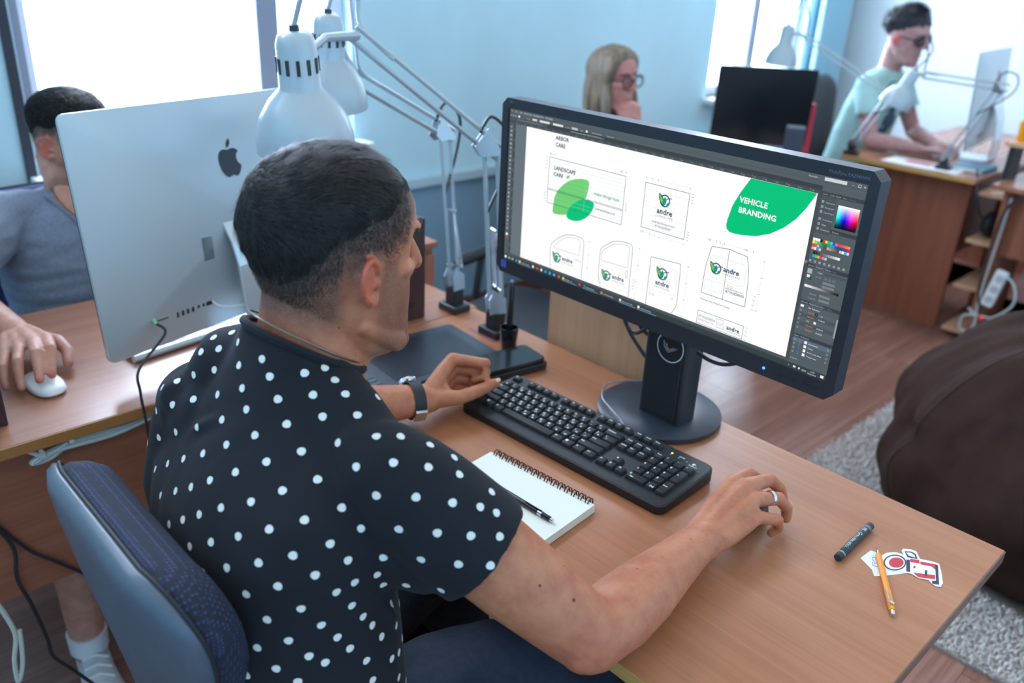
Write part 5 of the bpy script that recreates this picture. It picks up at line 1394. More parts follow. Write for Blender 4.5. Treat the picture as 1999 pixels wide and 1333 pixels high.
def hand(mb, wrist, fingers, thumb, rw=.021, rs=(.0098, .0100, .0090, .0078), n=12):
    """explicit joints: fingers = 4 lists of [knuckle, middle joint, end joint, tip], thumb = [base, joint, joint, tip]"""
    wrist = V(wrist)
    F4 = [[V(p) for p in f] for f in fingers]
    c = sum((f[0] for f in F4), V((0, 0, 0)))/4
    for k, f in enumerate(F4):
        w_ = wrist+(f[0]-c)*.45
        sc_ = (1., 1.02, .98, .86)[k]
        mb.tube([w_, w_+(f[0]-w_)*.5, f[0]], [rw*.62, rw*.62, .0118*sc_], n, rnd=True)
        mb.tube(f, [r_*sc_ for r_ in (.0120, .0106, .0094, .0080)], n, rnd=True)
        for j in (1, 2): mb.ell(f[j], (rs[j]*sc_*1.07,)*3, None, 10, 7)
    for a, b_ in zip(F4[:-1], F4[1:]):
        w_ = wrist+((a[0]+b_[0])/2-c)*.45
        mb.tube([w_, w_+((a[0]+b_[0])/2-w_)*.5, (a[0]*.93+b_[0]*.93+wrist*.14)/2], [rw*.6, .0125, .0100], n, rnd=True)
    T = [V(p) for p in thumb]
    mb.tube([wrist*.7+T[0]*.3, T[0], T[1], T[2], T[3]], [.015, .0170, .0138, .0120, .0098], n, rnd=True)
    i0 = F4[0][0]; m_ = (T[0]+T[1])/2
    mb.tube([m_, (m_+i0)/2*.6+wrist*.4, (i0*.62+wrist*.38)], [.0105, .0095, .008], n, rnd=True)      # web between thumb and index
def simple_hand(mb, wrist, F_, D_, side, curl, k=1.):
    """wrist, direction, dorsal normal, side=+1 thumb to F x D, curl angles in degrees for the three joints"""
    F_ = V(F_).normalized(); D_ = V(D_); D_ = (D_-F_*D_.dot(F_)).normalized(); T_ = F_.cross(D_)*side
    wrist = V(wrist); fs = []
    for q, (t_, l0, ls) in enumerate(((.030, .088, (.042, .025, .021)), (.009, .093, (.047, .029, .022)), (-.012, .088, (.043, .027, .022)), (-.031, .079, (.033, .020, .019)))):
        p = wrist+(T_*t_+F_*l0)*k; pts = [p]; a = 0
        for j in range(3):
            a += math.radians(curl[j]); d = F_*math.cos(a)-D_*math.sin(a); p = p+d*ls[j]*k; pts.append(p)
        fs.append(pts)
    th = [wrist+(F_*.022+T_*.026-D_*.008)*k, wrist+(F_*.058+T_*.046-D_*.014)*k, wrist+(F_*.088+T_*.052-D_*.02)*k, wrist+(F_*.112+T_*.050-D_*.026)*k]
    hand(mb, wrist, fs, th, .021*k)
def strands(head, region, nstr, length, comb, lift, seed, width=.0006, droop=0., seg=3, base=.0):
    """short hair as real tapered ribbons rooted on the head; region(x,y,z)->length factor 0..1 or 0"""
    rg_ = np.random.default_rng(seed); vs = []; fs = []
    rings = [head.ring(*q) for q in SL]
    R_ = np.array(rings)                                  # slices x n x 3
    ns, n = R_.shape[:2]; cnt = 0; tries = 0
    while cnt < nstr and tries < nstr*8:
        tries += 1
        i = rg_.uniform(3, ns-1.001); j = rg_.uniform(0, n); i0 = int(i); j0 = int(j) % n; fi, fj = i-i0, j-int(j)
        p = (R_[i0, j0]*(1-fi)+R_[i0+1, j0]*fi)*(1-fj)+(R_[i0, (j0+1) % n]*(1-fi)+R_[i0+1, (j0+1) % n]*fi)*fj
        L = region(*p)
        if L <= 0 or rg_.uniform() > .35+.65*L: continue
        a = R_[i0, (j0+1) % n]-R_[i0, j0]; b_ = R_[min(i0+1, ns-1), j0]-R_[i0, j0]
        nn = np.cross(a, b_); ln = np.linalg.norm(nn)
        if ln < 1e-12: continue
        nn /= ln
        if nn @ (p-np.array([0, -.01, .02])) < 0: nn = -nn
        c = np.array(comb(*p))+rg_.normal(0, .28, 3); c = c-nn*(c @ nn); c /= np.linalg.norm(c)+1e-9
        li = lift(*p)*rg_.uniform(.6, 1.3)
        d = c*(1-li)+nn*li; d /= np.linalg.norm(d)
        ll = length*L*rg_.uniform(.7, 1.25)
        w_ = np.cross(d, nn); w_ /= np.linalg.norm(w_)+1e-9
        o = len(vs); q = p+nn*(base(*p) if callable(base) else base)
        for k in range(seg+1):
            t_ = k/seg
            pt = q+d*(ll*t_)+c*(ll*.25*t_*t_)-nn*(ll*.30*t_*t_*(1-li))
            wk = width*(1-t_*.85)
            vs.append(head.P(*(pt+w_*wk))); vs.append(head.P(*(pt-w_*wk)))
        fs += [(o+2*k, o+2*k+1, o+2*k+3, o+2*k+2) for k in range(seg)]
        cnt += 1
    m = MB(); m.v = vs; m.f = fs; m.mi = [0]*len(fs)
    return m
def cap(head, thick, n=72, bumps=.0015, seed=0., extra=None):
    """hair mass: the skull surface pushed out by thick(x,y,z); sunk below the skin where there is no hair"""
    SLf = []
    for a, b_ in zip(SL[:-1], SL[1:]):
        for t_ in (0, .34, .67): SLf.append(tuple(a[k]*(1-t_)+b_[k]*t_ for k in range(4)))
    SLf.append(SL[-1])
    rings = [head.ring(*q, n=n) for q in SLf]
    A = np.array(rings); out = []
    for i in range(len(A)):
        ring = []
        for j in range(n):
            p = A[i, j]; a = A[i, (j+1) % n]-A[i, j-1]; b_ = A[min(i+1, len(A)-1), j]-A[max(i-1, 0), j]
            nn = np.cross(a, b_); nn = nn/(np.linalg.norm(nn)+1e-12)
            if nn @ (p-np.array([0, -.01, .0])) < 0: nn = -nn
            t_ = thick(*p)
            if t_ > 0: t_ += bumps*noise.noise(V(p*70+seed))+bumps*.7*noise.noise(V(p*160+seed))
            ring.append(head.P(*(p+nn*t_)))
        out.append(ring)
    m = MB(); m.loft(out)
    return m
def sstep(a, b_, x_):
    t_ = np.clip((x_-a)/(b_-a), 0, 1); return t_*t_*(3-2*t_)
def shirt_noise(me, amp, sc_, aniso=(1, 1, 1), seed=0):
    a = verts_of(me); nn = norms_of(me)
    d = np.array([noise.noise(V((p[0]*sc_*aniso[0]+seed, p[1]*sc_*aniso[1], p[2]*sc_*aniso[2])))*amp for p in a])
    me.vertices.foreach_set('co', (a+nn*d[:, None]).ravel()); me.update()
def torso(mb, rows, n=36, e=2.5):
    rings = []
    for row in rows:
        x_, y_, z_, a_, b_, yaw = row[:6]; tl = row[6] if len(row) > 6 else 0.
        ring = []
        for j in range(n):
            t_ = 2*PI*j/n; ca, sa = math.cos(t_), math.sin(t_)
            u = a_*math.copysign(abs(ca)**(2/e), ca); v_ = b_*math.copysign(abs(sa)**(2/e), sa)
            ring.append((x_+u*math.cos(yaw)-v_*math.sin(yaw), y_+u*math.sin(yaw)+v_*math.cos(yaw), z_-tl*v_/b_))
        rings.append(ring)
    mb.loft(rings)
def sneaker(parent, heel, toe, zf=0., m_up=None):
    heel, toe = V(heel), V(toe); d = (toe-heel); L = d.length; d.normalize(); s = V((-d.y, d.x, 0))
    W = [(0, .028), (.06, .034), (.3, .034), (.6, .044), (.8, .044), (.94, .033), (1, .016)]
    def outline(k, z): return [heel+d*(t_*L)+s*(w_*k)+V((0, 0, z)) for t_, w_ in W]+[heel+d*(t_*L)-s*(w_*k)+V((0, 0, z)) for t_, w_ in reversed(W)]
    b = MB(); b.loft([outline(1, zf), outline(1.04, zf+.012), outline(1.0, zf+.026)]); so = b.build('sneaker_sole', M('sole_white', (214, 220, 222), .6), parent, smooth=True, ang=40)
    H_ = [.085, .095, .085, .066, .050, .038, .026]
    b = MB(); rings = []
    for (t_, w_), h_ in zip(W, H_):
        c = heel+d*(t_*L*.98+.002); ring = []
        for j in range(14):
            a = PI*j/13; ring.append(c+s*(w_*.94*math.cos(a))+V((0, 0, zf+.022+(h_-.022)*max(0., math.sin(a))**.7)))
        rings.append(ring)
    b.loft(rings); up_ = b.build('sneaker_upper', m_up or M('canvas_white', (206, 212, 216), .8, var=.1, vscale=60), parent, smooth=True, ang=60)
    for k in range(5):
        t_ = .36+k*.09; h_ = np.interp(t_, [w_[0] for w_ in W], H_); w_ = .026
        c = heel+d*(t_*L)+V((0, 0, zf+h_+.002))
        b = MB(); b.tube([c+s*w_-V((0, 0, .010))+d*.008, c+V((0, 0, .002)), c-s*w_-V((0, 0, .010))-d*.008], .003, 6); b.build('lace', m_white, up_, smooth=True)
    return so
# ------------------------------------------------------------------ the man in front, black shirt with white dots
man = thing('person', 'person in a black polka-dot shirt working at the wide monitor, seen from behind', 'person', (-.60, -.85, 0))
m_skin = skin_mat('skin', (193, 127, 93), (175, 102, 75), (190, 86, 66), (58, 54, 54))
HD = Head((-.6000, -.7530, 1.1855), (.9992, -.0401, .0062), (.0404, .998, -.0482), (-.0042, .0484, .9988), 1.026)
b = MB()
HD.skull(b); HD.features(b)
P = HD.P
NB = V((-.602, -.800, 1.075))
limb(b, [P(0, -.030, .0), P(0, -.034, -.05), NB+V((0, .004, .02)), NB-V((0, .0, .06))], [.056, .058, .062, .075], 24, .96)
limb(b, [P(.012, .015, -.085), NB+V((.0, .045, -.01))], [.034, .036], 16)
limb(b, [P(.045, -.02, -.04), NB+V((.02, .05, 0))], [.014, .012], 10); limb(b, [P(-.045, -.02, -.04), NB+V((-.02, .05, 0))], [.014, .012], 10)
for s_, sh in ((1, V((-.455, -.795, .99))), (-1, V((-.745, -.860, .985)))):
    limb(b, [P(.02*s_, -.045, -.06), NB+V((.042*s_, -.015, .0)), sh-V((0, 0, .035))], [.022, .026, .030], 16)
torso(b, [(-.60, -.885, .50, .13, .095, 0), (-.60, -.88, .66, .125, .09, 0), (-.603, -.868, .82, .14, .09, -.08), (-.606, -.85, .94, .155, .085, -.12), (-.606, -.82, 1.03, .11, .06, -.12)])
SR, ER, WR = V((-.430, -.790, .985)), V((-.258, -.648, .800)), V((-.284, -.392, .790))
limb(b, [SR, SR+(ER-SR)*.3, SR+(ER-SR)*.6, SR+(ER-SR)*.9, ER], [.056, .0545, .0525, .046, .043], 24)
limb(b, [ER, ER+(WR-ER)*.2+V((.004, 0, .004)), ER+(WR-ER)*.42+V((.003, 0, .003)), ER+(WR-ER)*.7, ER+(WR-ER)*.92, WR+V((0, .02, 0))], [.0425, .0465, .0440, .0360, .0300, .0275], 24, .90)
limb(b, [ER+V((.006, -.018, -.004)), ER+V((.004, .01, -.008))], [.028, .030], 12)
hand(b, WR+V((0, .012, .002)), [
    [(-.3140, -.268, .822), (-.3105, -.226, .822), (-.3085, -.203, .806), (-.3080, -.188, .790)],
    [(-.2920, -.264, .826), (-.2810, -.216, .822), (-.2740, -.194, .802), (-.2690, -.184, .781)],
    [(-.2710, -.272, .817), (-.2550, -.231, .809), (-.2470, -.214, .789), (-.2460, -.211, .769)],
    [(-.2545, -.287, .802), (-.2380, -.257, .792), (-.2385, -.248, .774), (-.2460, -.252, .7625)]],
    [(-.304, -.352, .784), (-.317, -.314, .777), (-.321, -.282, .772), (-.318, -.256, .769)], rw=.024)
SLh, EL, WL = V((-.757, -.862, .972)), V((-.905, -.665, .815)), V((-.842, -.428, .796))
limb(b, [SLh, SLh+(EL-SLh)*.5, EL], [.050, .050, .044], 20)
limb(b, [EL, EL+(WL-EL)*.3, EL+(WL-EL)*.6, EL+(WL-EL)*.9, WL], [.0430, .0440, .0385, .0305, .0285], 22, .92)
# loose left fist standing on its little-finger side
hand(b, WL+V((-.002, .010, .002)), [
    [(-.8710, -.346, .840), (-.8240, -.305, .836), (-.8180, -.310, .812), (-.8360, -.320, .802)],
    [(-.8745, -.340, .818), (-.8330, -.296, .812), (-.8220, -.303, .790), (-.8420, -.318, .784)],
    [(-.8730, -.343, .797), (-.8500, -.302, .790), (-.8390, -.309, .777), (-.8520, -.326, .771)],
    [(-.8680, -.352, .779), (-.8560, -.316, .769), (-.8480, -.319, .763), (-.8530, -.337, .763)]],
    [(-.824, -.412, .798), (-.808, -.380, .7965), (-.8015, -.341, .800), (-.7985, -.3030, .8045)], rw=.024)
me = remesh(b, .0027, 3, .5)
a = verts_of(me); L = HD.local(a)
x_, y_, z_ = L[:, 0], L[:, 1], L[:, 2]
inhead = sstep(-.20, -.15, z_)*(np.abs(x_) < .12)
# shaved sides and nape, beard shadow on the jaw
hl = .012+.052*sstep(-.02, .06, y_)-.050*sstep(-.03, -.09, y_)       # lower edge of the hair round the head
hair_zone = sstep(-.034, .016, z_-hl)*(1-sstep(.062, .078, y_+.25*np.maximum(0, .07-z_)))
side = sstep(-.012, .012, y_-.018)*(1-sstep(.040, .062, y_))*sstep(-.012, .02, z_)
beard = (1-sstep(-.036, -.006, z_+.42*(y_-.085)*(y_ < .085)))*sstep(.000, .030, y_+.15*(z_+.06))*sstep(-.135, -.105, z_)
burn = sstep(.006, .018, y_)*(1-sstep(.030, .048, y_))*sstep(-.075, -.05, z_)*(1-sstep(.01, .03, z_))
nape = sstep(-.075, -.030, z_-hl*.0+.2*(y_+.05))*(1-sstep(-.045, -.02, y_))
ear = (np.abs(x_) > .0765)*(np.abs(z_) < .032)*(y_ < .008)*(y_ > -.034)
stub = np.clip(np.maximum.reduce([hair_zone*1.0, beard*.60, burn*.62, nape*.85])*inhead*(1-ear), 0, 1)
attr(me, 'stub', stub)
W_ = np.zeros(len(a)); W_ += ear*.65*inhead
for p_ in [V((-.254, -.229, .811)), V((-.233, -.256, .793)), V((-.281, -.216, .822)), V((-.253, -.287, .801)), V((-.872, -.346, .838)), V((-.831, -.305, .830)), V((-.801, -.291, .82))]:
    W_ += .45*np.exp(-((a-np.array(p_))**2).sum(1)/.012**2)
W_ += .35*np.exp(-((a-np.array(ER+V((0, -.02, -.01))))**2).sum(1)/.05**2)
attr(me, 'warm', np.clip(W_, 0, 1))
body = place(me, 'body', m_skin, man)
HD.eyes(man)
# moles
ml = MB(); bvh = BVHTree.FromObject(body, bpy.context.evaluated_depsgraph_get()) if False else None
tree = BVHTree.FromPolygons([V(v) for v in (verts_of(me)+np.array(ORG[man.name]))], [tuple(p.vertices) for p in me.polygons])
def cast(px, py):
    d = RX*((px-CX)/F_PX)+RY*((py-CY)/F_PX)+RZ
    return tree.ray_cast(CAM, d.normalized())
for px, py, r_ in ((1054, 1143, .0017), (1120, 1171, .0022), (1244, 1110, .0012), (1290, 1054, .0010), (1348, 1052, .0009), (1101, 1105, .0008), (724, 594, .0018), (632, 621, .0012), (662, 640, .0012), (610, 688, .0020), (740, 437, .0008)):
    hit = cast(px, py)
    if hit[0] is None: continue
    x__, y__, n__ = frame_from(hit[1])
    ml.ell(hit[0], (r_, r_*1.1, .0004), Matrix((x__, y__, n__)).transposed(), 10, 4)
ml.build('moles', M('mole_brown', (84, 56, 48), .6), man, smooth=True)
# finger nails that show
def nail(p, d, nrm, w_, l_):
    d = V(d).normalized(); nrm = V(nrm); nrm = (nrm-d*nrm.dot(d)).normalized(); s = d.cross(nrm)
    b = MB(); b.ell(V(p), (w_, l_, .0010), Matrix((s, d, nrm)).transposed(), 12, 6); b.build('nail', M('nail', (232, 186, 172), .3), man, smooth=True)
nail((-.7935, -.3000, .8125), (.1, 1, .1), (.60, -.35, .75), .0042, .0056)

# hair: dense crop on top fading down the sides
def hair_t(x, y, z):
    hl_ = .030+.040*float(sstep(-.02, .06, y))-.052*float(sstep(-.03, -.09, y))
    # forehead hairline
    fr = float(sstep(.094, .080, y+.30*max(0, .088-z)))
    tmp = float(sstep(.060, .040, y)) if z < .062 else 1.
    v_ = float(sstep(0., .085, z-hl_))*fr*tmp
    return v_
def thick(x, y, z):
    v_ = hair_t(x, y, z)
    return -.004 if v_ <= 0.02 else -.0015+.0085*v_*(1+.45*float(sstep(.06, .11, z)))
m_hair = M('hair_dark', (38, 37, 38), .5, var=.3, vscale=260, stretch=(1, 1, .3), spec=.3)
m_cap = M('hair_mass', (32, 32, 34), .85, spec=.1, var=.3, vscale=300)
cap(HD, thick, bumps=.0028).build('hair', m_cap, man, smooth=True, ang=180)
hair = COL.objects[-1]
def comb(x, y, z):
    cx, cy = .008, -.070                       # crown whorl
    dx, dy = x-cx, y-cy
    top = float(sstep(.03, .09, z))
    swirl = math.exp(-(dx*dx+dy*dy)/.0018)
    fwd = np.array([.30+dx*3, 1.0, -.15])
    down = np.array([dx*.8, -.10+.5*float(sstep(-.03, .05, y)), -1.0])
    v_ = fwd*top+down*(1-top)
    return v_+swirl*np.array([-dy*40, dx*40, 0])
st_ = strands(HD, hair_t, 26000, .019, comb, lambda x, y, z: .22+.25*float(sstep(.05, .1, y)), 11, .00042, base=lambda x, y, z: max(0., thick(x, y, z)-.002))
st_.build('hair_strands', m_hair, hair)
def fade(x, y, z):
    v_ = hair_t(x, y, z)
    hl_ = -.018+.030*float(sstep(-.02, .06, y))-.052*float(sstep(-.03, -.09, y))
    g_ = float(sstep(0, .05, z-hl_))*float(sstep(.062, .048, y))
    if abs(x) > .055 and -.036 < y < .014 and z < .036: g_ = 0
    return .9*g_ if v_ < .55 else 0
strands(HD, fade, 9000, .0050, lambda x, y, z: (0, -.1, -1), lambda x, y, z: .45, 12, .00035, seg=2).build('short_hair', m_hair, hair)

# ---- shirt
b = MB()
torso(b, [(-.595, -.885, .485, .192, .138, 0), (-.592, -.884, .56, .200, .138, 0), (-.590, -.880, .66, .205, .134, 0), (-.594, -.874, .76, .204, .130, -.04), (-.603, -.866, .85, .198, .126, -.08),
          (-.604, -.856, .92, .198, .122, -.10), (-.604, -.842, .968, .184, .110, -.12), (-.604, -.830, 1.005, .152, .094, -.10, .006), (-.604, -.818, 1.040, .108, .078, -.08, .016), (-.604, -.806, 1.068, .078, .069, -.04, .030), (-.603, -.800, 1.092, .066, .064, 0, .040)], 44, 2.35)
for sh, s_ in ((V((-.452, -.800, .968)), 1), (V((-.745, -.862, .958)), -1)):
    limb(b, [NB+V((.030*s_, -.014, -.016)), (NB+sh)/2+V((0, -.006, .014 if s_ < 0 else .006)), sh], [.050, .056, .060], 22)
se = SR+(ER-SR)*.43; d_ = (ER-SR).normalized()
b.tube([SR-d_*.085, SR-d_*.045, SR, SR+(ER-SR)*.15, SR+(ER-SR)*.30, se-d_*.008, se], [.018, .050, .064, .0675, .0670, .0670, .0685], 30)
limb(b, [SR+V((-.03, -.02, -.06)), SR+(ER-SR)*.22+V((-.02, -.012, -.045))], [.060, .052], 20)
dl = (EL-SLh).normalized(); sle = SLh+(EL-SLh)*.52
b.tube([SLh-dl*.085, SLh-dl*.045, SLh, SLh+(EL-SLh)*.2, sle-dl*.01, sle], [.018, .046, .058, .062, .064, .066], 28)
limb(b, [SLh+V((.03, -.01, -.06)), SLh+(EL-SLh)*.22+V((.02, -.01, -.045))], [.052, .048], 18)
limb(b, [SLh+V((.06, -.012, .012)), SLh+V((.0, -.012, -.02)), V((-.765, -.895, .86)), V((-.745, -.895, .76))], [.058, .058, .055, .05], 20)
limb(b, [NB+V((-.04, -.022, -.010)), NB+V((-.09, -.040, -.030)), SLh+V((.03, -.004, .012))], [.046, .054, .052], 20)
me = remesh(b, .0042, 16, .5)
# cloth folds: soft noise plus directed creases round the armpit, waist and shoulder
a = verts_of(me); nn = norms_of(me)
d = np.zeros(len(a))
for k in range(len(a)):
    p = a[k]
    d[k] = noise.noise(V((p[0]*9, p[1]*9, p[2]*6)))*.0045+noise.noise(V((p[0]*24+3, p[1]*24, p[2]*10)))*.0018
def crease(p0, p1, w_, amp, n_=6):
    p0, p1 = np.array(p0), np.array(p1); ax = p1-p0; L_ = np.linalg.norm(ax); ax = ax/L_
    t_ = np.clip((a-p0) @ ax, 0, L_); q_ = a-p0-t_[:, None]*ax
    r_ = np.linalg.norm(q_, axis=1); env = np.sin(np.clip(t_/L_, 0, 1)*PI)**.6
    return 1.5*amp*env*(np.exp(-(r_/w_)**2)-.5*np.exp(-(r_/(2.1*w_))**2))
arm_in = SR+V((-.02, -.05, -.10))
d += crease((-.47, -.90, .93), (-.40, -.80, .80), .010, .010)+crease((-.50, -.93, .90), (-.42, -.87, .74), .011, .011)+crease((-.53, -.95, .84), (-.43, -.90, .68), .011, .010)
d += crease((-.44, -.90, .78), (-.46, -.93, .62), .010, .009)+crease((-.41, -.86, .80), (-.42, -.88, .62), .010, .009)+crease((-.57, -.97, .72), (-.45, -.93, .56), .012, .009)
d += crease((-.56, -.88, 1.05), (-.66, -.93, 1.00), .008, .007)+crease((-.53, -.86, 1.05), (-.58, -.94, .98), .008, .006)+crease((-.67, -.86, 1.06), (-.74, -.93, .98), .009, .006)
d += crease((-.46, -.74, 1.03), (-.39, -.72, .97), .007, .006)+crease((-.50, -.75, 1.04), (-.43, -.71, 1.00), .007, .007)+crease((-.40, -.78, 1.03), (-.35, -.76, .96), .008, .004)
me.vertices.foreach_set('co', (a+nn*d[:, None]).ravel()); me.update()
m_shirt = M('shirt_black_cotton', (24, 28, 36), .85, var=.10, vscale=9, bump=.10, bscale=1100, sheen=.04, spec=.3)
sv = verts_of(me).copy(); sf = [tuple(p.vertices) for p in me.polygons]
stree = BVHTree.FromPolygons([V(v) for v in sv], sf)
shirt = place(me, 'shirt', m_shirt, man)
# white dots printed on the cloth
def cr2(ox, oy, s, *pts): return [(ox+x_/s, oy+y_/s) for x_, y_ in pts]
DOTS = cr2(0, 500, 2.666, (1208, 398), (1113, 424), (1240, 447), (1140, 482), (1047, 498), (962, 542), (1245, 568), (1365, 535), (1118, 592), (1010, 617), (923, 650), (1405, 626), (1585, 608), (1690, 582), (1743, 645), (1262, 687), (1630, 722), (1798, 718), (1134, 720), (1008, 745), (900, 773), (816, 804), (1447, 744), (1284, 797), (1680, 835), (1157, 851), (1025, 888), (917, 915), (829, 943), (770, 969), (1493, 874), (1328, 932), (1760, 971), (1180, 981), (1058, 1027), (957, 1054), (875, 1080), (810, 1108), (1569, 1016), (1388, 1070), (1227, 1124), (1095, 1166), (996, 1201), (916, 1222), (838, 1245), (1653, 1162), (1471, 1220), (1308, 1278), (1152, 1309), (1778, 1309), (846, 683), (766, 850), (1855, 1096), (1860, 828))
DOTS += cr2(0, 833, 2.666, (1585, 485), (1402, 533), (1242, 570), (1100, 600), (990, 622), (928, 643), (1718, 608), (1525, 669), (1347, 707), (1182, 733), (1060, 757), (965, 775), (1810, 694), (1640, 771), (1447, 829), (1283, 870), (1153, 893), (1845, 808), (1750, 859), (1567, 945), (1391, 1002), (1240, 1017), (1830, 929), (1672, 1030), (1755, 1094), (1502, 1111), (1340, 1148), (1210, 1161), (1820, 1152), (1608, 1192), (1692, 1225), (1438, 1257), (1285, 1292), (1550, 1325), (1039, 456), (954, 483), (882, 507), (820, 533))
DOTS += cr2(780, 850, 2.4378, (145, 45), (137, 151), (78, 293), (284, 186), (252, 320), (383, 340), (460, 368), (260, 105))
DOTS += cr2(700, 1000, 3.3317, (17, 103), (262, 108), (512, 133), (730, 152), (917, 157), (161, 292), (407, 305), (650, 336), (857, 345), (310, 473), (538, 505), (120, 403), (160, 468), (212, 596), (28, 676), (87, 733), (243, 735), (148, 807), (260, 910), (349, 868), (340, 712), (50, 963), (90, 988), (347, 1025), (505, 1022), (215, 950), (388, 927), (90, 1090))
DOTS += [(735, 852), (782, 852), (839, 869), (807, 830), (768, 903), (735, 967), (765, 775)]
m_dot = M('dot_print', (222, 228, 226), .8); placed = []
def put_dot(pos, nrm, r_=.0045):
    for q in placed:
        if (q-pos).length < .017: return
    placed.append(pos.copy())
    x__, y__, n__ = frame_from(nrm)
    n = 14; ring = []
    for rr_ in (.5, 1.):
        for j in range(n):
            a_ = 2*PI*j/n; wob = 1+.04*math.sin(a_*3+pos.x*90)
            p = pos+(x__*math.cos(a_)*1.06+y__*math.sin(a_))*r_*rr_*wob
            h_ = stree.find_nearest(p)
            ring.append(h_[0]+h_[1]*.0007)
    h_ = stree.find_nearest(pos); ring.append(h_[0]+h_[1]*.0007)
    dm = MB(); dm.add(ring, [(j, (j+1) % n, 2*n) for j in range(n)]+[(j, n+j, n+(j+1) % n, (j+1) % n) for j in range(n)])
    dm.build('dot', m_dot, shirt)
for px, py in DOTS:
    d = RX*((px-CX)/F_PX)+RY*((py-CY)/F_PX)+RZ
    h_ = stree.ray_cast(CAM, d.normalized())
    if h_[0] is not None: put_dot(h_[0], h_[1])
# the side away from the view carries the same staggered print
for i in range(16):
    for j in range(16):
        xx = -.80+j*.036+(i % 2)*.018; zz = .52+i*.036
        h_ = stree.ray_cast(V((xx, -.3, zz)), V((0, -1, 0)))
        if h_[0] is not None: put_dot(h_[0], h_[1])
# neckband and thin chain
def neck_ring(rx, ry, c, dz, tilt, r_, name, m_):
    b = MB(); pts = []
    for j in range(41):
        a_ = 2*PI*j/40; pts.append(c+V((rx*math.cos(a_), ry*math.sin(a_), -tilt*math.sin(a_)+dz)))
    b.tube(pts, r_, 8, caps=False); return b.build(name, m_, man, smooth=True)
neck_ring(.067, .066, V((-.603, -.800, 1.093)), .0, .041, .0052, 'neckband', m_shirt)
neck_ring(.062, .063, V((-.603, -.797, 1.102)), .0, .043, .0014, 'neck_chain', M('chain_steel', (130, 126, 118), .3, metal=.8))

# ---- jeans and shoes
b = MB()
hipR, knR, anR = V((-.515, -.865, .545)), V((-.405, -.475, .575)), V((-.40, -.40, .09))
hipL, knL, anL = V((-.685, -.865, .545)), V((-.735, -.475, .565)), V((-.74, -.40, .09))
torso(b, [(-.60, -.88, .465, .17, .13, 0), (-.60, -.88, .54, .172, .128, 0), (-.60, -.88, .60, .168, .122, 0)])
for h_, k_, an_ in ((hipR, knR, anR), (hipL, knL, anL)):
    limb(b, [h_, h_+(k_-h_)*.35, h_+(k_-h_)*.75, k_], [.098, .094, .080, .074], 22)
    limb(b, [k_, k_+(an_-k_)*.4, k_+(an_-k_)*.9, an_], [.072, .066, .054, .052], 20)
me = remesh(b, .007, 4)
shirt_noise(me, .010, 14, (1, 1, 1), 2); shirt_noise(me, .004, 40, (1, .4, 1), 5)
place(me, 'jeans', M('denim_dark', (40, 50, 68), .85, var=.18, vscale=90, bump=.2, bscale=900), man)
b = MB()
for x_ in (-.455, -.47, -.485): b.tube([V((x_, -.80, .655)), V((x_+.03, -.70, .668))], .0012, 5)
sneaker(man, (-.40, -.50, 0), (-.39, -.22, 0), 0., m_black); sneaker(man, (-.74, -.50, 0), (-.75, -.22, 0), 0., m_black)

# ---- wristwatch and ring (things worn)
wc = EL+(WL-EL)*.90; ax = (WL-EL).normalized()
wt = thing('wristwatch', 'steel wristwatch on a black strap on the left wrist', 'watch', wc)
T_ = V((.352, -.216, .91)); T_ = (T_-ax*T_.dot(ax)).normalized(); D_ = T_.cross(ax).normalized()
if D_.x > 0: D_ = -D_
b = MB(); n = 36; ra, rb = .0325, .0305
inner = [(math.cos(2*PI*j/n), math.sin(2*PI*j/n)) for j in range(n)]
rings = []
for r_, w_ in ((1.0, -.010), (1.075, -.0105), (1.075, .0105), (1.0, .010)):
    rings.append([wc+ax*w_+D_*(ra*r_*c_)+T_*(rb*r_*s_) for c_, s_ in inner])
b.loft(rings+[rings[0]], caps=False); b.build('strap', M('strap_black', (34, 38, 44), .6), wt, smooth=True, ang=40)
o_ = wc+D_*(ra+.001)
b = MB(); b.lathe([(0, -.002), (.0185, -.002), (.0205, .001), (.0205, .0065), (.0185, .0085)], o_, D_, 32); b.build('case', m_chrome, wt, smooth=True)
b = MB(); b.lathe([(.0182, .0083), (0, .0088)], o_, D_, 32); b.build('dial', M('dial_white', (214, 222, 226), .25), wt, smooth=True)
b = MB()
for s_ in (-1, 1):
    b.tube([o_+D_*.0092, o_+D_*.0092+(T_*.011 if s_ > 0 else ax*.008)], .0006, 5)
    for w_ in (-.007, .007): b.box(o_+T_*(s_*.021)+ax*w_-D_*.001, (.004, .003, .006))
b.build('hands_and_lugs', m_alu, wt)
b = MB(); b.tube([o_+ax*.020+D_*.003, o_+ax*.025+D_*.003], .003, 10); b.build('crown', m_chrome, wt)
b = MB(); b.box(wc+T_*(.0-.0)-D_*(ra*1.09), (.006, .024, .022), Matrix((D_, T_, ax)).transposed()); b.build('buckle', m_chrome, wt, bevel=.001)
rf = (V((-.2710, -.272, .817)), V((-.2540, -.229, .811))); rc = rf[0]+(rf[1]-rf[0])*.62; ra_ = (rf[1]-rf[0]).normalized()
b = MB(); b.lathe([(.0100, -.0024), (.0112, -.0024), (.0114, 0), (.0112, .0024), (.0100, .0024), (.0100, -.0024)], rc, ra_, 30)
tag(b.build('ring', m_chrome, loc=rc, smooth=True, ang=50), 'silver ring on the right hand of the man in dots', 'ring')
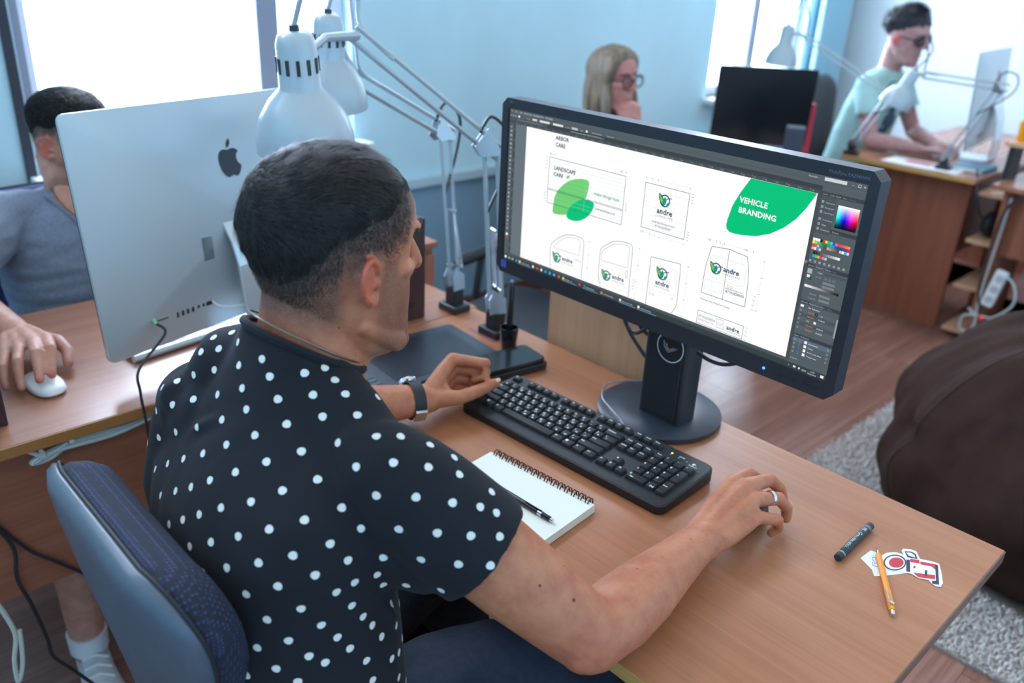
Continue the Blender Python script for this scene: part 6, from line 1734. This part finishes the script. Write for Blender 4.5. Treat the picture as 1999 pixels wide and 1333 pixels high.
# ------------------------------------------------------------------ the man in grey behind the silver computer
p2 = thing('person', 'person in a grey T-shirt sitting behind the silver computer', 'person', (-2.06, -.61, 0))
H2 = Head((-2.087, -.5745, 1.0519), (.5207, -.8531, -.0333), (.818, .5097, -.2665), (.2444, .1115, .9632), 1.006)
m_skin2 = skin_mat('skin_b', (202, 150, 130), (184, 126, 108), (206, 104, 88), (48, 46, 48))
b = MB(); H2.skull(b); H2.features(b); P = H2.P
N2 = V((-2.075, -.600, .935))
limb(b, [P(0, -.03, 0), P(0, -.035, -.05), N2+V((0, 0, .03)), N2-V((0, 0, .06))], [.054, .055, .058, .07], 20)
limb(b, [P(0, .015, -.085), N2+V((.05, .01, -.01))], [.03, .034], 12)
torso(b, [(-2.03, -.62, .45, .12, .09, PI/2+.15), (-2.05, -.61, .70, .13, .09, PI/2+.15), (-2.07, -.61, .86, .14, .08, PI/2+.15), (-2.08, -.605, .92, .08, .06, PI/2+.15)])
S2, E2, W2_ = V((-2.045, -.775, .895)), V((-1.835, -.955, .830)), V((-1.575, -.893, .797))
limb(b, [S2, (S2+E2)/2, E2], [.052, .049, .042], 18); limb(b, [E2, E2+(W2_-E2)*.35, E2+(W2_-E2)*.75, W2_], [.042, .044, .034, .028], 18, .9)
hand(b, W2_+V((.012, 0, 0)), [
    [(-1.458, -.866, .813), (-1.412, -.874, .814), (-1.386, -.884, .797), (-1.364, -.892, .782)],
    [(-1.455, -.891, .815), (-1.406, -.901, .815), (-1.380, -.908, .797), (-1.357, -.915, .782)],
    [(-1.462, -.915, .807), (-1.418, -.931, .801), (-1.394, -.939, .783), (-1.374, -.943, .768)],
    [(-1.475, -.936, .797), (-1.438, -.952, .788), (-1.418, -.959, .773), (-1.402, -.962, .763)]],
    [(-1.545, -.872, .790), (-1.492, -.840, .790), (-1.456, -.835, .780), (-1.424, -.846, .768)], rw=.024)
S2l, E2l, W2l = V((-2.105, -.425, .895)), V((-1.93, -.33, .79)), V((-1.735, -.40, .79))
limb(b, [S2l, (S2l+E2l)/2, E2l], [.052, .049, .042], 18); limb(b, [E2l, W2l], [.043, .029], 18)
simple_hand(b, W2l, (.9, -.2, -.1), (0, 0, 1), -1, (18, 22, 15))
kR, aR = V((-1.50, -.875, .475)), V((-1.445, -.905, .11)); kL, aL = V((-1.56, -.42, .475)), V((-1.62, -.42, .11))
for k_, an_ in ((kR, aR), (kL, aL)): limb(b, [k_, k_+(an_-k_)*.35, an_, an_-V((0, 0, .04))], [.060, .058, .036, .036], 18)
me = remesh(b, .0032, 3)
a = verts_of(me); L = H2.local(a); x_, y_, z_ = L.T
inh = sstep(-.18, -.14, z_)*(np.abs(x_) < .12)
ear = (np.abs(x_) > .0765)*(np.abs(z_) < .032)*(y_ < .008)*(y_ > -.034)
st = np.maximum(sstep(-.02, .03, z_-(.012+.05*sstep(-.02, .06, y_)-.05*sstep(-.03, -.09, y_)))*(1-sstep(.062, .078, y_)), .55*(1-sstep(-.04, -.01, z_))*sstep(.0, .03, y_)*sstep(-.135, -.105, z_))
attr(me, 'stub', np.clip(st*inh*(1-ear), 0, 1)); 
wm = ear*.7*inh
for p_ in ((-1.364, -.892, .782), (-1.357, -.915, .782)): wm = wm+.6*np.exp(-((a-np.array(p_))**2).sum(1)/.012**2)
attr(me, 'warm', np.clip(wm, 0, 1))
place(me, 'body', m_skin2, p2); H2.eyes(p2)
cap(H2, lambda x, y, z: (lambda v_: -.004 if v_ <= .02 else -.001+.010*v_)(hair_t(x, y, z)), bumps=.002, seed=4.).build('hair', m_cap, p2, smooth=True, ang=180); h2 = COL.objects[-1]
strands(H2, hair_t, 4000, .014, comb, lambda x, y, z: .3, 21, .0008, base=lambda x, y, z: .007*hair_t(x, y, z), seg=2).build('hair_strands', m_hair, h2)
strands(H2, fade, 3000, .005, lambda x, y, z: (0, -.1, -1), lambda x, y, z: .45, 22, .0005, seg=2).build('short_hair', m_hair, h2)
b = MB()
yw = PI/2+.15
torso(b, [(-2.03, -.62, .44, .185, .13, yw), (-2.03, -.62, .55, .180, .13, yw), (-2.04, -.615, .68, .183, .125, yw), (-2.055, -.61, .78, .195, .12, yw), (-2.07, -.608, .86, .195, .11, yw), (-2.078, -.606, .90, .17, .09, yw), (-2.08, -.604, .925, .12, .075, yw), (-2.082, -.602, .945, .075, .06, yw)], 40, 2.4)
for S_, E_ in ((S2, E2), (S2l, E2l)):
    d_ = (E_-S_).normalized(); e_ = S_+(E_-S_)*.62
    limb(b, [N2+(S_-N2)*.3-V((0, 0, .02)), S_], [.05, .062], 18)
    b.tube([S_-d_*.04, S_, S_+(E_-S_)*.3, e_-d_*.01, e_], [.055, .068, .068, .066, .068], 24)
me = remesh(b, .0055, 4); shirt_noise(me, .007, 11, (1, 1, .8), 3); shirt_noise(me, .004, 30, (.5, .5, 1.6), 7)
place(me, 'shirt', M('heather_grey', (124, 138, 160), .9, var=.16, vscale=160, bump=.15, bscale=900), p2)
# skin of the V neck lies over the cloth as a neckline band
b = MB(); vpts = [V((-2.02, -.675, .945)), V((-1.985, -.645, .905)), V((-1.945, -.60, .855)), V((-1.975, -.555, .905)), V((-2.01, -.525, .945))]
me_b = MB(); 
c1 = V((-2.02, -.60, .93))
b.ell((-2.012, -.612, .905), (.030, .056, .078), Matrix.Rotation(-.55, 3, 'Y')); nk = b.build('neck_opening', m_skin2, p2, smooth=True)
b = MB(); b.tube(bez(vpts, 6), .0045, 7); b.build('neckline', MATS['heather_grey'], p2, smooth=True)
b = MB(); b.tube(bez([P(.045, -.03, -.085), V((-2.0, -.655, .935)), V((-1.955, -.61, .885)), V((-1.98, -.56, .935))], 8), .0014, 6); b.build('neck_cord', M('cord_dark', (70, 58, 54), .6), p2, smooth=True)
b = MB(); torso(b, [(-2.02, -.62, .40, .18, .14, yw), (-2.02, -.62, .50, .18, .13, yw)])
for hp, k_ in ((V((-1.99, -.71, .46)), kR), (V((-2.0, -.52, .46)), kL)): limb(b, [hp, hp+(k_-hp)*.6, hp+(k_-hp)*.9], [.095, .088, .085], 20)
me = remesh(b, .010, 3); shirt_noise(me, .010, 12)
place(me, 'shorts', M('shorts_slate', (62, 70, 82), .9), p2)
sneaker(p2, (-1.50, -.892, 0), (-1.225, -.935, 0)); sneaker(p2, (-1.68, -.42, 0), (-1.40, -.40, 0))
for an_ in (aR, aL):
    b = MB(); b.tube([an_-V((0, 0, .035)), an_+V((0, 0, .012))], [.040, .042], 18); b.build('sock', m_white, p2, smooth=True)

# ------------------------------------------------------------------ the woman at the blue wall
p3 = thing('person', 'person with long fair hair and dark glasses resting chin on hand', 'person', (-2.0, 1.36, 0))
H3 = Head((-1.9619, 1.369, 1.1117), (-.0167, -.9978, -.0637), (.9995, -.0151, -.0263), (.0253, -.0641, .9976), .96)
P = H3.P
m_skin3 = skin_mat('skin_c', (206, 142, 134), (190, 120, 116), (206, 120, 116), (90, 70, 60))
b = MB(); H3.skull(b); H3.features(b)
N3 = V((-1.995, 1.385, .965))
limb(b, [P(0, -.03, 0), P(0, -.03, -.06), N3, N3-V((0, 0, .06))], [.046, .046, .048, .06], 18)
yw = -.6
torso(b, [(-2.0, 1.38, .45, .13, .09, yw), (-2.0, 1.38, .70, .12, .085, yw), (-2.0, 1.385, .90, .13, .07, yw), (-2.0, 1.385, .96, .08, .05, yw)])
S3r, E3r, W3r = V((-1.88, 1.26, .92)), V((-1.715, 1.325, .770)), V((-1.835, 1.372, .955))
S3l, E3l, W3l = V((-2.12, 1.50, .92)), V((-2.0, 1.68, .78)), V((-1.80, 1.72, .78))
limb(b, [S3r, E3r], [.044, .036], 16); limb(b, [E3r, E3r+(W3r-E3r)*.4, W3r], [.036, .036, .024], 16)
limb(b, [S3l, E3l], [.044, .036], 16); limb(b, [E3l, W3l], [.036, .025], 16)
simple_hand(b, W3r, (-.35, -.05, .9), (.75, -.45, .3), -1, (55, 70, 40), .92)
simple_hand(b, W3l, (1, .1, 0), (0, 0, 1), -1, (15, 20, 10), .92)
limb(b, [V((-1.96, 1.42, .50)), V((-1.72, 1.62, .50)), V((-1.80, 1.62, .08))], [.075, .06, .04], 16); limb(b, [V((-1.98, 1.32, .50)), V((-1.70, 1.42, .50)), V((-1.78, 1.42, .08))], [.075, .06, .04], 16)
me = remesh(b, .0042, 3); attr(me, 'stub', np.zeros(len(me.vertices))); attr(me, 'warm', np.zeros(len(me.vertices)))
place(me, 'body', m_skin3, p3); H3.eyes(p3)
# long hair: thick mass falling to the shoulders plus locks
m_fair = M('hair_fair', (150, 130, 108), .5, col2=(88, 78, 68), vscale=60, stretch=(1, 1, .12))
m_fairtop = M('hair_fair_roots', (92, 84, 72), .5, var=.2, vscale=90)
def th3(x, y, z):
    v_ = float(sstep(.074, .050, y+.30*max(0, .085-z)))*float(sstep(-.10, -.02, z))
    return -.004 if v_ <= .02 else .002+.016*v_
b = cap(H3, th3, bumps=.002, seed=2.); b.build('hair', m_fair, p3, smooth=True, ang=180); h3 = COL.objects[-1]
rs = random.Random(4)
lk = MB()
for k in range(110):
    a_ = rs.uniform(-2.45, 2.45); ca, sa = math.sin(a_), math.cos(a_)     # 0 = back of the head
    x0 = .082*ca; y0 = -.02-.082*sa
    if y0 > .034: continue
    x1 = x0*1.10+rs.uniform(-.012, .012); y1 = y0*1.05+rs.uniform(-.012, .012)+.012
    zt_ = rs.uniform(.03, .085); q = max(.25, 1-abs(zt_)/.14)
    lk.tube(bez([P(x0*.8, y0*.8, zt_), P(x0*1.08, y0*1.08, .0), P(x1*1.05, y1*1.05, -.09), P(x1*1.02, y1+.012, -.16-rs.uniform(0, .06))], 5), [.006, .009, .011, .012, .012, .012, .012, .012, .012, .011, .011, .010, .009, .007, .005, .002], 6)
lk.build('hair_locks', m_fair, h3, smooth=True)
gl = thing('glasses', 'dark-framed glasses on the face of the fair-haired woman', 'glasses', P(0, .1, .02))
b = MB()
for e in (-1, 1):
    pts = [P(.034*e+.027*math.cos(t_)*.95, .103-.10*abs(.034*e+.027*math.cos(t_))*.25, .014+.023*math.sin(t_)) for t_ in [2*PI*k/20 for k in range(21)]]
    b.tube(pts, .0030, 6)
    b.tube([P(.060*e, .096, .022), P(.076*e, .045, .024), P(.078*e, -.015, .018)], .0026, 6)
b.tube([P(-.008, .104, .020), P(.008, .104, .020)], .003, 6)
b.build('frame', m_blackm, gl, smooth=True)
for e in (-1, 1):
    b = MB(); b.ell(P(.034*e, .0995, .014), (.025, .0012, .021), Matrix((H3.r, H3.f, H3.u)).transposed(), 16, 6); b.build('lens', m_glass, gl, smooth=True)
b = MB(); torso(b, [(-2.0, 1.38, .44, .17, .13, yw), (-2.0, 1.38, .70, .15, .12, yw), (-2.0, 1.385, .84, .17, .11, yw), (-2.0, 1.385, .92, .165, .085, yw), (-2.0, 1.385, .965, .09, .065, yw)])
for S_, E_ in ((S3r, E3r), (S3l, E3l)): limb(b, [N3+(S_-N3)*.4-V((0, 0, .02)), S_, S_+(E_-S_)*.55], [.05, .055, .052], 18)
me = remesh(b, .006, 4); shirt_noise(me, .006, 14); place(me, 'blouse', M('blouse_charcoal', (60, 66, 76), .85), p3)
b = MB(); torso(b, [(-2.0, 1.38, .40, .17, .14, yw), (-2.0, 1.38, .50, .165, .13, yw)])
for k_ in ((V((-1.96, 1.42, .48)), V((-1.72, 1.62, .49)), V((-1.80, 1.62, .12))), (V((-1.98, 1.32, .48)), V((-1.70, 1.42, .49)), V((-1.78, 1.42, .12)))): limb(b, k_, [.088, .072, .055], 18)
place(remesh(b, .01, 3), 'trousers', M('trousers_dark', (48, 56, 70), .9), p3)
sneaker(p3, (-1.86, 1.62, 0), (-1.63, 1.62, 0), 0., m_black); sneaker(p3, (-1.84, 1.42, 0), (-1.61, 1.42, 0), 0., m_black)
office_chair('dark office chair under the fair-haired woman', (-2.03, 1.37, 0), (.85, .5, 0), .43, .50, .84, .42, .20, .1, m_blackm, m_blackm)

# ------------------------------------------------------------------ the man in pale green at the far desk
p4 = thing('person', 'person in a pale green T-shirt and glasses bent over the far desk', 'person', (-1.72, 3.16, 0))
H4 = Head((-1.609, 3.1375, 1.2636), (-.1034, -.9877, -.1173), (.9735, -.0763, -.2157), (.2041, -.1365, .9694), 1.0)
P = H4.P
m_skin4 = skin_mat('skin_d', (204, 160, 156), (186, 138, 136), (222, 112, 118), (70, 60, 60))
b = MB(); H4.skull(b); H4.features(b)
N4 = V((-1.67, 3.16, 1.12))
limb(b, [P(0, -.03, 0), P(0, -.035, -.06), N4, N4-V((.02, 0, .06))], [.054, .054, .056, .066], 18)
yw = -PI/2
torso(b, [(-1.78, 3.16, .50, .14, .09, yw), (-1.75, 3.16, .80, .14, .09, yw), (-1.70, 3.16, 1.02, .15, .08, yw), (-1.68, 3.16, 1.08, .10, .06, yw)])
S4r, E4r, W4r = V((-1.685, 2.985, 1.045)), V((-1.600, 2.935, .800)), V((-1.390, 3.020, .782))
S4l, E4l, W4l = V((-1.685, 3.335, 1.045)), V((-1.570, 3.375, .805)), V((-1.390, 3.190, .790))
for S_, E_, W__ in ((S4r, E4r, W4r), (S4l, E4l, W4l)):
    limb(b, [S_, E_], [.048, .038], 16); limb(b, [E_, E_+(W__-E_)*.35, W__], [.039, .040, .027], 16)
simple_hand(b, W4r, (.95, .30, .05), (0, 0, 1), 1*-1, (25, 30, 20)); simple_hand(b, W4l, (.95, -.28, .05), (0, 0, 1), 1, (25, 30, 20))
limb(b, [V((-1.75, 3.08, .52)), V((-1.40, 3.05, .52)), V((-1.42, 3.05, .08))], [.08, .065, .042], 16); limb(b, [V((-1.75, 3.25, .52)), V((-1.40, 3.28, .52)), V((-1.42, 3.28, .08))], [.08, .065, .042], 16)
me = remesh(b, .0045, 3); a = verts_of(me); L = H4.local(a); x_, y_, z_ = L.T
ear = (np.abs(x_) > .0765)*(np.abs(z_) < .032)*(y_ < .008)*(y_ > -.034)
attr(me, 'stub', np.zeros(len(a))); attr(me, 'warm', ear*1.0)
place(me, 'body', m_skin4, p4); H4.eyes(p4)
cap(H4, lambda x, y, z: (lambda v_: -.004 if v_ <= .02 else -.001+.024*v_)(hair_t(x, y, z)), bumps=.006, seed=9.).build('hair', M('hair_black', (40, 44, 54), .5), p4, smooth=True, ang=180); h4 = COL.objects[-1]
strands(H4, hair_t, 2500, .03, lambda x, y, z: (x*4, .3, .4), lambda x, y, z: .6, 31, .0014, base=lambda x, y, z: .022*hair_t(x, y, z), seg=2).build('hair_strands', MATS['hair_black'], h4)
gl = thing('glasses', 'dark glasses on the face of the man in pale green', 'glasses', P(0, .1, .02))
b = MB()
for e in (-1, 1):
    b.tube([P(.033*e+.026*math.cos(t_), .100-.03*abs(math.cos(t_)), .016+.020*math.sin(t_)) for t_ in [2*PI*k/18 for k in range(19)]], .0034, 6)
    b.tube([P(.058*e, .088, .022), P(.076*e, .04, .024), P(.078*e, -.015, .018)], .0028, 6)
b.tube([P(-.008, .104, .020), P(.008, .104, .020)], .003, 6); b.build('frame', m_blackm, gl, smooth=True)
for e in (-1, 1):
    b = MB(); b.ell(P(.033*e, .094, .016), (.024, .0012, .019), Matrix((H4.r, H4.f, H4.u)).transposed(), 16, 6); b.build('lens', M('tinted_lens', (70, 70, 84), .1), gl, smooth=True)
b = MB(); torso(b, [(-1.79, 3.16, .48, .175, .125, yw), (-1.77, 3.16, .64, .175, .125, yw), (-1.745, 3.16, .80, .185, .12, yw), (-1.71, 3.16, .94, .195, .115, yw), (-1.69, 3.16, 1.03, .18, .095, yw), (-1.68, 3.16, 1.075, .12, .072, yw), (-1.672, 3.16, 1.105, .07, .06, yw)], 40, 2.4)
for S_, E_ in ((S4r, E4r), (S4l, E4l)):
    d_ = (E_-S_).normalized(); e_ = S_+(E_-S_)*.55
    limb(b, [N4+(S_-N4)*.35-V((0, 0, .02)), S_], [.05, .06], 18); b.tube([S_-d_*.04, S_, S_+(E_-S_)*.3, e_-d_*.01, e_], [.052, .064, .064, .066, .068], 22)
me = remesh(b, .006, 4); shirt_noise(me, .008, 10); tsh = place(me, 'shirt', M('tee_pale_green', (178, 222, 222), .9), p4)
st4 = BVHTree.FromPolygons([v.co+ORG[p4.name] for v in me.vertices], [tuple(p.vertices) for p in me.polygons])
b = MB()
for dy, dz, r_ in ((0, 0, .04), (-.03, -.05, .03), (.03, -.06, .035), (.0, -.10, .03), (-.045, -.11, .02)):     # dark print on the chest
    vs = []; c = V((-1.40, 3.13+dy, .93+dz))
    for k in range(14):
        h_ = st4.ray_cast(c+V((0, r_*math.cos(2*PI*k/14), r_*math.sin(2*PI*k/14)*1.1)), V((-1, 0, 0)))
        if h_[0] is not None: vs.append(h_[0]+h_[1]*.002)
    if len(vs) > 4: b.add(vs, [tuple(range(len(vs)))])
b.build('chest_print', M('print_slate', (70, 104, 130), .8), tsh)
b = MB(); torso(b, [(-1.79, 3.16, .44, .17, .14, yw), (-1.78, 3.16, .54, .165, .13, yw)])
for k_ in ((V((-1.75, 3.08, .50)), V((-1.40, 3.05, .51)), V((-1.42, 3.05, .12))), (V((-1.75, 3.25, .50)), V((-1.40, 3.28, .51)), V((-1.42, 3.28, .12)))): limb(b, k_, [.09, .075, .056], 18)
place(remesh(b, .01, 3), 'trousers', MATS['trousers_dark'], p4)
sneaker(p4, (-1.47, 3.05, 0), (-1.22, 3.05, 0), 0., m_black); sneaker(p4, (-1.47, 3.28, 0), (-1.22, 3.28, 0), 0., m_black)
